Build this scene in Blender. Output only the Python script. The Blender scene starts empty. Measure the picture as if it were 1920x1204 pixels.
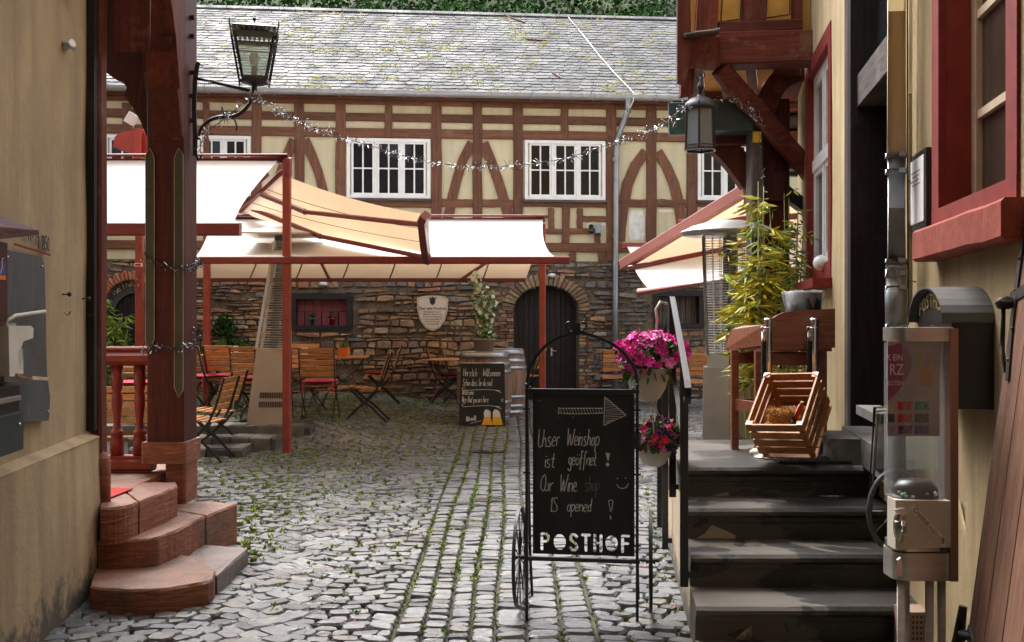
import bpy, math, random
from math import sin, cos, pi, radians, sqrt, atan, atan2
from mathutils import Vector, Matrix, noise
R = random.Random(7)
sc = bpy.context.scene
COL = sc.collection
# ------------------------------------------------------------------ camera, sky, sun, exposure
F = 1870.0; CX = 960.0; CY = 602.0; EYE = 1.6
cd = bpy.data.cameras.new('camera'); cam = bpy.data.objects.new('camera', cd); COL.objects.link(cam)
cd.sensor_width = 36.0; cd.lens = 36.0 * F / 1920.0
cd.clip_start = 0.05; cd.clip_end = 500
cam.location = (0, 0, EYE); cam.rotation_euler = (radians(90), 0, 0)
sc.camera = cam
w = bpy.data.worlds.new('World'); sc.world = w; w.use_nodes = True
wn = w.node_tree; bg = wn.nodes['Background']
sky = wn.nodes.new('ShaderNodeTexSky'); sky.sky_type = 'NISHITA'; sky.sun_disc = False
sky.sun_elevation = radians(58); sky.sun_rotation = radians(-28); sky.dust_density = 4.0; sky.air_density = 1.0
hs = wn.nodes.new('ShaderNodeHueSaturation'); hs.inputs['Saturation'].default_value = 0.35
wn.links.new(sky.outputs[0], hs.inputs['Color']); wn.links.new(hs.outputs[0], bg.inputs['Color'])
bg.inputs['Strength'].default_value = 0.15
sd = bpy.data.lights.new('sun', 'SUN'); sd.energy = 0.7; sd.angle = radians(32); sd.color = (1.0, 0.96, 0.9)
sun = bpy.data.objects.new('sun', sd); COL.objects.link(sun)
_el, _az = radians(58), radians(-28)      # sun stands high beyond the courtyard, a little to the right
_dir = Vector((sin(_az) * cos(_el), cos(_az) * cos(_el), sin(_el)))
sun.rotation_euler = _dir.to_track_quat('Z', 'Y').to_euler()
sc.view_settings.view_transform = 'Standard'; sc.view_settings.look = 'None'
sc.view_settings.exposure = 2.12; sc.view_settings.gamma = 1; sc.view_settings.use_curve_mapping = False

# ------------------------------------------------------------------ materials
def lin(c):
    return tuple(((v/255.0)/12.92 if v/255.0 <= 0.04045 else ((v/255.0+0.055)/1.055)**2.4) for v in c)
def _nt(name):
    m = bpy.data.materials.new(name); m.use_nodes = True
    nt = m.node_tree; return m, nt, nt.nodes['Principled BSDF']
def ramp(nt, fac, stops):
    r = nt.nodes.new('ShaderNodeValToRGB'); e = r.color_ramp.elements
    while len(e) < len(stops): e.new(0.5)
    for i, (p, c) in enumerate(stops):
        e[i].position = p; e[i].color = (c[0], c[1], c[2], 1)
    nt.links.new(fac, r.inputs[0]); return r.outputs[0]
def tcoord(nt, scale=(1, 1, 1), kind='Object'):
    t = nt.nodes.new('ShaderNodeTexCoord'); mp = nt.nodes.new('ShaderNodeMapping')
    mp.inputs['Scale'].default_value = scale; nt.links.new(t.outputs[kind], mp.inputs[0]); return mp.outputs[0]
def noi(nt, vec, scale, detail=5, rough=0.6, dist=0.0):
    n = nt.nodes.new('ShaderNodeTexNoise'); n.inputs['Scale'].default_value = scale
    n.inputs['Detail'].default_value = detail; n.inputs['Roughness'].default_value = rough
    n.inputs['Distortion'].default_value = dist
    nt.links.new(vec, n.inputs['Vector']); return n.outputs['Fac']
def mixc(nt, fac, a, b, mode='MIX'):
    m = nt.nodes.new('ShaderNodeMix'); m.data_type = 'RGBA'; m.blend_type = mode
    if hasattr(fac, 'links') or hasattr(fac, 'node'): nt.links.new(fac, m.inputs[0])
    else: m.inputs[0].default_value = fac
    for s, v in ((6, a), (7, b)):
        if hasattr(v, 'node'): nt.links.new(v, m.inputs[s])
        else: m.inputs[s].default_value = (v[0], v[1], v[2], 1)
    return m.outputs[2]
def bump(nt, bs, h, strength=0.3, dist=0.01):
    b = nt.nodes.new('ShaderNodeBump'); b.inputs['Strength'].default_value = strength
    b.inputs['Distance'].default_value = dist; nt.links.new(h, b.inputs['Height'])
    nt.links.new(b.outputs[0], bs.inputs['Normal'])
def island(nt):
    g = nt.nodes.new('ShaderNodeNewGeometry'); return g.outputs['Random Per Island']
def objrand(nt):
    g = nt.nodes.new('ShaderNodeObjectInfo'); return g.outputs['Random']
def mapr(nt, v, a, b, c, d):
    m = nt.nodes.new('ShaderNodeMapRange'); nt.links.new(v, m.inputs[0])
    for i, x in enumerate((a, b, c, d)): m.inputs[i+1].default_value = x
    return m.outputs[0]

def basic(name, c1, c2=None, scale=8, rough=0.6, bmp=0.2, metal=0.0, stretch=(1, 1, 1), dist=0.004, detail=5, var=0.0, spec=0.5):
    """two-tone noise material; var adds a per-piece tone"""
    m, nt, bs = _nt(name)
    if c2 is None: c2 = tuple(x*0.75 for x in c1)
    v = tcoord(nt, stretch)
    f = noi(nt, v, scale, detail)
    c = ramp(nt, f, [(0.32, c2), (0.68, c1)])
    if var:
        k = nt.nodes.new('ShaderNodeMath'); k.operation = 'ADD'
        nt.links.new(island(nt), k.inputs[0]); nt.links.new(objrand(nt), k.inputs[1])
        fr = nt.nodes.new('ShaderNodeMath'); fr.operation = 'FRACT'; nt.links.new(k.outputs[0], fr.inputs[0])
        g = mapr(nt, fr.outputs[0], 0, 1, 1-var, 1+var)
        cb = nt.nodes.new('ShaderNodeCombineColor')
        for i in range(3): nt.links.new(g, cb.inputs[i])
        c = mixc(nt, 1.0, c, cb.outputs[0], 'MULTIPLY')
    nt.links.new(c, bs.inputs['Base Color'])
    bs.inputs['Roughness'].default_value = rough; bs.inputs['Metallic'].default_value = metal
    bs.inputs['Specular IOR Level'].default_value = spec
    if bmp:
        f2 = noi(nt, v, scale*3, 4); bump(nt, bs, f2, bmp, dist)
    return m

def timber(name, c1, c2, axis='z', worn=(0.25, 0.13, 0.09), wornamt=0.5, rough=0.6):
    m, nt, bs = _nt(name)
    s = {'z': (14, 14, 0.9), 'x': (0.9, 14, 14), 'y': (14, 0.9, 14)}[axis]
    v = tcoord(nt, s); v2 = tcoord(nt, (1, 1, 1))
    g = noi(nt, v, 2.2, 7, 0.65, 0.6)
    c = ramp(nt, g, [(0.3, c2), (0.62, c1)])
    w_ = noi(nt, v2, 3.3, 6, 0.7)
    wf = ramp(nt, w_, [(0.55, (0, 0, 0)), (0.72, (wornamt,)*3)])
    c = mixc(nt, wf, c, worn)
    k = mapr(nt, objrand(nt), 0, 1, 0.8, 1.2)
    cb = nt.nodes.new('ShaderNodeCombineColor')
    for i in range(3): nt.links.new(k, cb.inputs[i])
    c = mixc(nt, 1.0, c, cb.outputs[0], 'MULTIPLY')
    nt.links.new(c, bs.inputs['Base Color']); bs.inputs['Roughness'].default_value = rough
    bs.inputs['Specular IOR Level'].default_value = 0.28
    bump(nt, bs, g, 0.7, 0.008)
    return m

def plaster(name, c1, c2, stain, scale=1.2, low=None, top=0.0, bmp=0.35, rough=0.9, streak=True):
    """lime plaster with cloudy tone, vertical streaks, pits; dark ragged tint towards the foot (low = z of the foot)"""
    m, nt, bs = _nt(name)
    v = tcoord(nt); vs = tcoord(nt, (1, 1, 0.12))
    f = noi(nt, v, scale*1.6, 8, 0.65)
    c = ramp(nt, f, [(0.3, c2), (0.7, c1)])
    if streak:
        s = noi(nt, vs, 5.5, 6, 0.6)
        sf = ramp(nt, s, [(0.44, (0, 0, 0)), (0.72, (0.75,)*3)])
        c = mixc(nt, sf, c, stain)
    f3 = noi(nt, v, 28, 4, 0.7)
    sp = ramp(nt, f3, [(0.66, (0, 0, 0)), (0.74, (0.5,)*3)])
    c = mixc(nt, sp, c, tuple(x*0.5 for x in stain))
    if low is not None:
        g = nt.nodes.new('ShaderNodeNewGeometry'); sx = nt.nodes.new('ShaderNodeSeparateXYZ')
        nt.links.new(g.outputs['Position'], sx.inputs[0])
        n2 = noi(nt, v, 7, 6, 0.7)
        a = nt.nodes.new('ShaderNodeMath'); a.operation = 'MULTIPLY_ADD'
        nt.links.new(n2, a.inputs[0]); a.inputs[1].default_value = -0.75; nt.links.new(sx.outputs[2], a.inputs[2])
        d = ramp(nt, mapr(nt, a.outputs[0], low-0.45, low+0.35, 0, 1), [(0.2, (0.85,)*3), (0.36, (0, 0, 0))])
        c = mixc(nt, d, c, (0.05, 0.045, 0.045))
    nt.links.new(c, bs.inputs['Base Color']); bs.inputs['Roughness'].default_value = rough
    b1 = noi(nt, v, 5, 10, 0.7)
    bump(nt, bs, b1, bmp, 0.03)
    return m

M = {}
M['plaster_warm'] = plaster('plaster_warm', (0.47, 0.355, 0.21), (0.34, 0.25, 0.145), (0.22, 0.155, 0.095), low=0.0)
M['plaster_ochre'] = plaster('plaster_ochre', (0.64, 0.50, 0.29), (0.50, 0.38, 0.21), (0.33, 0.245, 0.14), bmp=0.3)
M['ceiling_ochre'] = basic('ceiling_ochre', (0.62, 0.36, 0.08), (0.45, 0.24, 0.05), 5, 0.8, 0.2)
M['infill'] = plaster('infill', (0.60, 0.53, 0.35), (0.50, 0.44, 0.28), (0.42, 0.38, 0.27), scale=0.8, bmp=0.25, streak=True)
M['infill_white'] = basic('infill_white', (0.72, 0.72, 0.68), (0.5, 0.49, 0.44), 9, 0.9, 0.3)
M['flank'] = plaster('flank', (0.52, 0.42, 0.28), (0.42, 0.33, 0.22), (0.3, 0.25, 0.19), low=0.0, bmp=0.3)
OX1, OX2 = (0.165, 0.068, 0.036), (0.068, 0.027, 0.016)
for a in 'xyz':
    M['timber_'+a] = timber('timber_'+a, OX1, OX2, a, worn=(0.24, 0.13, 0.08), wornamt=0.6)
    M['dark_timber_'+a] = timber('dark_timber_'+a, (0.088, 0.014, 0.008), (0.034, 0.007, 0.005), a, worn=(0.14, 0.045, 0.03), wornamt=0.5, rough=0.55)
    M['old_timber_'+a] = timber('old_timber_'+a, (0.145, 0.030, 0.018), (0.052, 0.012, 0.008), a, worn=(0.20, 0.105, 0.07), wornamt=0.8, rough=0.7)
    M['grey_timber_'+a] = timber('grey_timber_'+a, (0.10, 0.08, 0.07), (0.035, 0.028, 0.026), a, worn=(0.2, 0.17, 0.15), wornamt=0.5, rough=0.6)
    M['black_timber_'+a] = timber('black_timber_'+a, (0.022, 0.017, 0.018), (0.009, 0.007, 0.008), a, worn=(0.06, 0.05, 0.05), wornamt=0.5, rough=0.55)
M['red_paint'] = basic('red_paint', (0.24, 0.022, 0.012), (0.15, 0.014, 0.009), 6, 0.42, 0.08)
M['window_red'] = basic('window_red', (0.23, 0.028, 0.022), (0.16, 0.020, 0.016), 14, 0.65, 0.25, spec=0.25)
M['sill_red'] = basic('sill_red', (0.29, 0.068, 0.045), (0.20, 0.045, 0.03), 14, 0.8, 0.5, spec=0.2)
M['awning_metal'] = basic('awning_metal', (0.22, 0.03, 0.025), (0.16, 0.022, 0.02), 4, 0.32, 0.03)
M['post_red'] = basic('post_red', (0.32, 0.045, 0.02), (0.22, 0.03, 0.018), 7, 0.45, 0.06)
M['white_paint'] = basic('white_paint', (0.78, 0.78, 0.77), (0.68, 0.67, 0.66), 6, 0.4, 0.05)
M['cream_paint'] = basic('cream_paint', (0.55, 0.45, 0.32), (0.42, 0.33, 0.23), 9, 0.5, 0.1)
M['black_metal'] = basic('black_metal', (0.011, 0.011, 0.012), (0.006, 0.006, 0.007), 20, 0.32, 0.1, spec=0.6)
M['rusty_metal'] = basic('rusty_metal', (0.035, 0.022, 0.016), (0.014, 0.011, 0.01), 22, 0.55, 0.25)
M['grey_iron'] = basic('grey_iron', (0.09, 0.095, 0.10), (0.04, 0.042, 0.045), 18, 0.5, 0.2, metal=0.5)
M['steel'] = basic('steel', (0.62, 0.61, 0.58), (0.5, 0.49, 0.46), 3, 0.26, 0.02, metal=1.0, stretch=(1, 1, 14))
M['steel_dull'] = basic('steel_dull', (0.56, 0.54, 0.50), (0.42, 0.40, 0.37), 5, 0.38, 0.05, metal=0.9, stretch=(1, 1, 6))
M['zinc'] = basic('zinc', (0.36, 0.39, 0.42), (0.26, 0.28, 0.31), 6, 0.36, 0.05, metal=0.75)
M['zinc_light'] = basic('zinc_light', (0.42, 0.43, 0.45), (0.3, 0.31, 0.33), 6, 0.45, 0.05, metal=0.5)
M['pipe_cream'] = basic('pipe_cream', (0.66, 0.54, 0.30), (0.58, 0.46, 0.24), 5, 0.4, 0.05, stretch=(1, 1, 0.3))
M['slat_wood'] = basic('slat_wood', (0.58, 0.26, 0.085), (0.32, 0.13, 0.04), 6, 0.42, 0.15, stretch=(2, 9, 9), var=0.25)
M['crate_wood'] = basic('crate_wood', (0.52, 0.21, 0.055), (0.28, 0.10, 0.028), 5, 0.5, 0.2, stretch=(1.5, 10, 10), var=0.18)
M['table_wood'] = basic('table_wood', (0.26, 0.085, 0.038), (0.13, 0.038, 0.02), 5, 0.4, 0.2, stretch=(1.2, 9, 9), var=0.12)
M['shutter_wood'] = timber('shutter_wood', (0.26, 0.135, 0.09), (0.13, 0.064, 0.043), 'z', worn=(0.30, 0.21, 0.17), wornamt=0.5, rough=0.65)
M['cushion'] = basic('cushion', (0.48, 0.035, 0.085), (0.38, 0.028, 0.065), 12, 0.85, 0.3)
M['cushion_dark'] = basic('cushion_dark', (0.26, 0.012, 0.022), (0.2, 0.01, 0.018), 12, 0.85, 0.3)
M['chalk'] = basic('chalk', (0.62, 0.62, 0.60), (0.32, 0.32, 0.31), 90, 0.95, 0.0)
M['chalk_faint'] = basic('chalk_faint', (0.16, 0.16, 0.155), (0.07, 0.07, 0.07), 90, 0.95, 0.0)
M['chalk_bright'] = basic('chalk_bright', (0.78, 0.78, 0.76), (0.5, 0.5, 0.48), 90, 0.95, 0.0)
M['gold_letter'] = basic('gold_letter', (0.45, 0.36, 0.18), None, 20, 0.4, 0.0, metal=0.6)
M['ink'] = basic('ink', (0.03, 0.025, 0.02), None, 60, 0.9, 0.0)
M['white_plastic'] = basic('white_plastic', (0.66, 0.63, 0.58), (0.58, 0.55, 0.5), 6, 0.4, 0.02)
M['pot_cream'] = basic('pot_cream', (0.62, 0.57, 0.49), (0.53, 0.48, 0.41), 5, 0.5, 0.03)
M['dark_green'] = basic('dark_green', (0.018, 0.035, 0.028), (0.01, 0.02, 0.017), 8, 0.5, 0.1)
M['teal_green'] = basic('teal_green', (0.05, 0.10, 0.09), (0.03, 0.065, 0.06), 8, 0.6, 0.1)
M['leaf'] = basic('leaf', (0.10, 0.19, 0.03), (0.05, 0.11, 0.018), 4, 0.5, 0.0, var=0.4)
M['ivy'] = basic('ivy', (0.040, 0.105, 0.018), (0.016, 0.05, 0.009), 1.3, 0.85, 0.0, var=0.6, spec=0.12)
M['bamboo_leaf'] = basic('bamboo_leaf', (0.66, 0.52, 0.04), (0.36, 0.40, 0.03), 3, 0.5, 0.0, var=0.4)
M['bamboo_green'] = basic('bamboo_green', (0.30, 0.38, 0.04), (0.14, 0.24, 0.03), 3, 0.5, 0.0, var=0.35)
M['bamboo_stem'] = basic('bamboo_stem', (0.25, 0.26, 0.06), None, 6, 0.4, 0.0)
M['moss'] = basic('moss', (0.24, 0.31, 0.035), (0.12, 0.19, 0.02), 5, 0.8, 0.0, var=0.4)
M['petal'] = basic('petal', (0.86, 0.055, 0.44), (0.66, 0.02, 0.27), 25, 0.5, 0.0, var=0.3)
M['petal_pale'] = basic('petal_pale', (0.85, 0.22, 0.55), (0.7, 0.1, 0.4), 25, 0.5, 0.0, var=0.2)
M['petal_red'] = basic('petal_red', (0.7, 0.02, 0.1), (0.5, 0.01, 0.06), 25, 0.5, 0.0, var=0.3)
M['petal_purple'] = basic('petal_purple', (0.12, 0.015, 0.22), (0.07, 0.01, 0.12), 25, 0.5, 0.0, var=0.3)
M['tinsel_dark'] = basic('tinsel_dark', (0.05, 0.05, 0.055), None, 5, 0.3, 0.0, metal=0.7)
M['tinsel'] = basic('tinsel', (0.85, 0.85, 0.88), (0.6, 0.6, 0.62), 5, 0.18, 0.0, metal=1.0)
M['wire'] = basic('wire', (0.03, 0.03, 0.03), None, 5, 0.5, 0.0)
M['fabric_white'] = None
def fabric(name, dcol, tcol, tw):
    m, nt, bs = _nt(name); out = [n for n in nt.nodes if n.type == 'OUTPUT_MATERIAL'][0]
    v = tcoord(nt); n = noi(nt, v, 2.5, 5)
    d = nt.nodes.new('ShaderNodeBsdfDiffuse'); t = nt.nodes.new('ShaderNodeBsdfTranslucent')
    nt.links.new(ramp(nt, n, [(0.3, tuple(x*0.93 for x in dcol)), (0.7, dcol)]), d.inputs[0])
    nt.links.new(ramp(nt, n, [(0.3, tuple(x*0.9 for x in tcol)), (0.7, tcol)]), t.inputs[0])
    mx = nt.nodes.new('ShaderNodeMixShader'); mx.inputs[0].default_value = tw
    nt.links.new(d.outputs[0], mx.inputs[1]); nt.links.new(t.outputs[0], mx.inputs[2]); nt.links.new(mx.outputs[0], out.inputs[0])
    return m
M['fabric_cream'] = fabric('fabric_cream', (0.88, 0.85, 0.80), (0.78, 0.52, 0.30), 0.33)
def glass_dark(name, col, rough=0.04):
    m, nt, bs = _nt(name)
    v = tcoord(nt, (1, 1, 1)); n = noi(nt, v, 1.2, 3)
    nt.links.new(ramp(nt, n, [(0.35, tuple(x*0.4 for x in col)), (0.7, col)]), bs.inputs['Base Color'])
    bs.inputs['Roughness'].default_value = rough; bs.inputs['Specular IOR Level'].default_value = 0.16; bump(nt, bs, noi(nt, v, 3, 2), 0.08, 0.02); return m
M['pane'] = glass_dark('pane', (0.02, 0.021, 0.025))
M['pane_brown'] = glass_dark('pane_brown', (0.06, 0.045, 0.035), 0.08)
def clear_glass(name, tint, alpha, rough=0.03):
    m, nt, bs = _nt(name); out = [n for n in nt.nodes if n.type == 'OUTPUT_MATERIAL'][0]
    t = nt.nodes.new('ShaderNodeBsdfTransparent'); t.inputs[0].default_value = (*tint, 1)
    bs.inputs['Base Color'].default_value = (*tint, 1); bs.inputs['Roughness'].default_value = rough
    mx = nt.nodes.new('ShaderNodeMixShader'); mx.inputs[0].default_value = alpha
    nt.links.new(t.outputs[0], mx.inputs[1]); nt.links.new(bs.outputs[0], mx.inputs[2]); nt.links.new(mx.outputs[0], out.inputs[0])
    return m
M['glass_clear'] = clear_glass('glass_clear', (0.85, 0.88, 0.88), 0.16)
M['glass_milky'] = clear_glass('glass_milky', (0.88, 0.92, 0.90), 0.22, 0.2)
M['glass_smoky'] = clear_glass('glass_smoky', (0.50, 0.52, 0.54), 0.35, 0.2)
M['plastic_bag'] = clear_glass('plastic_bag', (0.85, 0.86, 0.88), 0.22, 0.15)

def stone_mat(name, stops, rough, bmp, scale=20, nz=0.5, rr=None, dist=0.008, spec=0.5):
    m, nt, bs = _nt(name)
    k = nt.nodes.new('ShaderNodeMath'); k.operation = 'ADD'
    nt.links.new(island(nt), k.inputs[0]); nt.links.new(objrand(nt), k.inputs[1])
    fr = nt.nodes.new('ShaderNodeMath'); fr.operation = 'FRACT'; nt.links.new(k.outputs[0], fr.inputs[0])
    c = ramp(nt, fr.outputs[0], stops)
    g = nt.nodes.new('ShaderNodeNewGeometry')
    n = noi(nt, g.outputs['Position'], scale, 6, 0.65); n2 = noi(nt, g.outputs['Position'], 2.3, 5, 0.6)
    gg = mapr(nt, n, 0.25, 0.75, 1-nz, 1+nz)
    cb = nt.nodes.new('ShaderNodeCombineColor')
    for i in range(3): nt.links.new(gg, cb.inputs[i])
    c = mixc(nt, 1.0, c, cb.outputs[0], 'MULTIPLY')
    nt.links.new(c, bs.inputs['Base Color'])
    if rr: nt.links.new(mapr(nt, n2, 0.35, 0.65, rr[0], rr[1]), bs.inputs['Roughness'])
    else: bs.inputs['Roughness'].default_value = rough
    bs.inputs['Specular IOR Level'].default_value = spec
    bump(nt, bs, n, bmp, dist)
    return m
M['cobble'] = stone_mat('cobble', [(0.0, (0.062, 0.066, 0.073)), (0.25, (0.125, 0.13, 0.137)), (0.55, (0.095, 0.098, 0.102)), (0.8, (0.155, 0.158, 0.16)), (1.0, (0.12, 0.108, 0.09))],
                        0.4, 0.7, scale=26, nz=0.38, rr=(0.22, 0.5), spec=0.6, dist=0.010)
M['terrace_stone'] = stone_mat('terrace_stone', [(0, (0.05, 0.047, 0.042)), (0.5, (0.10, 0.095, 0.085)), (1, (0.16, 0.15, 0.13))], 0.7, 0.7, 14, 0.5)
M['rubble_grey'] = stone_mat('rubble_grey', [(0.0, (0.08, 0.075, 0.07)), (0.2, (0.15, 0.14, 0.13)), (0.4, (0.06, 0.06, 0.062)), (0.6, (0.20, 0.175, 0.145)), (0.8, (0.12, 0.105, 0.09)), (0.92, (0.28, 0.26, 0.22)), (1.0, (0.19, 0.10, 0.07))], 0.9, 0.9, 16, 0.55, dist=0.02)
M['rubble'] = stone_mat('rubble', [(0.0, (0.098, 0.065, 0.047)), (0.18, (0.299, 0.169, 0.085)), (0.36, (0.111, 0.085, 0.068)), (0.5, (0.390, 0.208, 0.091)),
                                   (0.64, (0.182, 0.111, 0.065)), (0.78, (0.416, 0.312, 0.195)), (0.9, (0.286, 0.111, 0.065)), (1.0, (0.156, 0.143, 0.130))], 0.9, 0.9, 16, 0.5, dist=0.02)
M['quoin'] = stone_mat('quoin', [(0.0, (0.20, 0.145, 0.085)), (0.4, (0.27, 0.19, 0.115)), (0.55, (0.07, 0.066, 0.064)), (0.75, (0.20, 0.085, 0.05)), (1.0, (0.15, 0.105, 0.065))], 0.9, 0.7, 14, 0.4)
M['brick_red'] = stone_mat('brick_red', [(0, (0.32, 0.09, 0.05)), (0.5, (0.38, 0.14, 0.07)), (1, (0.30, 0.2, 0.13))], 0.9, 0.5, 20, 0.4)
M['mortar'] = basic('mortar', (0.17, 0.125, 0.085), (0.07, 0.05, 0.035), 7, 0.95, 0.9, dist=0.03)
M['slate'] = stone_mat('slate', [(0.0, (0.042, 0.044, 0.047)), (0.3, (0.088, 0.09, 0.092)), (0.6, (0.06, 0.061, 0.061)), (0.85, (0.125, 0.127, 0.125)), (1.0, (0.075, 0.058, 0.05))],
                       0.5, 0.5, scale=9, nz=0.45, rr=(0.55, 0.8), spec=0.28)
M['roof_moss'] = stone_mat('roof_moss', [(0, (0.17, 0.19, 0.05)), (0.5, (0.30, 0.25, 0.05)), (1, (0.25, 0.27, 0.15))], 0.9, 0.6, 30, 0.4)
def sandstone():
    m, nt, bs = _nt('sandstone')
    v = tcoord(nt); v2 = tcoord(nt, (2.5, 2.5, 16))
    f = noi(nt, v2, 2.0, 6, 0.6, 1.2); g = noi(nt, v, 6, 7, 0.7)
    c = ramp(nt, f, [(0.35, (0.18, 0.050, 0.022)), (0.65, (0.30, 0.098, 0.045))])
    gr = nt.nodes.new('ShaderNodeNewGeometry'); sx = nt.nodes.new('ShaderNodeSeparateXYZ'); nt.links.new(gr.outputs['Normal'], sx.inputs[0])
    a = nt.nodes.new('ShaderNodeMath'); a.operation = 'MULTIPLY'; nt.links.new(mapr(nt, sx.outputs[2], 0.5, 0.95, 0, 1), a.inputs[0])
    nt.links.new(mapr(nt, g, 0.3, 0.6, 0.3, 0.9), a.inputs[1])     # greyed upper faces
    c = mixc(nt, a.outputs[0], c, (0.19, 0.105, 0.075))
    st = noi(nt, v, 2.2, 6, 0.7); c = mixc(nt, ramp(nt, st, [(0.5, (0, 0, 0)), (0.68, (0.75,)*3)]), c, (0.055, 0.045, 0.03))
    nt.links.new(c, bs.inputs['Base Color']); nt.links.new(mapr(nt, g, 0.3, 0.7, 0.45, 0.8), bs.inputs['Roughness'])
    bump(nt, bs, mixc(nt, 0.5, f, g), 0.9, 0.03); return m
M['sandstone'] = sandstone()
def basalt_step():
    m, nt, bs = _nt('basalt_step'); v = tcoord(nt); v2 = tcoord(nt, (1.6, 1.6, 3.0))
    g = noi(nt, v, 40, 6, 0.7); w_ = noi(nt, v2, 1.15, 5, 0.55, 0.8)
    gp_ = nt.nodes.new('ShaderNodeNewGeometry'); sx = nt.nodes.new('ShaderNodeSeparateXYZ'); nt.links.new(gp_.outputs['Position'], sx.inputs[0])
    ad = nt.nodes.new('ShaderNodeMath'); ad.operation = 'ADD'; nt.links.new(w_, ad.inputs[0]); nt.links.new(mapr(nt, sx.outputs[0], 0.95, 1.75, -0.10, 0.10), ad.inputs[1]); w_ = ad.outputs[0]
    wet = ramp(nt, w_, [(0.455, (0.085, 0.072, 0.058)), (0.47, (0.020, 0.018, 0.017))])
    c = mixc(nt, ramp(nt, g, [(0.45, (0, 0, 0)), (0.8, (0.35,)*3)]), wet, (0.11, 0.10, 0.09))
    nt.links.new(c, bs.inputs['Base Color'])
    nt.links.new(mapr(nt, w_, 0.44, 0.48, 0.7, 0.42), bs.inputs['Roughness']); bump(nt, bs, g, 0.25, 0.004); return m
M['basalt'] = basalt_step()
M['slab_grey'] = basic('slab_grey', (0.17, 0.125, 0.115), (0.10, 0.07, 0.062), 5, 0.5, 0.5)
M['basalt_light'] = basic('basalt_light', (0.16, 0.155, 0.145), (0.07, 0.066, 0.06), 16, 0.55, 0.4)
def board_mat():
    m, nt, bs = _nt('board_black'); v = tcoord(nt, (1, 1, 0.4)); n = noi(nt, v, 4, 7, 0.65)
    nt.links.new(ramp(nt, n, [(0.4, (0.010, 0.010, 0.011)), (0.75, (0.028, 0.028, 0.03))]), bs.inputs['Base Color'])
    bs.inputs['Roughness'].default_value = 0.55; bs.inputs['Specular IOR Level'].default_value = 0.35; return m
M['board'] = board_mat()
def slateboard():
    m, nt, bs = _nt('slate_board'); t = tcoord(nt, (1.0, 1.0, 1.0)); n = noi(nt, t, 2.6, 7, 0.7, 0.5)
    mp = tcoord(nt, (6, 6, 1.2)); n2 = noi(nt, mp, 3, 4, 0.6)
    c = ramp(nt, n, [(0.3, (0.035, 0.038, 0.042)), (0.75, (0.085, 0.09, 0.096))])
    c = mixc(nt, ramp(nt, n2, [(0.6, (0, 0, 0)), (0.8, (0.35,)*3)]), c, (0.22, 0.23, 0.24))
    nt.links.new(c, bs.inputs['Base Color']); bs.inputs['Roughness'].default_value = 0.6; return m
M['slate_board'] = slateboard()
M['barrel_wood'] = basic('barrel_wood', (0.24, 0.13, 0.08), (0.12, 0.06, 0.035), 4, 0.65, 0.3, stretch=(4, 4, 0.6), var=0.25)
M['terracotta_brown'] = basic('terracotta_brown', (0.28, 0.19, 0.14), (0.2, 0.13, 0.095), 8, 0.7, 0.1, stretch=(8, 8, 0.4))
M['straw'] = basic('straw', (0.55, 0.28, 0.06), (0.35, 0.16, 0.03), 30, 0.7, 0.0, var=0.3)
M['bottle_red'] = basic('bottle_red', (0.45, 0.02, 0.02), None, 10, 0.3, 0.0)
M['bottle_glass'] = basic('bottle_glass', (0.012, 0.016, 0.01), None, 10, 0.08, 0.0)
M['carpet_red'] = basic('carpet_red', (0.40, 0.02, 0.02), (0.3, 0.015, 0.015), 60, 0.95, 0.2)
M['pink_wall'] = basic('pink_wall', (0.36, 0.10, 0.12), (0.27, 0.075, 0.09), 5, 0.8, 0.1)
M['pot_teal'] = basic('pot_teal', (0.02, 0.30, 0.28), None, 5, 0.4, 0)
M['pot_red'] = basic('pot_red', (0.5, 0.02, 0.02), None, 5, 0.4, 0)
M['orange'] = basic('orange', (0.75, 0.17, 0.02), (0.6, 0.13, 0.02), 8, 0.6, 0)
M['yellow'] = basic('yellow', (0.75, 0.45, 0.03), None, 8, 0.5, 0)
M['blue'] = basic('blue', (0.05, 0.04, 0.25), None, 8, 0.5, 0)
M['plaque'] = basic('plaque', (0.60, 0.49, 0.37), (0.52, 0.41, 0.3), 5, 0.8, 0.1)
M['paper'] = basic('paper', (0.75, 0.75, 0.78), (0.68, 0.68, 0.71), 12, 0.6, 0.1)
M['machine_white'] = basic('machine_white', (0.60, 0.54, 0.44), (0.53, 0.47, 0.38), 4, 0.45, 0.02)
M['heart_purple'] = basic('heart_purple', (0.20, 0.03, 0.10), (0.30, 0.06, 0.18), 2, 0.5, 0)
M['beer'] = basic('beer', (0.75, 0.40, 0.02), (0.6, 0.28, 0.01), 30, 0.5, 0)
M['grey_plastic'] = basic('grey_plastic', (0.25, 0.27, 0.33), None, 8, 0.5, 0)
M['umbrella_red'] = basic('umbrella_red', (0.42, 0.035, 0.02), (0.32, 0.025, 0.015), 4, 0.4, 0.05)
M['bulb'] = basic('bulb', (0.75, 0.74, 0.70), None, 8, 0.25, 0)
M['mat_rubber'] = basic('mat_rubber', (0.016, 0.016, 0.017), None, 20, 0.5, 0)
M['copperish'] = basic('copperish', (0.34,0.20,0.15),(0.26,0.15,0.11),3,0.35,0.02,metal=0.6)
M['poster_pale'] = basic('poster_pale', (0.46,0.38,0.39),(0.30,0.25,0.25),9,0.6,0.0)
M['awning_light'] = basic('awning_light', (0.42,0.16,0.13),(0.34,0.12,0.1),4,0.35,0.03)
M['steel_warm'] = basic('steel_warm', (0.50,0.42,0.35),(0.38,0.32,0.26),2.0,0.42,0.03,metal=0.3)
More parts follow.
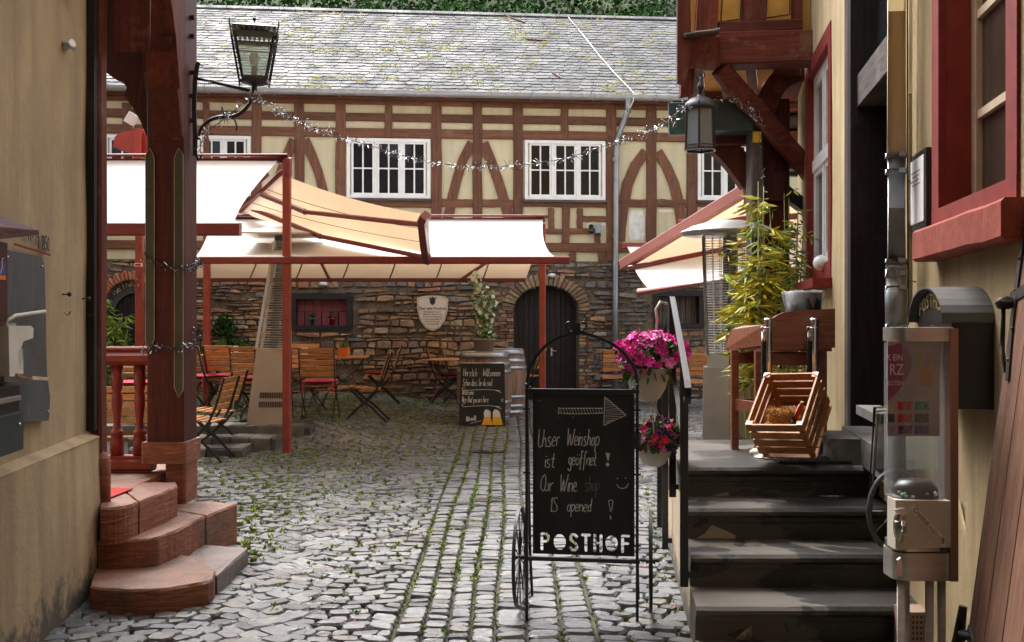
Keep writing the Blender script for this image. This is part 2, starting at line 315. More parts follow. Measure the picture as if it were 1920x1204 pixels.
M['steel_pale'] = basic('steel_pale', (0.62,0.61,0.59),(0.5,0.49,0.47),3,0.4,0.03,metal=0.25)
M['rust_stain'] = basic('rust_stain', (0.42,0.22,0.07),(0.5,0.35,0.2),9,0.6,0.0)
M['silver_leaf'] = basic('silver_leaf', (0.72,0.76,0.64),(0.34,0.42,0.24),9,0.3,0.0,var=0.4)
M['rope_black'] = basic('rope_black', (0.012,0.012,0.012),None,9,0.8,0.0)
M['steel_dark'] = basic('steel_dark', (0.36,0.34,0.29),(0.25,0.235,0.2),2.2,0.3,0.03,metal=0.85)
M['lid_grey'] = basic('lid_grey', (0.13,0.128,0.125),(0.08,0.078,0.076),6,0.5,0.1,metal=0.4)
M['dark_olive'] = basic('dark_olive', (0.06,0.057,0.035),(0.04,0.037,0.022),9,0.5,0.1)
M['earth'] = None
def earth_mat():
    m, nt, bs = _nt('earth'); v = tcoord(nt); n = noi(nt, v, 1.1, 7, 0.7); n2 = noi(nt, v, 30, 5, 0.7)
    c = ramp(nt, n2, [(0.35, (0.018, 0.014, 0.011)), (0.7, (0.06, 0.048, 0.035))])
    g = ramp(nt, n, [(0.42, (0, 0, 0)), (0.62, (0.8,)*3)])
    c = mixc(nt, g, c, (0.07, 0.085, 0.02)); nt.links.new(c, bs.inputs['Base Color']); bs.inputs['Roughness'].default_value = 0.9
    bump(nt, bs, n2, 0.6, 0.01); return m
M['earth'] = earth_mat()

# ------------------------------------------------------------------ geometry helpers
XF = {}          # object name -> (origin, rotz) of the thing it belongs to
def V(*a): return Vector(a)
def basis(d, up=None):
    d = d.normalized(); up = up or (V(0, 0, 1) if abs(d.z) < 0.95 else V(0, 1, 0))
    x = d.cross(up).normalized(); y = x.cross(d).normalized(); return x, y, d
class MB:
    def __init__(s): s.v = []; s.f = []; s.m = []; s.sm = []
    def add(s, vs, fs, mi=0, smooth=False):
        b = len(s.v); s.v += [tuple(q) for q in vs]
        for f in fs: s.f.append(tuple(b+i for i in f)); s.m.append(mi); s.sm.append(smooth)
        return s
    def box(s, a, b, mi=0):
        x0, y0, z0 = a; x1, y1, z1 = b
        return s.add([(x0, y0, z0), (x1, y0, z0), (x1, y1, z0), (x0, y1, z0), (x0, y0, z1), (x1, y0, z1), (x1, y1, z1), (x0, y1, z1)],
                     [(0, 3, 2, 1), (4, 5, 6, 7), (0, 1, 5, 4), (1, 2, 6, 5), (2, 3, 7, 6), (3, 0, 4, 7)], mi)
    def hexa(s, p, mi=0):     # 8 points, bottom ring then top ring
        return s.add(p, [(0, 3, 2, 1), (4, 5, 6, 7), (0, 1, 5, 4), (1, 2, 6, 5), (2, 3, 7, 6), (3, 0, 4, 7)], mi)
    def beam(s, p0, p1, w, h, ch=0.0, up=None, mi=0, jit=0.0, n=1, w1=None, h1=None):
        """bar from p0 to p1, w wide (sideways), h high (along up), chamfered edges"""
        p0 = Vector(p0); p1 = Vector(p1); x, y, d = basis(p1-p0, Vector(up) if up else None)
        w1 = w if w1 is None else w1; h1 = h if h1 is None else h1
        prof = lambda a, b: ([(-a+ch, -b), (a-ch, -b), (a, -b+ch), (a, b-ch), (a-ch, b), (-a+ch, b), (-a, b-ch), (-a, -b+ch)] if ch > 0 else [(-a, -b), (a, -b), (a, b), (-a, b)])
        vs = []; fs = []; k = 8 if ch > 0 else 4
        for i in range(n+1):
            t = i/n; c = p0.lerp(p1, t); ww = (w+(w1-w)*t)/2; hh = (h+(h1-h)*t)/2
            j = V(R.uniform(-jit, jit), R.uniform(-jit, jit), R.uniform(-jit, jit)) if (jit and 0 < i < n) else V(0, 0, 0)
            for (a, b) in prof(ww+(R.uniform(-jit, jit)*0.5 if jit else 0), hh+(R.uniform(-jit, jit)*0.5 if jit else 0)): vs.append(c+x*a+y*b+j)
        for i in range(n):
            for q in range(k): fs.append((i*k+q, i*k+(q+1) % k, (i+1)*k+(q+1) % k, (i+1)*k+q))
        fs.append(tuple(range(k-1, -1, -1))); fs.append(tuple(n*k+q for q in range(k)))
        return s.add(vs, fs, mi)
    def path(s, pts, w, h, ch=0.0, up=None, mi=0):
        """rectangular bar along a polyline"""
        pts = [Vector(p) for p in pts]; k = 8 if ch > 0 else 4; vs = []; fs = []
        for i, c in enumerate(pts):
            d = (pts[min(i+1, len(pts)-1)]-pts[max(i-1, 0)])
            x, y, _ = basis(d, Vector(up) if up else None); a = w/2; b = h/2
            pr = [(-a+ch, -b), (a-ch, -b), (a, -b+ch), (a, b-ch), (a-ch, b), (-a+ch, b), (-a, b-ch), (-a, -b+ch)] if ch > 0 else [(-a, -b), (a, -b), (a, b), (-a, b)]
            for (p, q) in pr: vs.append(c+x*p+y*q)
        n = len(pts)-1
        for i in range(n):
            for q in range(k): fs.append((i*k+q, i*k+(q+1) % k, (i+1)*k+(q+1) % k, (i+1)*k+q))
        fs.append(tuple(range(k-1, -1, -1))); fs.append(tuple(n*k+q for q in range(k)))
        return s.add(vs, fs, mi)
    def tube(s, pts, r, n=8, mi=0, cap=True):
        pts = [Vector(p) for p in pts]; vs = []; fs = []
        rr = r if isinstance(r, (list, tuple)) else [r]*len(pts)
        px = None
        for i, c in enumerate(pts):
            d = (pts[min(i+1, len(pts)-1)]-pts[max(i-1, 0)]).normalized()
            if px is None: x, y, _ = basis(d)
            else:
                x = px-d*px.dot(d); x = x.normalized() if x.length > 1e-5 else basis(d)[0]; y = d.cross(x)
            px = x
            for q in range(n):
                a = 2*pi*q/n; vs.append(c+(x*cos(a)+y*sin(a))*rr[i])
        m = len(pts)-1
        for i in range(m):
            for q in range(n): fs.append((i*n+q, i*n+(q+1) % n, (i+1)*n+(q+1) % n, (i+1)*n+q))
        if cap: fs.append(tuple(range(n-1, -1, -1))); fs.append(tuple(m*n+q for q in range(n)))
        return s.add(vs, fs, mi, True if n > 5 else False)
    def lathe(s, prof, c=(0, 0, 0), n=16, mi=0, sx=1, sy=1, smooth=True, rot=0.0):
        vs = []; fs = []; c = Vector(c)
        for (r, z) in prof:
            for q in range(n):
                a = 2*pi*q/n+rot; vs.append((c.x+cos(a)*r*sx, c.y+sin(a)*r*sy, c.z+z))
        for i in range(len(prof)-1):
            for q in range(n): fs.append((i*n+q, i*n+(q+1) % n, (i+1)*n+(q+1) % n, (i+1)*n+q))
        if prof[0][0] > 1e-4: fs.append(tuple(range(n-1, -1, -1)))
        if prof[-1][0] > 1e-4: fs.append(tuple((len(prof)-1)*n+q for q in range(n)))
        return s.add(vs, fs, mi, smooth)
    def prism(s, pts, d, mi=0):
        """planar polygon pts (3D) pushed along vector d; faces both ends"""
        pts = [Vector(p) for p in pts]; d = Vector(d); n = len(pts)
        vs = pts+[p+d for p in pts]; fs = [tuple(range(n-1, -1, -1)), tuple(range(n, 2*n))]
        for i in range(n): fs.append((i, (i+1) % n, n+(i+1) % n, n+i))
        return s.add(vs, fs, mi)
    def sphere(s, c, r, n=10, m=7, mi=0, sz=1.0):
        prof = [(max(1e-5, r*sin(pi*i/m)), -r*sz*cos(pi*i/m)) for i in range(m+1)]
        prof[0] = (1e-5, -r*sz); prof[-1] = (1e-5, r*sz)
        return s.lathe(prof, c, n, mi)
    def grid(s, fn, nu, nv, mi=0, smooth=True):
        vs = [fn(i/nu, j/nv) for j in range(nv+1) for i in range(nu+1)]
        fs = [(j*(nu+1)+i, j*(nu+1)+i+1, (j+1)*(nu+1)+i+1, (j+1)*(nu+1)+i) for j in range(nv) for i in range(nu)]
        return s.add(vs, fs, mi, smooth)
    def build(s, name, mat, parent=None, origin=None, local=False, label=None, kind=None, fixn=True):
        me = bpy.data.meshes.new(name)
        vs = s.v; o = V(0, 0, 0); rz = 0.0
        if parent is not None: o, rz = XF[parent.name]
        elif origin is not None: o = Vector(origin)
        if not local and (parent is not None or origin is not None):
            c_, s_ = cos(-rz), sin(-rz)
            vs = [((x-o.x)*c_-(y-o.y)*s_, (x-o.x)*s_+(y-o.y)*c_, z-o.z) for (x, y, z) in vs]
        me.from_pydata(vs, [], s.f)
        mats = mat if isinstance(mat, (list, tuple)) else [mat]
        for q in mats: me.materials.append(M[q] if isinstance(q, str) else q)
        me.polygons.foreach_set('material_index', s.m); me.polygons.foreach_set('use_smooth', s.sm)
        if fixn and len(s.f) < 60000:
            import bmesh
            bm = bmesh.new(); bm.from_mesh(me); bmesh.ops.recalc_face_normals(bm, faces=bm.faces); bm.to_mesh(me); bm.free()
        me.update()
        ob = bpy.data.objects.new(name, me); COL.objects.link(ob)
        if parent is not None: ob.parent = parent; XF[ob.name] = (o, rz)
        else:
            ob.location = o; XF[ob.name] = (o, rz)
        if label: ob['label'] = label
        if kind: ob['kind'] = kind
        return ob
def thing(name, label, cat, loc=(0, 0, 0), rz=0.0, group=None):
    o = bpy.data.objects.new(name, None); COL.objects.link(o); o.location = loc; o.rotation_euler = (0, 0, rz)
    o.empty_display_size = 0.1
    o['label'] = label; o['category'] = cat
    if group: o['group'] = group
    XF[o.name] = (Vector(loc), rz); return o
def tag(o, label, cat, group=None):
    o['label'] = label; o['category'] = cat
    if group: o['group'] = group
    return o
def struct(o): o['kind'] = 'structure'; return o
def dup(root, loc, rz, label, group=None, sc_=None):
    r = root.copy(); COL.objects.link(r); r.location = loc; r.rotation_euler = (0, 0, rz); r['label'] = label
    if group: r['group'] = group
    if sc_: r.scale = (sc_,)*3
    def rec(src, dst):
        for ch in src.children:
            c = ch.copy(); COL.objects.link(c); c.parent = dst; rec(ch, c)
    rec(root, r); XF[r.name] = (Vector(loc), rz); return r

# rays through pixels of the 1920 px wide photograph, cut with real planes of the place
def P(px, py, D): return V((px-CX)/F*D, D, EYE+(CY-py)/F*D)
def sstep(a, b, x):
    t = min(1, max(0, (x-a)/(b-a))); return t*t*(3-2*t)
def gz(x, y):
    s = 0.025*max(0, y-6.0)-0.0 if y < 18 else 0.3
    s = 0.025*(sqrt((y-6)**2+1.0)+(y-6))/2 if y < 18 else 0.3
    t = sstep(-1.1, -2.5, x)*sstep(11.2, 12.1, y)
    return s+t*max(0, 0.385-s)
def GP(px, py):
    t = 2.0
    while t < 40:
        p = P(px, py, t)
        if p.z <= gz(p.x, p.y): return V(p.x, p.y, gz(p.x, p.y))
        t += 0.01
    return P(px, py, 17)
TH = atan(0.085); BO = V(0, 16.8, 0); BD = V(cos(TH), sin(TH), 0); BN = V(sin(TH), -cos(TH), 0)
def bt(px, off=0.0): return (16.8*cos(TH)-off)/(cos(TH)-sin(TH)*(px-CX)/F)
def BUZ(px, py, off=0.0):      # pixel -> (u, z) on the rear facade
    t = bt(px, off); p = P(px, py, t); return ((p-BO).dot(BD), p.z)
def BP(u, z, off=0.0): return BO+BD*u+BN*off+V(0, 0, z)
def RP(Y, off, z): return V(0.914+0.166*Y-off*0.9865, Y+off*0.1638, z)
def RY(px, off=0.0): return (0.914*0.9865-off)/(0.9865*(px-CX)/F-0.1638)-off*0.1638
def RZ(px, py, off=0.0):
    t = (0.914*0.9865-off)/(0.9865*(px-CX)/F-0.1638); return EYE+(CY-py)/F*t
def LP(Y, off, z): return V(-1.693-0.1286*Y+0.9918*off, Y+0.1276*off, z)
def LT(px, off=0.0): # depth along ray for left wall plane
    return (-1.693*0.9918+off)/(0.9918*(px-CX)/F+0.1276)
def LY(px, off=0.0): return LT(px, off)-off*0.1276
def LZ(px, py, off=0.0): return EYE+(CY-py)/F*LT(px, off)
# ================================================================== GROUND
g = MB()
g.grid(lambda u, v: (lambda x, y: V(x, y, gz(x, y)-0.022))(-40+80*u, -30+70*v), 160, 175)
ground = struct(g.build('ground', 'earth', origin=(0, 0, 0)))
XF['ground'] = (V(0, 0, 0), 0)
def stone_poly(mb, q, zt, crown, ring=0.86):
    """one cobble from its four plan corners"""
    c = sum(q, V(0, 0, 0))/4; pts = []
    for i in range(4):
        a = q[i]; p = q[i-1]; n = q[(i+1) % 4]; k = R.uniform(0.10, 0.28)
        pts.append(a.lerp(p, k)); pts.append(a.lerp(n, R.uniform(0.10, 0.28)))
    vs = []
    for p in pts: vs.append(V(p.x, p.y, gz(p.x, p.y)-0.05))
    for p in pts: vs.append(V(p.x, p.y, gz(p.x, p.y)-0.007+zt))
    tl = R.uniform(-0.06, 0.06); tm = R.uniform(-0.06, 0.06)
    for p in pts:
        s = c.lerp(p, ring+R.uniform(-0.06, 0.06)); vs.append(V(s.x, s.y, gz(s.x, s.y)+zt+crown+(s.x-c.x)*tl+(s.y-c.y)*tm+R.uniform(-0.0015, 0.0015)))
    fs = []
    for k in (0, 8):
        for i in range(8): fs.append((k+i, k+(i+1) % 8, k+8+(i+1) % 8, k+8+i))
    fs.append(tuple(range(16, 24)))
    mb.add(vs, fs, 0, False)
cob = []; tufts = []
def visible(x, y):
    if x < -0.45*y-0.35 or x > 0.34*y+0.5: return False
    if y < 6.0 and x < -1.72-0.1286*y: return False
    if 4.2 < y < 8.5 and x > 0.90+0.098*(y-4.97)+0.02: return False
    if y < 4.2 and x > 1.6: return False
    if 10.8 < y < 12.05 and x < (-2.96 if y < 11.25 else (-2.70 if y < 11.65 else -2.40)): return False
    return y < 16.75+0.085*x
def field(x0f, x1f, y0, y1, hrow, wmin, wmax, arc, seed, gap=0.0030, jx=0.013, skewk=1.0, moss=0.1):
    rr = random.Random(seed)
    def yb(j, x):
        return y0+j*hrow+arc(x, y0+j*hrow)+noise.noise(V(x*3.1, j*0.77, seed))*0.028+noise.noise(V(x*9, j*3.3, seed+5))*0.014
    j = 0
    while y0+j*hrow < y1+0.6:
        yy = y0+j*hrow; x = x0f(yy); e = x1f(yy); x += 0
        first = True
        while x < e-0.03:
            w_ = rr.uniform(wmin, wmax)
            if x+w_ > e-0.05: w_ = e-x
            xa, xb = x, x+w_
            def cr(xx, jj, isedge):
                y_ = yb(jj, xx); sl = (yb(jj, xx+0.02)-yb(jj, xx-0.02))/0.04
                k = 0 if isedge else -sl*0.5*hrow*skewk*(1 if jj > j else -1)
                return V(xx+k+(0 if isedge else rr.uniform(-jx, jx)), y_, 0)
            ea = first; eb = xb >= e-0.001
            q = [cr(xa, j, ea), cr(xb, j, eb), cr(xb, j+1, eb), cr(xa, j+1, ea)]
            c = sum(q, V(0, 0, 0))/4
            if visible(c.x, c.y) and c.y < y1:
                q = [p+(c-p).normalized()*gap*1.5 for p in q]
                cob.append((c, q, w_*hrow))
                mfac = moss(c) if callable(moss) else moss
                for p in (q[0], q[1]):
                    if rr.random() < mfac: tufts.append((p+V(rr.uniform(-.01, .01), rr.uniform(-.01, .01), 0), rr.uniform(0.5, 1.35)))
            x = xb; first = False
        j += 1
def arcL(x, y): return 0.30*sin((x+1.9)*2.6+0.25*y)*sstep(-0.7, -1.3, x) - 0.16*(x+0.6)*sstep(9, 5, y)
def mossL(c):
    n = noise.noise(V(c.x*0.8, c.y*0.6, 3.3))
    m = 0.38*sstep(5.2, 8, c.y)+2.2*max(0, n+0.42)*sstep(6.5, 9.0, c.y)*sstep(-0.9, -2.2, c.x+0.25*sin(c.y))
    return m+(0.3 if c.y > 11.5 and c.x < -1.2 else 0.06)
CHL, CHR = -0.60, -0.07
field(lambda y: min(-0.45*y-0.4, -2.0), lambda y: CHL-0.015, 4.3, 17.2, 0.092, 0.085, 0.15, arcL, 11, moss=mossL)
ncol = 4; cw = (CHR-CHL)/ncol
for k in range(ncol):
    field(lambda y, k=k: CHL+k*cw+0.014*sin(y*1.3+k), lambda y, k=k: CHL+(k+1)*cw+0.014*sin(y*1.3+k+1)-0.012, 4.0+0.01*k, 17.2, 0.082, 0.2, 0.21, lambda x, y: 0.0, 30+k, gap=0.001, skewk=0,
          moss=lambda c: 0.45 if c.y > 6 else 0.15)
for k in range(3):
    x0_ = CHR+k*0.165
    field(lambda y, x=x0_, k=k: x+0.014*sin(y*1.3+4+k), lambda y, x=x0_, k=k: x+0.153+0.014*sin(y*1.3+5+k), 4.0+0.03*k, 17.2, 0.10, 0.3, 0.31, lambda x, y: 0.0, 50+k, gap=0.0015, skewk=0, moss=0.12)
field(lambda y: CHR+0.51, lambda y: max(0.34*y+0.6, 1.7), 3.9, 17.2, 0.105, 0.10, 0.18, lambda x, y: 0.16*sin((x-0.4)*2.7+0.4*y)+0.12*(x-0.4), 71, moss=0.09)
cob.sort(key=lambda t: -(t[2]/((t[0].y)**3)))
for i, (c, q, a) in enumerate(cob[:300]):
    mb = MB(); stone_poly(mb, q, R.uniform(-0.007, 0.009), R.uniform(0.003, 0.008)); mb.build('cobblestone', 'cobble', ground, fixn=False)
mb = MB()
for (c, q, a) in cob[300:]: stone_poly(mb, q, R.uniform(-0.007, 0.008), R.uniform(0.003, 0.008))
mb.build('cobblestones', 'cobble', ground, kind='stuff', fixn=False)
mb = MB()
def tuft(mb, p, s, n=6):
    z = gz(p.x, p.y)
    for k in range(n):
        a = R.uniform(0, 2*pi); l = R.uniform(0.010, 0.024)*s; d = V(cos(a), sin(a), 0); e = V(-sin(a), cos(a), 0)*l*0.35
        b = V(p.x, p.y, z-0.012)+d*R.uniform(0, 0.012); t = b+d*l+V(0, 0, R.uniform(0.012, 0.03)*s+0.008); m_ = b.lerp(t, 0.55)+V(0, 0, 0.006)
        mb.add([b, m_+e, t, m_-e], [(0, 1, 2, 3)], 0)
for p, s in tufts: tuft(mb, p, s)
# runs of moss along the straight joints of the gutter course
for k in range(5):
    y = 5.2
    while y < 14.5:
        if noise.noise(V(y*2.1, k*5.0, 0)) > -0.1+0.25*(k in (2,)): tuft(mb, V(CHL+k*cw-0.006+0.014*sin(y*1.3+k)+R.uniform(-.006, .006), y, 0), R.uniform(0.35, 0.8), 3)
        y += R.uniform(0.03, 0.07)
# bigger plants by the walls and the foot of the steps
for i in range(60):
    y = R.uniform(5.4, 9.5); x = 0.86+0.098*(y-4.97)+R.uniform(-0.05, 0.0); tuft(mb, V(x, y, 0), R.uniform(0.5, 1.2), 6)
for i in range(60):
    p = GP(R.uniform(415, 520), R.uniform(880, 1060)); tuft(mb, p, R.uniform(0.8, 1.9), 9)
mb.build('moss_and_weeds', 'moss', None, origin=(0, 9, 0), kind='stuff', fixn=False)
ob = bpy.data.objects['moss_and_weeds']; ob['label'] = 'green moss and small weeds growing in the joints of the cobbles'; ob['category'] = 'moss'
# drain grate in the gutter course
mb = MB(); gp = GP(915, 849); zz = gz(gp.x, gp.y)+0.012
for i in range(14): mb.box((gp.x-0.17+i*0.025, gp.y-0.06, zz-0.02), (gp.x-0.158+i*0.025, gp.y+0.06, zz))
mb.box((gp.x-0.18, gp.y-0.075, zz-0.02), (gp.x+0.18, gp.y-0.06, zz+0.002)); mb.box((gp.x-0.18, gp.y+0.06, zz-0.02), (gp.x+0.18, gp.y+0.075, zz+0.002))
tag(mb.build('drain_grate', 'black_metal', origin=(gp.x, gp.y, zz)), 'small black iron drain grate set in the paving', 'drain grate')

# ================================================================== REAR BUILDING
bld = thing('timber_frame_building', 'long half timbered building with cream panels, slate roof and rubble stone ground floor', 'building', BO, TH)
def rect(mb, u0, u1, z0, z1, f0, f1, mi=0):
    """block on the rear facade between offsets f0 (back) and f1 (front)"""
    p = [BP(u0, z0, f1), BP(u1, z0, f1), BP(u1, z0, f0), BP(u0, z0, f0), BP(u0, z1, f1), BP(u1, z1, f1), BP(u1, z1, f0), BP(u0, z1, f0)]
    return mb.hexa(p, mi)
UL, UR = -8.6, 6.6
ZS = BUZ(1100, 490)[1]          # top of the stone storey
ZE = BUZ(700, 190)[1]-0.02      # under the gutter
zof = lambda py, px=900: BUZ(px, py)[1]
uof = lambda px: BUZ(px, 400)[0]
mb = MB(); rect(mb, UL, UR, ZS, ZE+0.05, -0.30, -0.028); mb.build('plaster_infill', 'infill', bld)
# windows: px x0,x1 and y0,y1, casements
WINS = [(650, 807, 260, 372, 3), (984, 1135, 264, 375, 3), (1308, 1408, 266, 376, 2), (368, 470, 255, 368, 2), (196, 262, 253, 366, 1)]
def dbeam(p0, p1, wdt, ax, dep=0.10, proud=0.012, bow=0.0):
    """timber between two facade points (u,z)"""
    mb = MB(); n = 5; L = sqrt((p1[0]-p0[0])**2+(p1[1]-p0[1])**2)
    nx, nz = -(p1[1]-p0[1])/L, (p1[0]-p0[0])/L; vs = []; fs = []
    for i in range(n+1):
        t = i/n; b = bow*4*t*(1-t)+R.uniform(-.006, .006); cu = p0[0]+(p1[0]-p0[0])*t+nx*b; cz = p0[1]+(p1[1]-p0[1])*t+nz*b
        w0 = wdt/2+R.uniform(-0.006, 0.006); w1 = wdt/2+R.uniform(-0.006, 0.006); c_ = 0.008
        vs += [BP(cu-nx*w0, cz-nz*w0, -dep), BP(cu-nx*w0, cz-nz*w0, proud-c_), BP(cu-nx*(w0-c_), cz-nz*(w0-c_), proud), BP(cu+nx*(w1-c_), cz+nz*(w1-c_), proud), BP(cu+nx*w1, cz+nz*w1, proud-c_), BP(cu+nx*w1, cz+nz*w1, -dep)]
    for i in range(n):
        for q in range(5): fs.append((i*6+q, i*6+q+1, (i+1)*6+q+1, (i+1)*6+q))
    fs.append(tuple(range(6))); fs.append(tuple(n*6+q for q in range(5, -1, -1)))
    mb.add(vs, fs); return mb.build('beam', 'timber_'+ax, bld)
def hb(px0, px1, py0, py1, pr=0.012):
    pc = (px0+px1)/2; z0, z1 = zof(py1, pc), zof(py0, pc); dbeam((uof(px0), (z0+z1)/2), (uof(px1), (z0+z1)/2), z1-z0, 'x', proud=pr)
def vb(px0, px1, py0, py1, pr=0.018):
    u0, u1 = uof(px0), uof(px1); pc = (px0+px1)/2; dbeam(((u0+u1)/2, zof(py1, pc)), ((u0+u1)/2, zof(py0, pc)), u1-u0, 'z', proud=pr)
posts = [(20, 38), (110, 128), (160, 176), (1510, 1528), (1600, 1618), (382, 393), (472, 490), (552, 570), (629, 648), (809, 828), (886, 904), (962, 980), (1137, 1156), (1212, 1231), (1288, 1307), (1420, 1438)]
xs = sorted(posts)
bot = 489
for (a, b) in posts:
    vb(a, b, 193, bot, 0.02)
for a, b in ((721, 735), (1052, 1066), (230, 246)): vb(a, b, 193, 258, 0.018)
zt1 = (193, 198); hb_rows = [(190, 199, 0.010), (214, 229, 0.014), (242, 259, 0.012)]
for (ya, yb_, pr) in hb_rows:
    hb(-60, 1690, ya, yb_, pr)
for (a, b) in ((490, 552), (570, 629), (828, 886), (904, 962), (1156, 1212), (1231, 1288)): hb(a, b, 374, 388, 0.010)
for (a, b) in ((647, 810), (979, 1138), (1306, 1421), (392, 473), (175, 382)): hb(a, b, 373, 388, 0.010)
hb(-60, 1690, 454, 470, 0.024)
def br(pts, wpx, dep=0.09, pr=0.009):
    mb = MB(); vs = []; fs = []; q = [BUZ(x, y) for x, y in pts]; wd = wpx/F*16.8/2; n = len(q)
    for i, (u, z) in enumerate(q):
        a = q[max(0, i-1)]; b = q[min(n-1, i+1)]; L = sqrt((b[0]-a[0])**2+(b[1]-a[1])**2); nx, nz = -(b[1]-a[1])/L, (b[0]-a[0])/L
        w0 = wd+R.uniform(-.008, .008)
        vs += [BP(u-nx*w0, z-nz*w0, -dep), BP(u-nx*w0, z-nz*w0, pr), BP(u+nx*w0, z+nz*w0, pr), BP(u+nx*w0, z+nz*w0, -dep)]
    for i in range(n-1):
        for k in range(3): fs.append((i*4+k, i*4+k+1, (i+1)*4+k+1, (i+1)*4+k))
    fs += [(0, 1, 2, 3), tuple((n-1)*4+k for k in (3, 2, 1, 0))]
    mb.add(vs, fs); mb.build('brace', 'timber_z', bld)
def arcbr(x0, side, w=19):
    s = side
    br([(x0, 262), (x0+s*22, 300), (x0+s*36, 345), (x0+s*46, 400), (x0+s*50, 452)], w)
br([(885, 268), (868, 300), (857, 335), (848, 370), (838, 420), (832, 450)], 19); br([(906, 268), (922, 305), (936, 345), (948, 385), (958, 425), (962, 450)], 19)
br([(1211, 284), (1192, 310), (1177, 345), (1169, 385), (1164, 425), (1162, 452)], 20); br([(1233, 284), (1250, 312), (1264, 345), (1274, 385), (1279, 425), (1281, 452)], 20)
br([(551, 262), (540, 288), (528, 320), (518, 360), (510, 410), (506, 450)], 18); br([(571, 262), (584, 290), (596, 320), (604, 350), (612, 390), (618, 450)], 18)
for a in (((1028, 1039), 390, 427), ((1054, 1068), 388, 455), ((1082, 1093), 391, 427), ((1115, 1126), 435, 455), ((1067, 1080), 470, 489), ((1122, 1135), 470, 489), ((1000, 1012), 470, 489)):
    vb(a[0][0], a[0][1], a[1], a[2], 0.016)
for a in ((982, 1028, 404, 409), (1093, 1138, 405, 415), (1005, 1054, 428, 438), (1068, 1115, 428, 438)): hb(*a, 0.011)
# whitewashed repair patches
for (x0, x1, y0, y1) in ((1179, 1211, 393, 452), (1233, 1264, 392, 398), (1100, 1112, 418, 424), (812+20, 848, 389, 395), (1126, 1137, 417, 423), (1160, 1180, 262, 268)):
    mb = MB(); n = 9; u0, z1 = BUZ(x0, y0); u1, z0 = BUZ(x1, y1)
    pts = []
    for k in range(20):
        a = 2*pi*k/20; cu = (abs(cos(a))**0.4)*(1 if cos(a) > 0 else -1); cz = (abs(sin(a))**0.4)*(1 if sin(a) > 0 else -1)
        j = R.uniform(0.86, 1.0); pts.append(BP((u0+u1)/2+cu*j*(u1-u0)/2, (z0+z1)/2+cz*j*(z1-z0)/2, -0.027))
    mb.prism(pts, BN*0.004); mb.build('plaster_patch', 'infill_white', bld)
# windows
for (x0, x1, y0, y1, nc) in WINS:
    pc = (x0+x1)/2; u0, u1 = uof(x0), uof(x1); z0, z1 = zof(y1, pc), zof(y0, pc); fw = 0.055
    mb = MB()
    rect(mb, u0, u1, z1-fw, z1, -0.06, 0.018); rect(mb, u0, u1, z0, z0+fw, -0.06, 0.018)
    rect(mb, u0, u0+fw, z0+fw, z1-fw, -0.06, 0.017); rect(mb, u1-fw, u1, z0+fw, z1-fw, -0.06, 0.017)
    cwid = (u1-u0-2*fw)/nc
    for k in range(1, nc): rect(mb, u0+fw+k*cwid-0.022, u0+fw+k*cwid+0.022, z0+fw, z1-fw, -0.05, 0.014)
    wf = mb.build('window', 'white_paint', bld)
    for k in range(nc):
        a = u0+fw+k*cwid+0.024; b = u0+fw+(k+1)*cwid-0.024; s = 0.032
        mb = MB(); za, zb = z0+fw, z1-fw
        rect(mb, a, b, za, za+s, -0.045, 0.004); rect(mb, a, b, zb-s, zb, -0.045, 0.004)
        rect(mb, a, a+s, za+s, zb-s, -0.045, 0.003); rect(mb, b-s, b, za+s, zb-s, -0.045, 0.003)
        mc = (a+b)/2; rect(mb, mc-0.012, mc+0.012, za+s, zb-s, -0.042, 0.0); zm = (za+zb)/2
        rect(mb, a+s, mc-0.012, zm-0.011, zm+0.011, -0.042, -0.001); rect(mb, mc+0.012, b-s, zm-0.011, zm+0.011, -0.042, -0.001)
        mb.build('sash', 'white_paint', wf)
        for (pa, pb) in ((a+s, mc-0.012), (mc+0.012, b-s)):
            for (qa, qb) in ((za+s, zm-0.011), (zm+0.011, zb-s)):
                mb = MB(); rect(mb, pa, pb, qa, qb, -0.034, -0.018); mb.build('pane', 'pane', wf)
    mb = MB(); rect(mb, u0-0.02, u1+0.02, z0-0.045, z0-0.004, -0.04, 0.06); mb.build('window_sill', 'grey_timber_x', wf)
# ---- stone storey
uD0, uD1 = BUZ(964, 600)[0], BUZ(1084, 600)[0]; uDc = (uD0+uD1)/2; hw = (uD1-uD0)/2
zDs = BUZ(1024, 583)[1]; zDt = BUZ(1024, 537)[1]
def in_door(u, z, m=0.0):
    if abs(u-uDc) > hw+m: return False
    if z < zDs: return True
    return z < zDs+(zDt-zDs+m)*sqrt(max(0, 1-((u-uDc)/(hw+m))**2))
uK0, uK1 = BUZ(196, 600)[0], BUZ(300, 600)[0]; zKt = BUZ(240, 526)[1]; zKs = BUZ(240, 575)[1]; uKc = (uK0+uK1)/2; khw = (uK1-uK0)/2
def in_kell(u, z, m=0.0):
    if abs(u-uKc) > khw+m: return False
    if z < zKs: return True
    return z < zKs+(zKt-zKs+m)*sqrt(max(0, 1-((u-uKc)/(khw+m))**2))
PW = (BUZ(547, 600)[0], BUZ(658, 600)[0], BUZ(600, 616)[1], BUZ(600, 553)[1])
RW = (BUZ(1228, 600)[0], BUZ(1318, 600)[0], BUZ(1270, 612)[1], BUZ(1270, 548)[1])
def blocked(u, z, m=0.0):
    if in_door(u, z, m) or in_kell(u, z, m): return True
    for (a, b, c, d) in (PW, RW):
        if a-m < u < b+m and c-m < z < d+m: return True
    return False
mb = MB(); st = 0.06; nu = int((UR-UL)/st); nz_ = int((ZS+0.5)/st)+1
idx = {}
vs = []; fs = []
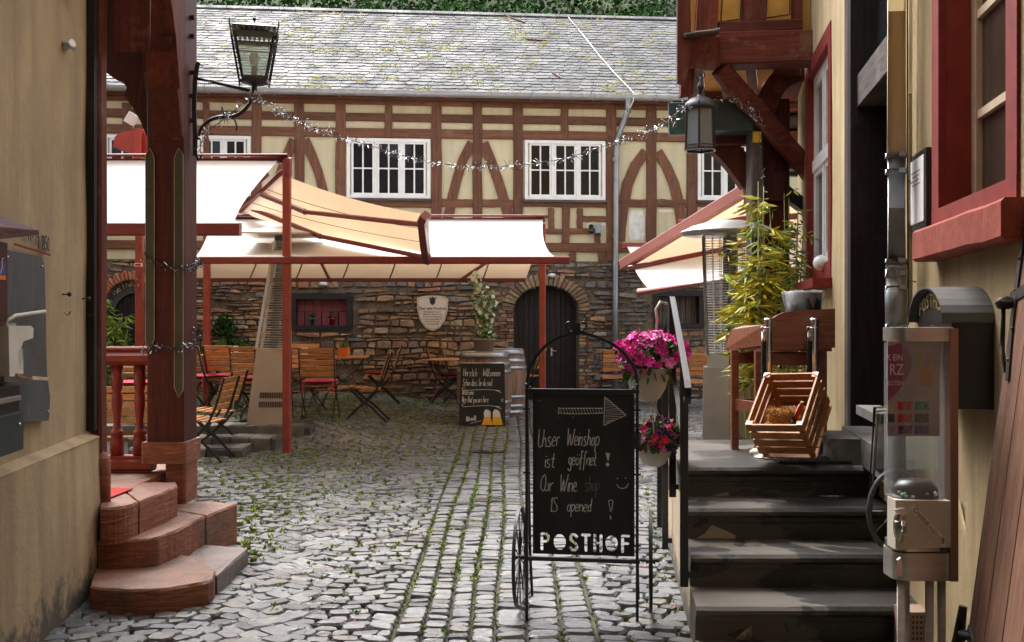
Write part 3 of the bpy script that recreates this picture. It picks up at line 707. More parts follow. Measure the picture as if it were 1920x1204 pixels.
def vid(i, j):
    if (i, j) not in idx:
        idx[(i, j)] = len(vs); u = UL+i*st; z = -0.5+j*st
        vs.append(BP(u, min(z, ZS-0.002), -0.012+0.018*noise.noise(V(u*5, z*8, 1))))
    return idx[(i, j)]
for i in range(nu):
    for j in range(nz_):
        u = UL+(i+.5)*st; z = -0.5+(j+.5)*st
        if blocked(u, z, 0.01): continue
        fs.append((vid(i, j), vid(i+1, j), vid(i+1, j+1), vid(i, j+1)))
mb.add(vs, fs, 0, True); wall = mb.build('stone_wall', 'mortar', bld)
mb = MB(); rect(mb, UL, UR, -0.5, ZS-0.004, -0.8, -0.45); mb.build('wall_core', 'mortar', bld)
stones = []
def rub(mb, q, off0):
    """rubble stone from outline q [(u,z)...]: skirt at the wall, worn front face"""
    n = len(q); cu = sum(p[0] for p in q)/n; cz = sum(p[1] for p in q)/n; vs = []; fs = []
    for (u, z) in q: vs.append(BP(u, z, -0.03))
    for (u, z) in q: vs.append(BP(u, z, off0-0.010+R.uniform(-.004, .004)))
    for (u, z) in q:
        k = R.uniform(0.72, 0.88); vs.append(BP(cu+(u-cu)*k, cz+(z-cz)*k, off0+R.uniform(0, 0.012)))
    for k in (0, n):
        for i in range(n): fs.append((k+i, k+(i+1) % n, k+n+(i+1) % n, k+n+i))
    fs.append(tuple(range(2*n, 3*n))); mb.add(vs, fs, 0, False)
z = 0.02; row = 0
while z < ZS-0.03:
    h = R.choice([0.035, 0.045, 0.055, 0.065, 0.08, 0.10, 0.13]); h = min(h, ZS-z); u = UL+R.uniform(0, .2); row += 1
    while u < UR:
        w_ = R.uniform(0.09, 0.40) if h < 0.09 else R.uniform(0.12, 0.30); 
        def zz(uu, top): return (z+h if top else z)+0.030*noise.noise(V(uu*1.7, (row+(1 if top else 0))*0.9, 2))*2
        g_ = R.uniform(0.004, 0.011); a, b = u+g_, u+w_-g_; t1, t2 = zz(a, 1)-g_, zz(b, 1)-g_; b1, b2 = zz(a, 0)+g_, zz(b, 0)+g_
        mu = (a+b)/2+R.uniform(-.04, .04)
        q = [(a+R.uniform(0, .012), b1+R.uniform(0, .012)), (mu, zz(mu, 0)+g_+R.uniform(0, .008)), (b-R.uniform(0, .012), b2+R.uniform(0, .012)), (b, (b2+t2)/2+R.uniform(-.01, .01)), (b-R.uniform(0, .03), t2-R.uniform(0, .012)), (mu+R.uniform(-.03, .03), zz(mu, 1)-g_), (a+R.uniform(0, .03), t1-R.uniform(0, .012))]
        if min(p[1] for p in (q[4], q[5], q[6])) > b1+0.015 and not any(blocked(p[0], p[1], 0.035) for p in q) and not blocked((a+b)/2, (b1+t1)/2, 0.05):
            dd = sqrt((u-uDc)**2+(z-zDs)**2)
            if not (in_door(*((a+b)/2, (b1+t1)/2), 0.22) or in_kell((a+b)/2, (b1+t1)/2, 0.2)):
                if R.random() > 0.05: stones.append((q, R.uniform(0.0, 0.055), w_*h))
        u += w_
    z += h
seen = [s for s in stones if uof(365) < s[0][0][0] < uof(1235) and 0.45 < s[0][0][1] < zof(525)]
rest = [s for s in stones if s not in seen]
seen.sort(key=lambda s: -s[2]); rest += seen[300:]; seen = seen[:300]
def grey(q): return R.random() < 0.03+0.8*sstep(uof(960), uof(1150), q[0][0])+0.3*sstep(zof(560), zof(530), q[0][1])
for q, o, a in seen:
    mb = MB(); rub(mb, q, o); mb.build('stone', 'rubble_grey' if grey(q) else 'rubble', wall, fixn=False)
mb = MB(); mb2 = MB()
for q, o, a in rest: rub(mb2 if grey(q) else mb, q, o)
mb.build('rubble_stones', 'rubble', wall, kind='stuff', fixn=False); mb2.build('rubble_stones', 'rubble_grey', wall, kind='stuff', fixn=False)
# voussoirs and jamb stones
def archring(uc, hw_, zs, zt, name, mat, n, depth, dmin=0.0):
    rise = zt-zs
    for k in range(n):
        a0 = pi*(k+0.06)/n; a1 = pi*(k+0.94)/n
        f = lambda a, r: (uc-cos(a)*(hw_+r), zs+sin(a)*(rise+r))
        q = [f(a0, 0.012), f((a0+a1)/2, 0.006), f(a1, 0.012), f(a1, depth+R.uniform(-.03, .03)), f((a0+a1)/2, depth+R.uniform(-.02, .03)), f(a0, depth+R.uniform(-.03, .03))]
        mb = MB(); rub(mb, q, R.uniform(0.015, 0.04)); mb.build('arch_stone', mat, wall, fixn=False)
archring(uDc, hw, zDs, zDt, 'arch_stone', 'quoin', 25, 0.21)
archring(uKc, khw, zKs, zKt, 'arch_stone', 'brick_red', 26, 0.15)
for sgn in (-1, 1):
    z = 0.15
    while z < zDs-0.02:
        h = R.uniform(0.045, 0.075); x = 0.012
        while x < 0.2:
            w_ = R.uniform(0.09, 0.16); a = uDc+sgn*(hw+x); b = uDc+sgn*(hw+x+w_-0.012); a, b = min(a, b), max(a, b)
            q = [(a, z+.005), ((a+b)/2, z+.003), (b, z+.006), (b, z+h-.006), ((a+b)/2, z+h-.002), (a, z+h-.006)]
            mb = MB(); rub(mb, q, R.uniform(0.01, 0.035)); mb.build('jamb_stone', 'quoin', wall, fixn=False); x += w_
        z += h
# reveals
def reveal(uc, hw_, zs, zt, d):
    mb = MB(); pts = [(uc-hw_, -0.1)]+[(uc-cos(pi*k/20)*hw_, zs+sin(pi*k/20)*(zt-zs)) for k in range(21)]+[(uc+hw_, -0.1)]
    vs = []; fs = []
    for (u, z) in pts: vs += [BP(u, z, 0.0), BP(u, z, -d)]
    for i in range(len(pts)-1): fs.append((2*i, 2*i+1, 2*i+3, 2*i+2))
    mb.add(vs, fs); mb.build('door_reveal', 'mortar', wall, fixn=False)
reveal(uDc, hw, zDs, zDt, 0.44); reveal(uKc, khw, zKs, zKt, 0.44)
def plank_door(uc, hw_, zs, zt, n, off, label):
    d = None; z0 = 0.1
    base = MB(); rect(base, uc-hw_, uc+hw_, z0, zs, off-0.06, off-0.035); d = base.build('door', 'black_timber_z', bld, label=label)
    for k in range(n):
        a = uc-hw_+2*hw_*k/n+0.004; b = uc-hw_+2*hw_*(k+1)/n-0.004
        zz_ = lambda u: zs+(zt-zs)*sqrt(max(0, 1-((u-uc)/hw_)**2))+0.03
        m_ = MB(); o = off+R.uniform(-.004, .004)
        m_.hexa([BP(a, z0, o), BP(b, z0, o), BP(b, z0, off-0.036), BP(a, z0, off-0.036), BP(a, zz_(a), o), BP(b, zz_(b), o), BP(b, zz_(b), off-0.036), BP(a, zz_(a), off-0.036)])
        m_.build('plank', 'black_timber_z', d)
    return d
d1 = plank_door(uDc, hw, zDs, zDt, 12, -0.22, 'dark arched plank door')
mb = MB(); rect(mb, uDc-0.02, uDc+0.02, 0.15, zDt, -0.215, -0.20); mb.build('cover_strip', 'black_timber_z', d1)
mb = MB(); rect(mb, uDc+0.1, uDc+0.13, 1.0, 1.14, -0.215, -0.2); mb.tube([BP(uDc+0.115, 1.09, -0.19), BP(uDc+0.115, 1.09, -0.15), BP(uDc+0.2, 1.09, -0.15)], 0.008); mb.build('handle', 'steel_dull', d1)
d2 = plank_door(uKc, khw-0.02, zKs-0.12, zKt-0.17, 8, -0.25, 'black arched cellar door')
# ---- lettering helpers
def text_mesh(s, size, fn, extrude=0.002, align='CENTER'):
    """outline text turned into mesh; fn maps (x, y, z) of the text plane to the world"""
    cu = bpy.data.curves.new('t', 'FONT'); cu.body = s; cu.size = size; cu.align_x = align; cu.extrude = extrude; cu.resolution_u = 3
    o = bpy.data.objects.new('t', cu); COL.objects.link(o); dg = bpy.context.evaluated_depsgraph_get(); dg.update()
    me = bpy.data.meshes.new_from_object(o.evaluated_get(dg)); mb = MB()
    mb.add([fn(v.co.x, v.co.y, v.co.z) for v in me.vertices], [tuple(p.vertices) for p in me.polygons])
    bpy.data.objects.remove(o); bpy.data.curves.remove(cu); bpy.data.meshes.remove(me); return mb
# single-stroke hand lettering: glyphs on a 0..1 high grid (x-height 0.55), polylines
GL = {
 'U': [[(0, 1), (0, .25), (.15, 0), (.35, .05), (.5, .3), (.5, 1)]], 'n': [[(0, .5), (.02, 0)], [(.02, .35), (.2, .52), (.33, .4), (.35, 0)]],
 's': [[(.35, .5), (.1, .52), (.05, .38), (.32, .2), (.28, .02), (0, 0)]], 'e': [[(0, .28), (.36, .33), (.3, .52), (.1, .5), (0, .25), (.12, .02), (.38, .08)]],
 'r': [[(0, .5), (.02, 0)], [(.02, .32), (.15, .5), (.32, .48)]], 'W': [[(0, 1), (.12, 0), (.32, .7), (.5, 0), (.75, 1)]], 'i': [[(.05, .5), (.06, 0)], [(.05, .7), (.07, .74)]],
 'h': [[(.05, 1), (.03, 0)], [(.03, .35), (.2, .52), (.34, .4), (.35, 0)]], 'o': [[(.2, .5), (.02, .35), (.05, .08), (.22, 0), (.4, .15), (.36, .42), (.2, .5)]],
 'p': [[(.02, .52), (0, -.4)], [(.02, .4), (.22, .55), (.4, .35), (.28, .05), (.03, .08)]], 't': [[(.15, .9), (.13, .1), (.25, 0), (.36, .05)], [(0, .55), (.34, .56)]],
 'S': [[(.4, .9), (.15, .98), (.03, .75), (.35, .45), (.36, .12), (.15, 0), (0, .1)]], 'g': [[(.36, .45), (.12, .52), (0, .25), (.15, .02), (.35, .2), (.37, .5), (.33, -.3), (.1, -.42), (.0, -.25)]],
 'f': [[(.4, .95), (.2, 1), (.14, .6), (.12, -.35)], [(0, .5), (.33, .52)]], 'ö': [[(.2, .5), (.02, .35), (.05, .08), (.22, 0), (.4, .15), (.36, .42), (.2, .5)], [(.1, .72), (.12, .76)], [(.3, .72), (.32, .76)]],
 'O': [[(.25, 1), (.02, .7), (.04, .2), (.25, 0), (.48, .25), (.46, .8), (.25, 1)]], 'u': [[(0, .5), (.02, .12), (.15, 0), (.3, .15), (.34, .5), (.36, 0)]],
 'I': [[(.1, 1), (.1, 0)], [(0, .75), (.2, 1)]], 'd': [[(.36, .4), (.15, .52), (0, .25), (.14, 0), (.35, .15)], [(.37, 1), (.36, .2), (.42, 0)]], 'a': [[(.33, .45), (.12, .5), (0, .22), (.14, 0), (.32, .15), (.34, .5), (.38, 0)]],
 'c': [[(.32, .42), (.15, .5), (0, .25), (.14, 0), (.34, .08)]], 'z': [[(0, .5), (.3, .5), (.02, .02), (.34, .03)]], 'l': [[(.08, 1), (.04, .1), (.14, 0), (.2, .05)]], 'k': [[(.05, 1), (.03, 0)], [(.3, .5), (.04, .22), (.34, 0)]],
 'm': [[(0, .5), (.02, 0)], [(.02, .35), (.14, .52), (.24, .4), (.25, 0)], [(.25, .35), (.38, .52), (.48, .4), (.5, 0)]], 'H': [[(0, 1), (.03, 0)], [(.42, 1), (.4, 0)], [(0, .5), (.42, .53)]],
 'N': [[(0, 0), (.02, .95), (.36, .05), (.4, 1)]], 'y': [[(0, .5), (.08, .12), (.25, .08), (.33, .5)], [(.33, .5), (.25, -.3), (.05, -.38)]], 'B': [[(0, 0), (.02, 1), (.3, .9), (.3, .6), (.02, .52), (.38, .4), (.34, .08), (0, 0)]],
 'T': [[(.2, 1), (.2, 0)], [(0, .98), (.42, 1)]], 'j': [[(.15, .5), (.12, -.3), (0, -.35)]], '.': [[(.04, 0), (.07, .03)]], "'": [[(.05, 1), (.03, .8)]], '-': [[(0, .35), (.25, .36)]], ' ': [],
 '1': [[(0, .8), (.16, 1), (.16, 0)]], '8': [[(.2, .5), (.02, .75), (.2, 1), (.38, .75), (.2, .5), (0, .22), (.2, 0), (.4, .22), (.2, .5)]], '5': [[(.36, 1), (.05, 1), (.03, .58), (.3, .55), (.36, .2), (.15, 0), (0, .1)]],
 '0': [[(.2, 1), (.02, .6), (.08, .1), (.24, 0), (.38, .4), (.32, .9), (.2, 1)]], '3': [[(0, .9), (.2, 1), (.34, .78), (.15, .55), (.36, .3), (.2, 0), (0, .1)]], '4': [[(.25, 1), (0, .35), (.38, .35)], [(.27, .6), (.25, 0)]],
 '/': [[(0, 0), (.3, 1)]], '2': [[(0, .8), (.18, 1), (.34, .75), (.02, .02), (.38, .04)]]}
GW = {'m': .62, 'W': .85, 'i': .16, 'l': .24, 'I': .25, ' ': .34, '.': .14, "'": .12, '1': .26, 't': .42}
def hand(mb, s, x0, y0, h, fn, wdt, adv=1.0, slant=0.1, jit=0.02, rise=0.0):
    x = x0; rr = random.Random(s)
    for ch in s:
        for st in GL.get(ch, []):
            pts = [(x+(px*adv+py*slant)*h+rr.uniform(-jit, jit)*h, y0+rise*(x-x0)+py*h+rr.uniform(-jit, jit)*h) for px, py in st]
            stroke(mb, pts, fn, wdt)
        x += (GW.get(ch, .5))*h*adv
    return x
def stroke(mb, pts, fn, wdt):
    # smooth (Catmull-Rom) ribbon lying on the board
    if len(pts) > 2:
        out = []
        for i in range(len(pts)-1):
            p0 = pts[max(i-1, 0)]; p1 = pts[i]; p2 = pts[i+1]; p3 = pts[min(i+2, len(pts)-1)]
            for k in range(4):
                t = k/4; out.append(tuple(0.5*((2*p1[a])+(-p0[a]+p2[a])*t+(2*p0[a]-5*p1[a]+4*p2[a]-p3[a])*t*t+(-p0[a]+3*p1[a]-3*p2[a]+p3[a])*t**3) for a in (0, 1)))
        out.append(pts[-1]); pts = out
    vs = []; fs = []; n = len(pts)
    for i, (x, y) in enumerate(pts):
        a = pts[max(0, i-1)]; b = pts[min(n-1, i+1)]; dx, dy = b[0]-a[0], b[1]-a[1]; L = sqrt(dx*dx+dy*dy) or 1e-6
        nx, ny = -dy/L*wdt/2, dx/L*wdt/2; vs += [fn(x-nx, y-ny), fn(x+nx, y+ny)]
    for i in range(n-1): fs.append((2*i, 2*i+1, 2*i+3, 2*i+2))
    mb.add(vs, fs)
# cellar door arch board with its lettering
mb = MB(); n = 24; vs = []; fs = []
zi = zKs-0.12; ri = zKt-0.17-zi
for k in range(n+1):
    a = pi*k/n; ca, sa = cos(a), sin(a)
    vs += [BP(uKc-ca*(khw-0.10), zi+sa*ri*0.92, -0.18), BP(uKc-ca*khw, zKs+sa*(zKt-zKs), -0.18)]
for k in range(n): fs.append((2*k, 2*k+1, 2*k+3, 2*k+2))
mb.add(vs, fs); mb.add([p+Vector(BN)*-0.02 for p in map(Vector, vs)], fs)
sb = mb.build('arch_board', 'slate_board', bld, fixn=False)
mb = MB(); word = 'WEINKELLER'
for i, ch in enumerate(word):
    a = pi*(0.24+0.52*i/(len(word)-1)); cu_, cz_ = uKc-cos(a)*(khw-0.02), zi+0.03+sin(a)*(ri+0.055); rot = pi/2-a
    f = lambda x, y, z, cu_=cu_, cz_=cz_, rot=-rot*0.6: BP(cu_+x*cos(rot)+y*sin(rot), cz_-x*sin(rot)+y*cos(rot), -0.175+z)
    t = text_mesh(ch, 0.13, f); mb.add(t.v, t.f)
mb.build('lettering', 'chalk_bright', bld, fixn=False)
# barred pink window
def recess(W, mat, d):
    mb = MB(); a, b, c, e = W
    rect(mb, a, b, c, e, -d-0.02, -d); m1 = mb.build('window_niche', mat, bld)
    mb = MB(); t = 0.07
    rect(mb, a-0.02, b+0.02, e-t, e+0.03, -d, 0.03); rect(mb, a-0.02, b+0.02, c-0.03, c+t*0.7, -d, 0.03); rect(mb, a-0.02, a+t, c+t*0.7, e-t, -d, 0.028); rect(mb, b-t, b+0.02, c+t*0.7, e-t, -d, 0.028)
    mb.build('frame', 'black_timber_x', m1); return m1
pw = recess(PW, 'pink_wall', 0.2)
a, b, c, e = PW
for k in range(5):
    u = a+0.07+(b-a-0.14)*(k+1)/6; mb = MB(); mb.tube([BP(u, c+0.04, -0.03), BP(u, e-0.06, -0.03)], 0.008, 6); mb.build('bar', 'black_metal', pw)
mb = MB(); mb.tube([BP(a+0.06, (c+e)/2, -0.03), BP(b-0.06, (c+e)/2, -0.03)], 0.007, 6); mb.build('bar', 'black_metal', pw)
rwi = recess(RW, 'black_timber_z', 0.2); a, b, c, e = RW
for k in range(7):
    u = a+0.07+(b-a-0.14)*(k+.5)/7; mb = MB(); rect(mb, u-0.045, u+0.045, c+0.05, e-0.07, -0.17, -0.14+R.uniform(0, .02)); mb.build('plank', 'grey_timber_z', rwi)
def leafy(mb, c, rx, rz_, n, size, mi=0, ry=None):
    ry = ry or rx
    for i in range(n):
        while True:
            p = V(R.uniform(-1, 1), R.uniform(-1, 1), R.uniform(-1, 1))
            if p.length < 1: break
        p = V(p.x*rx, p.y*ry, p.z*rz_)+Vector(c); leaf(mb, p, size*R.uniform(.6, 1.3), mi)
def leaf(mb, p, s, mi=0, d=None, asp=0.5):
    if d is None: d = V(R.gauss(0, 1), R.gauss(0, 1), R.gauss(0.1, .8))
    d = d.normalized(); x, y, _ = basis(d); a = R.uniform(0, 2*pi); e = (x*cos(a)+y*sin(a)); f = (y*cos(a)-x*sin(a))
    mb.add([p, p+d*s*0.35+e*s*asp*0.5+f*s*.06, p+d*s*0.72+e*s*asp*0.34, p+d*s, p+d*s*0.72-e*s*asp*0.34, p+d*s*0.35-e*s*asp*0.5+f*s*.06], [(0, 1, 2, 3, 4, 5)], mi)
for (px, mat, lb) in ((585, 'pot_teal', 'small teal flowerpot with a seedling behind the window bars'), (623, 'pot_red', 'small red flowerpot with a seedling behind the window bars')):
    u, z = BUZ(px, 609, -0.1); z = PW[2]+0.05; p = BP(u, z, -0.1)
    t = thing('flower_pot', lb, 'flower pot', p); mb = MB(); mb.lathe([(0.03, 0), (0.048, 0.1), (0.052, 0.1), (0.052, 0.12), (0.04, 0.12)], p, 12); mb.build('pot', mat, t)
    mb = MB(); leafy(mb, p+V(0, 0, 0.17), 0.06, 0.07, 45, 0.05); mb.build('leaves', 'leaf', t, kind=None, fixn=False)
# shield plaque
uP, zP = BUZ(811, 587); W_ = 0.26; H_ = 0.29
pts = [(-W_, .24), (-W_*.5, .285), (0, .29), (W_*.5, .285), (W_, .24), (W_*.97, 0.05), (W_*.8, -.12), (W_*.45, -.25), (0, -.30), (-W_*.45, -.25), (-W_*.8, -.12), (-W_*.97, .05)]
t = thing('wall_plaque', 'cream shield shaped plaque with gothic lettering fixed to the stone wall', 'plaque', BP(uP, zP, 0.07))
mb = MB(); mb.prism([BP(uP+x, zP+y, 0.07) for x, y in pts], BN*0.03); mb.build('plate', 'plaque', t)
mb = MB(); mb.path([BP(uP+x*.93, zP+y*.93, 0.102) for x, y in pts+pts[:1]], 0.006, 0.006, up=BN); mb.build('border', 'terracotta_brown', t)
lines = [('Der alte Posthof', .082, .055), ('Dieses Baudenkmal im 14.', .035, .01), ('Jahrhundert erbaut war seit', .035, -.03), ('der alten Post die Herberge', .035, -.07), ('der Reisenden am Rhein und', .033, -.11), ('Station der Thurn und', .033, -.15), ('Taxis Post bis 1850', .033, -.19)]
for s, sz, y in lines:
    tm = text_mesh(s, sz*0.82, lambda x, yy, z_, y=y: BP(uP+x*0.98, zP+y+yy, 0.1025+z_), 0.001); tm.build('lettering', 'ink', t, fixn=False)
mb = MB(); mb.prism([BP(uP+x, zP+.17+y, 0.101) for x, y in ((-.045, .06), (.045, .06), (.045, 0), (0, -.045), (-.045, 0))], BN*0.003)
mb.build('crest', 'ink', t, fixn=False); mb = MB(); mb.prism([BP(uP+x, zP+.24+y, 0.101) for x, y in ((-.06, -.01), (-.06, .015), (-.03, .005), (0, .03), (.03, .005), (.06, .015), (.06, -.01))], BN*0.003)
mb.build('crown', 'ink', t, fixn=False)
# gutter, downpipe
ZG = ZE+0.06
mb = MB(); vs = []; fs = []; n = 8; segs = 30
for i in range(segs+1):
    u = UL+(UR-UL)*i/segs
    for k in range(n+1):
        a = pi+pi*k/n; vs.append(BP(u, ZG+0.075+sin(a)*0.085, 0.26-cos(a)*0.085))
for i in range(segs):
    for k in range(n): fs.append((i*(n+1)+k, i*(n+1)+k+1, (i+1)*(n+1)+k+1, (i+1)*(n+1)+k))
mb.add(vs, fs, 0, True)
for i in range(15):
    u = UL+0.5+i*1.05; pth = [BP(u, ZG+0.075+sin(pi+pi*k/8)*0.09, 0.26-cos(pi+pi*k/8)*0.09) for k in range(9)]; mb.path(pth, 0.03, 0.006, up=BD)
mb.build('gutter', 'zinc_light', bld, fixn=False)
mb = MB(); rect(mb, UL, UR, ZG-0.03, ZG+0.10, -0.1, 0.17); mb.build('eaves_board', 'timber_x', bld)
u, _ = BUZ(1172, 200)
pp = [BP(u, ZG+0.02, 0.26), BP(u, ZG-0.16, 0.26), BP(u-0.03, ZG-0.24, 0.24), BP(uof(1156), zof(262, 1156), 0.09), BP(uof(1154), zof(285, 1154), 0.075), BP(uof(1153), zof(420, 1153), 0.075), BP(uof(1152), zof(560, 1152), 0.075), BP(uof(1152), 0.2, 0.075)]
mb = MB(); mb.tube(pp, 0.048, 12)
for py in (300, 445, 585, 668): 
    z = zof(py, 1152); uu = uof(1153); mb.tube([BP(uu, z-0.03, 0.075), BP(uu, z+0.03, 0.075)], 0.057, 12)
mb.lathe([(0.05, -0.16), (0.055, 0), (0.09, 0.08), (0.09, 0.11)], BP(u, ZG-0.05, 0.26), 12)
mb.build('downpipe', 'zinc', bld)
# roof: battens' slope with slates laid in slightly rising courses
RD, RT = 3.35, 0.665
mb = MB(); o0 = -0.30
mb.hexa([BP(UL, ZG+0.05, 0.28), BP(UR, ZG+0.05, 0.28), BP(UR, ZG-0.05+RT*RD, -RD), BP(UL, ZG-0.05+RT*RD, -RD), BP(UL, ZG+0.06, 0.28), BP(UR, ZG+0.06, 0.28), BP(UR, ZG+0.06+RT*(RD+0.28), -RD), BP(UL, ZG+0.06+RT*(RD+0.28), -RD)])
mb.hexa([BP(UL, ZG, -RD), BP(UR, ZG, -RD), BP(UR, ZG, -2*RD), BP(UL, ZG, -2*RD), BP(UL, ZG+0.05+RT*(RD+0.28), -RD), BP(UR, ZG+0.05+RT*(RD+0.28), -RD), BP(UR, ZG+0.1, -2*RD), BP(UL, ZG+0.1, -2*RD)])
roof = mb.build('roof', 'grey_iron', bld)
sl = sqrt(1+RT*RT); SL = Vector(BN)*(-1/sl)+V(0, 0, RT/sl); SN = Vector(BN)*(RT/sl)+V(0, 0, 1/sl)     # up the slope, out of the slope
def RO(u, s, h): return BP(u, ZG+0.06, 0.28)+SL*s+SN*h
LEN = (RD+0.28)*sl; slates = []
ex = 0.145; nrow = int(LEN/ex)+1; uA, uB = UL, UR
vis0, vis1 = uof(300), uof(1290)
def slate_shape(mb, u, s, w_, l):
    t = 0.008; lf = 0.020+R.uniform(0, .006); tl = R.uniform(-.006, .006); sk = R.uniform(-.01, .01)
    # pointed / rounded lower edge as on old slates; leaning with the rising course
    lo = [(0.0, 0.02), (w_*0.25, 0.0), (w_*0.75, 0.006), (w_, 0.03)]
    a = [RO(u+x+sk, s+y+tl, lf) for x, y in lo]+[RO(u+w_, s+l, 0.007), RO(u, s+l, 0.007)]
    b = [p-SN*t for p in a[:4]]
    n = 6; vs = a+b; fs = [tuple(range(6))]+[(i, 6+i, 7+i, i+1) for i in range(3)]+[(0, 5, 6), (3, 9, 4)]
    mb.add(vs, fs)
for j in range(nrow):
    s = j*ex; u = uA+R.uniform(-.2, 0)
    while u < uB:
        w_ = R.uniform(0.16, 0.27); l = min(ex*1.6, LEN-s+0.05); slates.append((u, s+0.012*sin(u*1.1+j)+(0.03 if j else 0)*noise.noise(V(u*.7, j, 0)), w_-0.004, l, j)); u += w_
near = [q for q in slates if q[4] < 6 and vis0 < q[0] < vis1][:300]
far = [q for q in slates if not (q[4] < 6 and vis0 < q[0] < vis1)]+[q for q in slates if q[4] < 6 and vis0 < q[0] < vis1][300:]
for (u, s, w_, l, j) in near:
    mb = MB(); slate_shape(mb, u, s, w_, l); mb.build('slate', 'slate', roof, fixn=False)
mb = MB()
for (u, s, w_, l, j) in far: slate_shape(mb, u, s, w_, l)
mb.build('slates', 'slate', roof, kind='stuff', fixn=False)
mb = MB(); u = uA
while u < uB:
    mb.hexa([RO(u, LEN-0.12, 0.03), RO(u+0.3, LEN-0.12, 0.03), RO(u+0.3, LEN+0.02, 0.02), RO(u, LEN+0.02, 0.02), RO(u, LEN-0.12, 0.045), RO(u+0.3, LEN-0.12, 0.045), RO(u+0.3, LEN+0.02, 0.05), RO(u, LEN+0.02, 0.05)]); u += 0.305
mb.build('ridge_slates', 'slate', roof)
# moss cushions and lichen on the slates
mb = MB()
for i in range(620):
    u = R.uniform(vis0-0.5, vis1+0.5); s = (R.random())*LEN*0.97
    if noise.noise(V(u*0.9, s*1.1, 9)) < R.uniform(-0.35, 0.35): continue
    big = R.random() < 0.12
    for k in range(14 if big else R.randint(2, 6)):
        uu = u+R.gauss(0, 0.11 if big else 0.06); ss = s+R.gauss(0, 0.03); r = R.uniform(0.010, 0.026); h = R.uniform(0.008, 0.018)
        base = [RO(uu+cos(2*pi*q/6)*r*1.5*R.uniform(.8, 1.2), ss+sin(2*pi*q/6)*r, 0.018) for q in range(6)]; top = RO(uu, ss, 0.024+h)
        mb.add(base+[top], [(q, (q+1) % 6, 6) for q in range(6)], 0, True)
mb.build('roof_moss', 'roof_moss', roof, kind='stuff', fixn=False)
# snow hooks along the ridge, strips of metal, lightning cable
for px, py in ((432, 5), (536, 10), (644, 14), (745, 18), (847, 23), (945, 27), (1047, 32), (1150, 34), (1245, 38), (1028, 70), (1088, 128)):
    # meet the ray with the roof plane
    q0 = RO(0, 0, 0); d = P(px, py, 1.0)-V(0, 0, EYE); k = (q0-V(0, 0, EYE)).dot(SN)/d.dot(SN); p = V(0, 0, EYE)+d*k
    if py < 45: p = RO((p-BO).dot(BD), LEN-0.05, 0.0)
    mb = MB(); mb.path([p, p+SN*0.10+SL*-0.01, p+SN*0.12-SL*0.05], 0.03, 0.008, up=BD); mb.build('snow_hook', 'zinc_light', roof)
def roofray(px, py):
    q0 = RO(0, 0, 0.03); d = P(px, py, 1.0)-V(0, 0, EYE); k = (q0-V(0, 0, EYE)).dot(SN)/d.dot(SN); return V(0, 0, EYE)+d*k
mb = MB(); mb.tube([roofray(x, y) for x, y in ((1066, 33), (1090, 62), (1120, 100), (1150, 135), (1180, 166))]+[BP(uof(1181), ZG+0.1, 0.33), BP(uof(1180), ZG-0.02, 0.33), BP(uof(1170), ZG-0.22, 0.28)], 0.012, 6); mb.build('lightning_cable', 'pot_cream', roof)
for a, b in (((950, 30), (984, 42)), ((985, 73), (1026, 76)), ((1036, 136), (1049, 145))):
    mb = MB(); mb.path([roofray(*a), roofray(*b)], 0.03, 0.02, up=SN); mb.build('roof_strip', 'old_timber_x', roof)
# small security lamp boxes on the timber
for (x, y, lb) in ((1120, 430, 'small grey junction box with a black camera on the timber wall'),):
    u, z = BUZ(x, y); t = thing('security_camera', lb, 'camera', BP(u, z, 0.02)); mb = MB(); rect(mb, u-0.05, u+0.05, z-0.07, z+0.07, 0.02, 0.09); mb.build('box', 'grey_plastic', t)
    mb = MB(); mb.tube([BP(u-0.05, z-0.01, 0.06), BP(u-0.1, z-0.03, 0.07)], 0.012); mb.tube([BP(u-0.12, z+0.05, 0.08), BP(u-0.13, z-0.06, 0.17)], 0.04, 12); mb.build('camera_head', 'black_metal', t)
for (x, y, lb) in ((607, 533, 'small round bulkhead lamp on the stone wall above the pink window'), (1034, 517, 'small round bulkhead lamp above the arched door')):
    u, z = BUZ(x, y); t = thing('wall_lamp', lb, 'lamp', BP(u, z, 0.05)); mb = MB(); rect(mb, u-0.07, u+0.07, z-0.03, z+0.03, 0.04, 0.07); mb.build('base', 'grey_plastic', t)
    mb = MB(); mb.sphere(BP(u, z, 0.08), 0.065, 12, 8, 0, 0.6); mb.build('cover', 'white_plastic', t)
# ivy clump on the wall and green bits at its foot
mb = MB()
for (px, py, rx, rz_, n) in ((424, 615, 0.2, 0.22, 230), (440, 648, 0.3, 0.10, 130), (400, 652, 0.2, 0.07, 60)):
    u, z = BUZ(px, py); leafy(mb, BP(u, z, 0.14), rx, rz_, n, 0.085, ry=0.1)
tag(mb.build('wall_ivy', 'ivy', origin=BP(uof(424), 0.4, 0.1), fixn=False), 'dark green climbing plant growing on the rubble wall', 'plant')

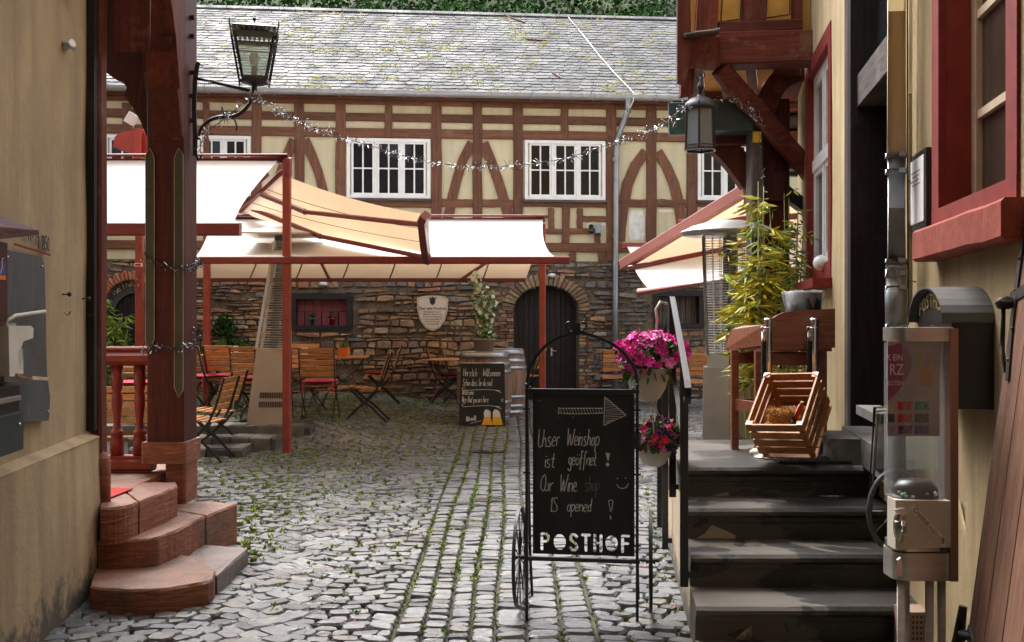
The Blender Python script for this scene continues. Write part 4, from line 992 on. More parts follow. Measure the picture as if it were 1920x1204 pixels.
# ================================================================== WOODED SLOPE BEHIND
mb = MB(); mb.grid(lambda u, v: V(-22+44*u, 23+10*v, 4+9*v+0.5*noise.noise(V(u*9, v*5, 0))), 30, 12)
hill = struct(mb.build('hillside', 'earth', origin=(0, 24, 0)))
mb = MB()
for i in range(20000):
    x = R.uniform(-9.5, 7.5); v = R.uniform(0.22, 0.85); y = 23+10*v-R.uniform(0.1, 0.7)-0.5*noise.noise(V(x*1.3, v*6, 4)); z = 4+9*v+R.uniform(-.1, .3)
    leaf(mb, V(x, y, z), R.uniform(0.11, 0.20), 0, V(R.gauss(0, .6), -0.5+R.gauss(0, .4), R.gauss(-0.3, .6)), 0.8)
ob = mb.build('hedge_foliage', 'ivy', origin=(0, 24, 4), kind='stuff', fixn=False); ob['label'] = 'dense green ivy and shrubs on the slope above the slate roof'; ob['category'] = 'foliage'
# ================================================================== LEFT HOUSE (passage wall, porch, steps)
LYC = LY(186)                       # depth of its corner
lh = thing('plastered_house', 'ochre plastered house wall with a stone plinth ledge, left of the passage', 'building', LP(4.0, -0.3, 0))
ZL = 0.93
mb = MB()
def lquad(Y0, Y1, z0, z1, off, nu=30, nv=20, amp=0.012, seed=0):
    return mb.grid(lambda u, v: LP(Y0+(Y1-Y0)*u, off+amp*noise.noise(V((Y0+(Y1-Y0)*u)*1.7, (z0+(z1-z0)*v)*1.7, seed)), z0+(z1-z0)*v), nu, nv)
lquad(-6, LYC, ZL-0.02, 8.0, -0.07, 60, 60)
# return wall at the corner, running left
mb.grid(lambda u, v: LP(LYC, -0.07-3.5*u, ZL-0.02+7.1*v), 8, 20)
mb.build('plaster_wall', 'plaster_warm', lh)
mb = MB()
lquad(-6, LYC+0.02, -0.2, ZL-0.02, 0.0, 60, 12, 0.015, 4)
mb.grid(lambda u, v: LP(LYC+0.02, -3.5*u, -0.2+(ZL+0.18)*v), 8, 6)
mb.grid(lambda u, v: LP(-6+(LYC+6.02)*u, -0.085*v, ZL-0.02+0.035*v), 60, 2)
mb.build('plinth', 'plaster_warm', lh)
mb = MB(); mb.prism([LP(-6, -0.12, 0), LP(LYC-0.03, -0.12, 0), LP(LYC-0.03, -3.5, 0), LP(-6, -3.5, 0)], V(0, 0, 8)); mb.build('wall_core', 'mortar', lh)
# flood inscription painted on the wall: flat lettering
def lfn(px0, py0, sc_=1.0, rise=0.0):
    def f(x, y, z=0.0):   # x, y metres along wall and up
        Y0 = LY(px0, -0.055); return LP(Y0+x, -0.050+z, LZ(px0, py0, -0.055)+y+rise*x)
    return f
f_ = lfn(12, 438)
for s, pa, pb, py, hp in (('30', 44, 53, 440, 15), ('/1.', 51, 57, 452, 18), ('-', 58, 62, 448, 14), ('4', 63, 66, 443, 13), ('/2.', 65, 73, 460, 18), ('1850', 76, 91, 468, 26)):
    xa, xb = LY(pa, -.055)-LY(12, -.055), LY(pb, -.055)-LY(12, -.055); h = hp*LT(pa, -.055)/F; zt_ = LZ(pa, py, -.055)-LZ(12, 438, -.055)
    wsum = sum(GW.get(c, .5) for c in s)*h
    mb = MB(); hand(mb, s, xa, zt_, h, lambda x, y: f_(x, y), 0.012, adv=(xb-xa)/wsum, slant=0, jit=0.01); mb.build('inscription', 'ink', lh, fixn=False)
mb = MB(); hand(mb, 'mar', -0.05, 0.045, 0.04, lambda x, y: f_(x, y-0.03), 0.011, adv=0.8, slant=0, jit=0.02)
hand(mb, 'stand', 0.07, 0.045, 0.045, lambda x, y: f_(x, y-0.03), 0.009, adv=0.6, slant=0, jit=0.02); mb.build('inscription', 'ink', lh, fixn=False)
mb = MB(); a_ = LP(LY(24, -.055), -0.047, LZ(24, 458, -.055)); b_ = LP(LY(91, -.055), -0.047, LZ(91, 478, -.055)); mb.path([a_, b_], 0.010, 0.004, up=V(1, 0, 0)); mb.build('painted_line', 'window_red', lh)
# hooks, nail heads, sensor
for (x, y, l) in ((118, 552, 'upper iron hook nearest the slate board on the plaster wall'), (155, 560, 'iron hook nearest the wall corner on the plaster wall')):
    p = LP(LY(x, -.06), -0.06, LZ(x, y, -.06)); mb = MB(); mb.tube([p, p+V(0.035, -0.01, 0.0)], 0.006, 6); mb.sphere(p+V(0.04, -0.012, 0), 0.013, 8, 6)
    tag(mb.build('wall_hook', 'rusty_metal', origin=p), l, 'hook', 'iron hooks on the left wall')
for (x, y, l) in ((118, 586, 'small bent wire hook below the left iron hook'), (162, 588, 'small bent wire hook below the right iron hook')):
    p = LP(LY(x, -.06), -0.055, LZ(x, y, -.06)); mb = MB(); mb.tube([p, p+V(0.015, 0, -0.015), p+V(0.03, 0.0, -0.01), p+V(0.035, 0, 0.006)], 0.003, 5)
    tag(mb.build('wire_hook', 'rusty_metal', origin=p), l, 'hook', 'wire hooks on the left wall')
p = LP(LY(122, -.06), -0.06, LZ(122, 85, -.06)); mb = MB(); mb.tube([p, p+V(0.045, -0.01, 0)], 0.032, 12); tag(mb.build('wall_sensor', 'white_plastic', origin=p), 'small round cream sensor knob high on the plaster wall', 'sensor')
# dark bracket timber at the top
p0 = LP(LY(150, 0), 0.0, 4.3); mb = MB(); mb.beam(LP(LY(150), -0.05, 3.45), LP(LY(150)-0.35, 0.30, 4.25), 0.14, 0.12, 0.015); mb.build('bracket', 'dark_timber_z', lh)
mb = MB(); mb.beam(LP(-1, 0.33, 4.35), LP(LYC+1.5, 0.33, 4.35), 0.2, 0.2, 0.02); mb.build('jetty_beam', 'dark_timber_y', lh)
# slate board fixed to the wall
def lw(px, py, off): return LP(LY(px, off), off, LZ(px, py, off))
oB = -0.035
t = thing('slate_board', 'worn dark slate board with irregular edge fixed to the plaster wall', 'board', lw(50, 640, oB))
out = [(10, 468), (40, 474), (79, 482), (84, 500), (86, 600), (88, 700), (94, 745), (92, 789), (36, 792), (5, 795)]
mb = MB(); mb.prism([lw(x, y, oB) for x, y in out], V(-0.99, -0.12, 0)*0.02); mb.build('slate', 'slate_board', t)
for (x, y) in ((79, 500), (90, 772), (14, 482)):
    mb = MB(); mb.sphere(lw(x, y, oB+0.004), 0.007, 8, 5); mb.build('screw', 'steel_dull', t)
# cream dispenser (hand sanitiser) with arched tube and drip tray on the board
t = thing('dispenser', 'cream plastic hand dispenser with drip tray mounted in front of the slate board', 'dispenser', lw(40, 660, 0.05))
oD = 0.05
mb = MB(); c0 = lw(38, 660, oD); 
def dv(px, py, off=0.05): return lw(px, py, off)
dN = V(-0.9918, -0.1276, 0)
mb.prism([dv(16, 612), (dv(58, 611)), dv(63, 616), dv(62, 634), dv(44, 640), dv(40, 652), dv(44, 700), dv(36, 706), dv(18, 706)], dN*0.06); mb.build('body', 'white_plastic', t)
mb = MB(); mb.prism([dv(12, 608, 0.02), dv(30, 606, 0.02), dv(34, 715, 0.02), dv(8, 716, 0.02)], dN*0.05); mb.build('back_plate', 'steel_dull', t)
mb = MB(); mb.prism([dv(33, 700, 0.06), dv(60, 705, 0.10), dv(92, 708, 0.06), dv(90, 714, 0.06), dv(62, 712, 0.10), dv(33, 706, 0.06)], dN*0.07); mb.build('drip_tray', 'cream_paint', t)
mb = MB(); mb.tube([dv(10, 612, 0.02), dv(15, 600, 0.03), dv(28, 592, 0.04), dv(55, 588, 0.04), dv(84, 584, 0.0)], 0.009, 8); mb.build('tube', 'pot_cream', t)
mb = MB(); mb.prism([dv(37, 655, 0.055), dv(43, 655, 0.055), dv(45, 688, 0.055), dv(39, 690, 0.055)], dN*0.004); mb.build('level_window', 'glass_milky', t)
# red canopied notice box in the corner of view, with dark and green boxes below
t = thing('notice_box', 'dark red little roofed notice box with a sticker, at the left edge above the dispenser', 'notice box', lw(8, 440, 0.1))
mb = MB(); q = [lw(-40, 405, 0.16), lw(-30, 455, 0.16), lw(12, 470, 0.16), lw(42, 440, 0.05), lw(20, 425, -0.05)]
mb.hexa([LP(3.9, -0.05, LZ(30, 462, 0)), LP(LY(38, .05), -0.05, LZ(38, 438, 0)+0.00), LP(LY(38, .05), 0.13, LZ(38, 440, 0.05)), LP(3.9, 0.13, LZ(10, 470, 0)), LP(3.9, -0.05, LZ(30, 462, 0)+0.16), LP(LY(38, .05), -0.05, LZ(38, 438, 0)+0.06), LP(LY(38, .05), 0.13, LZ(38, 440, 0.05)+0.02), LP(3.9, 0.13, LZ(10, 470, 0)+0.06)]); mb.build('roof', 'dark_timber_y', t)
mb = MB(); mb.hexa([LP(4.2, -0.05, LZ(10, 720)), LP(LY(14), -0.05, LZ(10, 720)), LP(LY(14), 0.0, LZ(10, 720)), LP(4.2, 0.0, LZ(10, 720)), LP(4.2, -0.05, LZ(10, 455)), LP(LY(14), -0.05, LZ(10, 455)), LP(LY(14), 0.0, LZ(10, 455)), LP(4.2, 0.0, LZ(10, 455))]); mb.build('panel', 'dark_timber_z', t)
mb = MB(); mb.prism([lw(-12, 488, 0.004), lw(10, 490, 0.004), lw(11, 517, 0.004), lw(-12, 515, 0.004)], dN*0.003); mb.build('sticker', 'blue', t)
mb = MB(); mb.prism([lw(-12, 515, 0.004), lw(11, 517, 0.004), lw(11, 525, 0.004), lw(-12, 524, 0.004)], dN*0.003); mb.build('sticker', 'orange', t)
mb = MB(); stroke(mb, [(0.0, 0), (0.02, 0.03), (0.015, 0.05), (0.03, 0.07)], lambda x, y: LP(LY(2, .01)+x, 0.008, LZ(2, 512, .01)+y), 0.008); mb.build('sticker_print', 'chalk_bright', t)
def lbox(nm, lb, cat, px0, px1, py0, py1, o0, o1, mat):
    Y0, Y1 = 4.0, LY(px1, o1); z0, z1 = LZ(px1, py1, o1), LZ(px1, py0, o1); mb = MB()
    mb.hexa([LP(Y0, o0, z0), LP(Y1, o0, z0), LP(Y1, o1, z0), LP(Y0, o1, z0), LP(Y0, o0, z1), LP(Y1, o0, z1), LP(Y1, o1, z1), LP(Y0, o1, z1)])
    t = thing(nm, lb, cat, LP((Y0+Y1)/2, o1, z0)); mb.build('body', mat, t); return t, (Y0, Y1, z0, z1)
t, (a, b, c, d) = lbox('green_crate', 'dark green wooden box on the plinth ledge at the left edge', 'box', 0, 44, 772, 842, -0.03, 0.10, 'dark_green')
mb = MB(); k_ = LP(b-0.06, 0.10, d-0.05); mb.sphere(k_+V(0.004, 0, 0), 0.008, 8, 5); mb.build('screw', 'steel_dull', t)
t, (a, b, c, d) = lbox('black_case', 'black box with a metal strip standing on the green box', 'box', 0, 36, 722, 771, -0.03, 0.08, 'black_metal')
mb = MB(); mb.hexa([LP(a, 0.08, c+0.05), LP(b, 0.08, c+0.05), LP(b, 0.088, c+0.05), LP(a, 0.088, c+0.05), LP(a, 0.08, c+0.07), LP(b, 0.08, c+0.07), LP(b, 0.088, c+0.07), LP(a, 0.088, c+0.07)]); mb.build('metal_strip', 'steel_dull', t)

# ---- porch (timber)
po = thing('timber_porch', 'dark red timber porch with braced posts, turned balusters and sandstone footing', 'porch', (-2.45, 7.1, 0.32))
def vpost(name, x0, x1, y0, y1, z0, z1, mat='dark_timber_z', par=None, ch=0.012):
    mb = MB(); mb.beam(V((x0+x1)/2, (y0+y1)/2, z0), V((x0+x1)/2, (y0+y1)/2, z1), x1-x0, y1-y0, ch, up=V(0, 1, 0), jit=0.004, n=6); return mb.build(name, mat, par or po)
X0, X1, Y0, Y1 = -2.565, -2.305, 7.0, 7.30
pst = vpost('post', X0, X1, Y0, Y1, 0.75, 6.2)
# pale and green chamfer trim on the post edges (long stopped chamfers)
for (xa, nm) in ((X0, 0), (X1, 1)):
    sg = 1 if nm == 0 else -1; zt = EYE+(CY-278)/F*Y0; zb = EYE+(CY-(655 if nm == 0 else 745))/F*Y0
    c = [V(xa-sg*0.002, Y0-0.012, zb+0.05), V(xa-sg*0.002, Y0-0.012, zt-0.05), V(xa+sg*0.030, Y0-0.012, zt), V(xa+sg*0.060, Y0-0.012, zt-0.07), V(xa+sg*0.060, Y0-0.012, zb+0.07), V(xa+sg*0.030, Y0-0.012, zb)]
    mb = MB(); mb.prism(c, V(0, -0.003, 0)); mb.build('edge_panel', 'grey_timber_z' if 0 else 'dark_olive', pst)
    mb = MB(); mb.path([p+V(0, -.004, 0) for p in c+[c[0]]], .003, .004, up=V(0, 1, 0)); mb.build('edge_line', 'cream_paint', pst)
mb = MB()
def sandbox(x0, x1, y0, y1, z0, z1, nm='footing', par=None, b=0.015):
    mb = MB(); mb.beam(V((x0+x1)/2, (y0+y1)/2, z0), V((x0+x1)/2, (y0+y1)/2, z1), x1-x0, y1-y0, b, up=V(0, 1, 0), jit=0.004, n=2); return mb.build(nm, 'sandstone', par or po)
sandbox(X0-0.03, X1+0.025, Y0-0.03, Y1+0.02, 0.60, 0.75, 'stone_base')
sandbox(X1-0.14, X1+0.005, Y0+0.02, Y1, 0.31, 0.60, 'stone_base')
# pegs in the right face
for y in (33, 68, 136, 180, 226):
    mb = MB(); z = EYE+(CY-y)/F*7.15; mb.beam(V(X1-0.02, 7.15, z), V(X1+0.03, 7.15, z), 0.03, 0.03, 0.005); mb.build('peg', 'dark_timber_x', pst)
# corner post at the house
cp = vpost('post', LP(LYC, 0, 0).x-0.10, LP(LYC, 0, 0).x+0.0, LYC+0.03, LYC+0.13, 0.55, 5.5, 'old_timber_z')
mb = MB(); cx_ = LP(LYC, 0, 0).x; mb.beam(V(cx_-0.045, LYC+0.0, 0.95), V(cx_-0.045, LYC+0.0, 5.5), 0.05, 0.05, 0.0); mb.build('post', 'black_timber_z', po)
def wbrace(pts, w_, th, mat, nm='brace'):
    """curved brace: centre line pts with width in their plane"""
    mb = MB(); mb.path(pts, th, w_, 0.012, up=V(0, 0, 1)); return mb.build(nm, mat, po)
def plate(outl, d, mat, nm='brace'):
    mb = MB(); mb.prism(outl, d); return mb.build(nm, mat, po)
# brace in the wall line, springing from the main post toward the house corner (an arch)
xw = lambda y: X1-0.0-0.1286*(y-7.0)*0.3
def YZ(y, z, dx=0.0): return V(xw(y)+dx, y, z)
plate([YZ(7.03, 2.75), YZ(7.03, 5.2), YZ(6.45, 5.2), YZ(6.30, 4.35), YZ(6.62, 3.95), YZ(6.82, 3.55), YZ(6.93, 3.15)], V(-0.22, 0, 0), 'old_timber_z')
plate([YZ(6.12, 3.25, .05), YZ(6.10, 5.2, .05), YZ(6.45, 5.2, .05), YZ(6.30, 4.35, .05), YZ(6.16, 3.95, .05)], V(-0.22, 0, 0), 'old_timber_z')
# carved brace across the porch, seen as a dark silhouette, and its red soffit boards
x_ = lambda px, D=7.12: (px-CX)/F*D
z_ = lambda py, D=7.12: EYE+(CY-py)/F*D
plate([V(x_(290), 7.12, z_(262)), V(x_(276), 7.12, z_(258)), V(x_(262), 7.12, z_(225)), V(x_(247), 7.12, z_(200)), V(x_(232), 7.12, z_(178)), V(x_(238), 7.12, z_(165)), V(x_(232), 7.12, z_(155)), V(x_(215), 7.12, z_(148)), V(x_(200), 7.12, z_(137)), V(x_(190), 7.12, z_(110)), V(x_(190), 7.12, z_(-60)), V(x_(300), 7.12, z_(-60))], V(0, 0.14, 0), 'dark_timber_z')
for (ya, yb_, xa, xb, xc, xd) in ((18, 66, 226, 268, 250, 318), (68, 134, 258, 318, 272, 328), (166, 258, 277, 333, 284, 341)):
    plate([V(x_(xc, 6.98), 6.98-0.0, z_(yb_, 6.98)), V(x_(xd, 6.98), 6.98, z_(yb_, 6.98)), V(x_(xb, 6.75), 6.75, z_(ya, 6.75)), V(x_(xa, 6.75), 6.75, z_(ya, 6.75))], V(0, 0.05, 0.01), 'dark_timber_z', 'soffit_board')
plate([V(x_(272, 6.98), 6.98, z_(165, 6.98)), V(x_(332, 6.98), 6.98, z_(165, 6.98)), V(x_(331, 6.95), 6.95, z_(135, 6.95)), V(x_(270, 6.95), 6.95, z_(135, 6.95))], V(0, 0.06, 0), 'grey_timber_x', 'soffit_board')
mb = MB(); mb.beam(V(-2.45, 5.9, 4.65), V(-2.5, 7.3, 4.65), 0.26, 0.3, 0.02); mb.build('beam', 'dark_timber_y', po)
mb = MB(); mb.beam(V(-2.3, 7.15, 4.65), V(-5.6, 7.15, 4.65), 0.24, 0.26, 0.02); mb.build('beam', 'dark_timber_x', po)
mb = MB(); mb.box((-6.0, 5.9, 4.8), (-2.6, 7.4, 4.9)); mb.build('ceiling', 'dark_timber_x', po)
for y in (6.4, 6.8):
    mb = MB(); mb.beam(V(-2.6, y, 4.72), V(-5.9, y, 4.72), 0.12, 0.14); mb.build('joist', 'dark_timber_x', po)
# balustrade
BZ = 7.14; xl, xr = -3.6, X0+0.0
mb = MB(); mb.beam(V(xl, BZ, 1.335), V(xr, BZ, 1.335), 0.16, 0.10, 0.03); mb.beam(V(xl, BZ, 1.40), V(xr, BZ, 1.40), 0.11, 0.035, 0.01); mb.build('handrail', 'red_paint', po)
mb = MB(); mb.beam(V(xl, BZ, 0.575), V(xr, BZ, 0.575), 0.13, 0.09, 0.02); mb.beam(V(xl, BZ, 0.63), V(xr, BZ, 0.63), 0.09, 0.02, 0.004); mb.build('bottom_rail', 'red_paint', po)
prof = [(0.047, 0), (0.047, 0.10), (0.040, 0.145), (0.047, 0.155), (0.047, 0.17), (0.036, 0.18), (0.028, 0.2), (0.024, 0.24), (0.03, 0.30), (0.038, 0.37), (0.037, 0.42), (0.028, 0.455), (0.036, 0.47), (0.036, 0.48), (0.041, 0.50), (0.041, 0.645)]
pb = None
for k in range(8):
    x = x_(262, BZ)-k*0.162; mb = MB(); mb.lathe(prof, V(x, BZ, 0.64), 14); mb.build('baluster', 'red_paint', po)
# porch floor and sandstone steps
st = thing('sandstone_steps', 'worn red sandstone steps with rounded ends leading up to the porch', 'steps', (-2.2, 6.2, 0))
def slab(pts, z0, z1, nm='step', r=0.012, mat='sandstone'):
    # subdivide the outline so worn edges wander a little
    q_ = []
    for i in range(len(pts)):
        a, b = pts[i], pts[(i+1) % len(pts)]; L_ = sqrt((a[0]-b[0])**2+(a[1]-b[1])**2); m_ = max(1, int(L_/.06))
        for k in range(m_):
            t_ = k/m_; x_q, y_q = a[0]+(b[0]-a[0])*t_, a[1]+(b[1]-a[1])*t_; q_.append((x_q+.007*noise.noise(V(x_q*9, y_q*9, z1)), y_q+.007*noise.noise(V(x_q*9, y_q*9, z1+5))))
    pts = q_
    """stone block from plan outline, softened arris"""
    n = len(pts); c = V(sum(p[0] for p in pts)/n, sum(p[1] for p in pts)/n, 0); mb = MB(); vs = []
    for (x, y) in pts: vs.append(V(x, y, z0))
    for (x, y) in pts: vs.append(V(x+R.uniform(-.003, .003), y+R.uniform(-.003, .003), z1-0.018+.008*noise.noise(V(x*12, y*12, 3))))
    for (x, y) in pts:
        d = (c-V(x, y, 0)).normalized(); vs.append(V(x, y, z1-0.004+R.uniform(-.002, .002))+d*0.010)
    for (x, y) in pts:
        d = (c-V(x, y, 0)).normalized(); vs.append(V(x, y, z1-.004+.007*noise.noise(V(x*4, y*4, 8)))+d*0.04)
    fs = []
    for k in (0, n, 2*n):
        for i in range(n): fs.append((k+i, k+(i+1) % n, k+n+(i+1) % n, k+n+i))
    fs.append(tuple(range(3*n, 4*n))); mb.add(vs, fs, 0, False); return mb.build(nm, mat, st)
def curve(pts, n=6):
    out = []
    for i in range(len(pts)-1):
        p0 = pts[max(i-1, 0)]; p1 = pts[i]; p2 = pts[i+1]; p3 = pts[min(i+2, len(pts)-1)]
        for k in range(n):
            t = k/n; out.append(tuple(0.5*((2*p1[a])+(-p0[a]+p2[a])*t+(2*p0[a]-5*p1[a]+4*p2[a]-p3[a])*t*t+(-p0[a]+3*p1[a]-3*p2[a]+p3[a])*t**3) for a in (0, 1)))
    return out+[pts[-1]]
def PL(px, py, z):     # pixel cut with the horizontal plane z
    D = (EYE-z)*F/(py-CY); p = P(px, py, D); return (p.x, p.y)
s1 = curve([PL(168, 1098, .15), PL(200, 1102, .15), PL(280, 1104, .15), PL(350, 1096, .15), PL(398, 1084, .15), PL(404, 1068, .15)], 4)+[PL(378, 1045, .15), PL(318, 1035, .15), PL(185, 1035, .15)]
slab(s1, -0.05, 0.15)
slab([PL(318, 1066, .13), PL(408, 1078, .13), PL(466, 1026, .13), PL(380, 1020, .13)], -0.02, 0.13, mat='slab_grey')
s2 = curve([PL(183, 1011, .32), PL(240, 1011, .32), PL(290, 1007, .32), PL(308, 1001, .32), PL(330, 993, .32)], 4)+[PL(385, 966, .32), PL(300, 950, .32), PL(180, 950, .32)]
slab(s2, 0.0, 0.32)
slab([PL(387, 966, .32), PL(444, 943, .32), PL(375, 938, .32), PL(303, 950, .32)], 0.0, 0.32)
s3 = curve([PL(188, 950, .52), PL(215, 950, .52), PL(240, 946, .52), PL(260, 939, .52)], 3)
slab(s3+[PL(225, 915, .52), PL(185, 915, .52)], 0.3, 0.52)
slab([PL(262, 939, .52), PL(331, 911, .52), PL(331, 903, .52), PL(190, 903, .52), PL(190, 914, .52), PL(227, 914, .52)], 0.3, 0.52)
mb = MB(); mb.prism([V(-6, 6.0, 0.2), V(-2.45, 6.0, 0.2), V(-2.50, 7.6, 0.2), V(-6, 7.6, 0.2)], V(0, 0, 0.318)); mb.build('porch_floor', 'sandstone', po)
mb = MB(); mb.prism([V(*PL(185, 933, .522), .522), V(*PL(205, 935, .522), .522), V(*PL(250, 917, .522), .522), V(*PL(185, 917, .522), .522)], V(0, 0, .006)); tag(mb.build('red_carpet', 'carpet_red', origin=V(*PL(210, 925, .522), .522)), 'red door mat lying at the top of the sandstone steps', 'mat')
mb = MB(); p = LP(LYC+.06, .0, .50); mb.lathe([(0.05, 0), (0.05, .26), (0.035, .3), (0.0001, .32)], p, 10); mb.build('bumper_stone', 'sandstone', st)

# ---- wall lantern on the post
t = thing('wall_lantern', 'black wrought iron lantern with bulb on a scrolled bracket fixed to the porch post', 'lantern', V(X1, 7.15, 2.95))
DL = 7.15
pt = lambda x, y, D=DL: P(x, y, D)
mb = MB(); mb.path([pt(366, 292), pt(366, 255), pt(364, 200), pt(366, 150), pt(370, 122), pt(374, 118)], 0.03, 0.015, up=V(0, 1, 0)); mb.path([pt(366, 285), pt(372, 300), pt(378, 292)], 0.02, 0.01, up=V(0, 1, 0)); mb.build('back_plate', 'rusty_metal', t)
mb = MB(); mb.tube([pt(370, 147), pt(410, 156), pt(450, 165), pt(468, 170)], 0.011, 8)
for i in range(26):
    a = pt(372+i*3.6, 148+i*0.86); mb.tube([a+V(-.006, 0, .012), a+V(.006, 0, -.012)], 0.005, 4)
mb.build('twisted_arm', 'rusty_metal', t)
mb = MB(); c1 = curve([(372, 262), (376, 244), (390, 228), (410, 220), (428, 220), (448, 214), (464, 200), (474, 180), (477, 155)], 6)
mb.tube([pt(*c) for c in c1], [0.010+0.005*sin(pi*i/len(c1)) for i in range(len(c1))], 8)
mb.tube([pt(*c) for c in curve([(416, 201), (420, 212), (432, 219), (440, 225), (444, 238), (442, 246)], 4)], 0.007, 6)
mb.build('scroll_arm', 'black_metal', t)
LC = pt(477, 0, DL-0.02)
def frus(mb, z0, r0, z1, r1, open_=False):
    a = [V(LC.x+sx*r0, LC.y+sy*r0, z0) for sx, sy in ((-1, -1), (1, -1), (1, 1), (-1, 1))]; b = [V(LC.x+sx*r1, LC.y+sy*r1, z1) for sx, sy in ((-1, -1), (1, -1), (1, 1), (-1, 1))]
    return a, b
zb, zt = z_(150, DL), z_(74, DL); rb, rt = 0.080, 0.132; ang = radians(14)
def rot(p): 
    x, y = p.x-LC.x, p.y-LC.y; return V(LC.x+x*cos(ang)-y*sin(ang), LC.y+x*sin(ang)+y*cos(ang), p.z)
def corner(i, z, r): sx, sy = ((-1, -1), (1, -1), (1, 1), (-1, 1))[i]; return rot(V(LC.x+sx*r, LC.y+sy*r, z))
mb = MB()
for i in range(4):
    mb.beam(corner(i, zb, rb), corner(i, zt, rt), 0.014, 0.014); mb.beam(corner(i, zb, rb), corner((i+1) % 4, zb, rb), 0.016, 0.02); mb.beam(corner(i, zt, rt), corner((i+1) % 4, zt, rt), 0.016, 0.035)
    a, b = corner(i, zt-0.06, rt-.008), corner((i+1) % 4, zt-0.06, rt-.008); mb.beam(a, b, 0.008, 0.012)
mb.build('frame', 'black_metal', t)
for i in range(4):
    mb = MB(); q = [corner(i, zb, rb-.004), corner((i+1) % 4, zb, rb-.004), corner((i+1) % 4, zt, rt-.004), corner(i, zt, rt-.004)]; mb.prism(q, ((q[0]-LC)*1.0).normalized()*0.0+V(0, 0, 0.0)+((LC-(q[0]+q[1])/2)*V(1, 1, 0).length*0.0)+V(0.0, 0.0, 0.001)); mb.build('pane', 'glass_milky', t)
for i in range(4):
    a, b = corner(i, zb-0.03, rb+.022), corner(i, zt+0.06, rt+.035); mb = MB(); mb.tube([a, b, b+V(0, 0, .03)], 0.0055, 6)
    a2, b2 = corner(i, zb-0.0, rb+.004), corner(i, zt, rt+.004)
    for k in range(11): q = k/10; mb.tube([a.lerp(b, q), a2.lerp(b2, q)], 0.003, 4)
    mb.build('ladder_rod', 'black_metal', t)
mb = MB(); vs = []; fs = []; n = 9
for i in range(4):
    a, b = corner(i, zt+.02, rt+.02), corner((i+1) % 4, zt+.02, rt+.02)
    for k in range(n): vs_ = [a.lerp(b, k/n)+V(0, 0, .035), a.lerp(b, (k+1)/n)+V(0, 0, .035), a.lerp(b, (k+.5)/n)-V(0, 0, .004)]; mb.add(vs_, [(0, 1, 2)])
    mb.add([a+V(0, 0, .035), b+V(0, 0, .035), corner((i+1) % 4, zt+.10, .045), corner(i, zt+.10, .045)], [(0, 1, 2, 3)])
mb.add([corner(i, zt+.10, .045) for i in range(4)]+[V(LC.x, LC.y, zt+.125)], [(0, 1, 4), (1, 2, 4), (2, 3, 4), (3, 0, 4)]); mb.build('roof', 'black_metal', t, fixn=False)
mb = MB(); mb.sphere(V(LC.x, LC.y, zt+.14), 0.014, 10, 6); mb.tube([V(LC.x, LC.y, zt+.11), V(LC.x, LC.y, zt+.14)], 0.005); mb.build('finial', 'black_metal', t)
mb = MB(); mb.lathe([(0.02, -.085), (0.02, -.05), (0.10, -.028), (0.115, -.012), (0.1, 0)], V(LC.x, LC.y, zb), 8, smooth=False, rot=radians(22)); mb.build('base', 'black_metal', t)
mb = MB(); mb.tube([V(LC.x, LC.y, zb-.0), V(LC.x, LC.y, zb+.09)], 0.022, 10); mb.build('socket', 'black_metal', t)
mb = MB(); mb.lathe([(0.02, 0.09), (0.035, 0.125), (0.038, 0.15), (0.03, 0.18), (0.0001, 0.195)], V(LC.x, LC.y, zb), 12); mb.build('bulb', 'bulb', t)

# ---- tinsel garlands
def garland(pts, dens, label, grp='silver tinsel garlands', rad=0.035, ln=0.04, dark=0.45):
    pts = [Vector(p) for p in pts]; c = []
    for i in range(len(pts)-1):
        p0 = pts[max(i-1, 0)]; p1 = pts[i]; p2 = pts[i+1]; p3 = pts[min(i+2, len(pts)-1)]
        for k in range(10):
            t_ = k/10; c.append(0.5*((2*p1)+(-p0+p2)*t_+(2*p0-5*p1+4*p2-p3)*t_*t_+(-p0+3*p1-3*p2+p3)*t_**3))
    c.append(pts[-1]); t = thing('tinsel_garland', label, 'garland', c[0], 0, grp); dens = dens*1.15
    mb = MB(); mb.tube(c, 0.0025, 5); mb.build('wire', 'wire', t)
    mb = MB(); L = sum((c[i+1]-c[i]).length for i in range(len(c)-1))
    for i in range(int(L*dens)):
        k = R.randrange(len(c)-1); p = c[k].lerp(c[k+1], R.random()); d = V(R.gauss(0, 1), R.gauss(0, 1), R.gauss(-.3, 1)).normalized()
        q = p+d*R.uniform(ln*.4, ln*1.3); x, y, _ = basis(d); w_ = R.uniform(.0010, .0026); mb.add([p-x*w_*.5, p+x*w_*.5, q+x*w_+y*.002, q-x*w_-y*.002], [(0, 1, 2, 3)], 1 if R.random() < dark else 0)
        if R.random() < .4*(1-dark): mb.sphere(q, .0042, 4, 3, 0)
    mb.build('tinsel', ['tinsel', 'tinsel_dark'], t, kind='stuff', fixn=False)
garland([P(x, y, D) for x, y, D in ((482, 182, 7.1), (510, 200, 7.1), (560, 226, 7.1), (620, 250, 7.1), (700, 275, 7.1), (790, 300, 7.1), (880, 312, 7.1), (970, 310, 7.1), (1060, 296, 7.1), (1150, 268, 7.05), (1230, 240, 7.0), (1290, 196, 6.95))], 230, 'long silver tinsel garland hanging across the courtyard between the two lanterns')
garland([P(x, y, 7.12) for x, y in ((478, 175), (455, 195), (430, 214), (415, 226), (392, 245), (380, 262), (372, 285))], 260, 'silver tinsel garland wound round the scrolled lantern bracket')
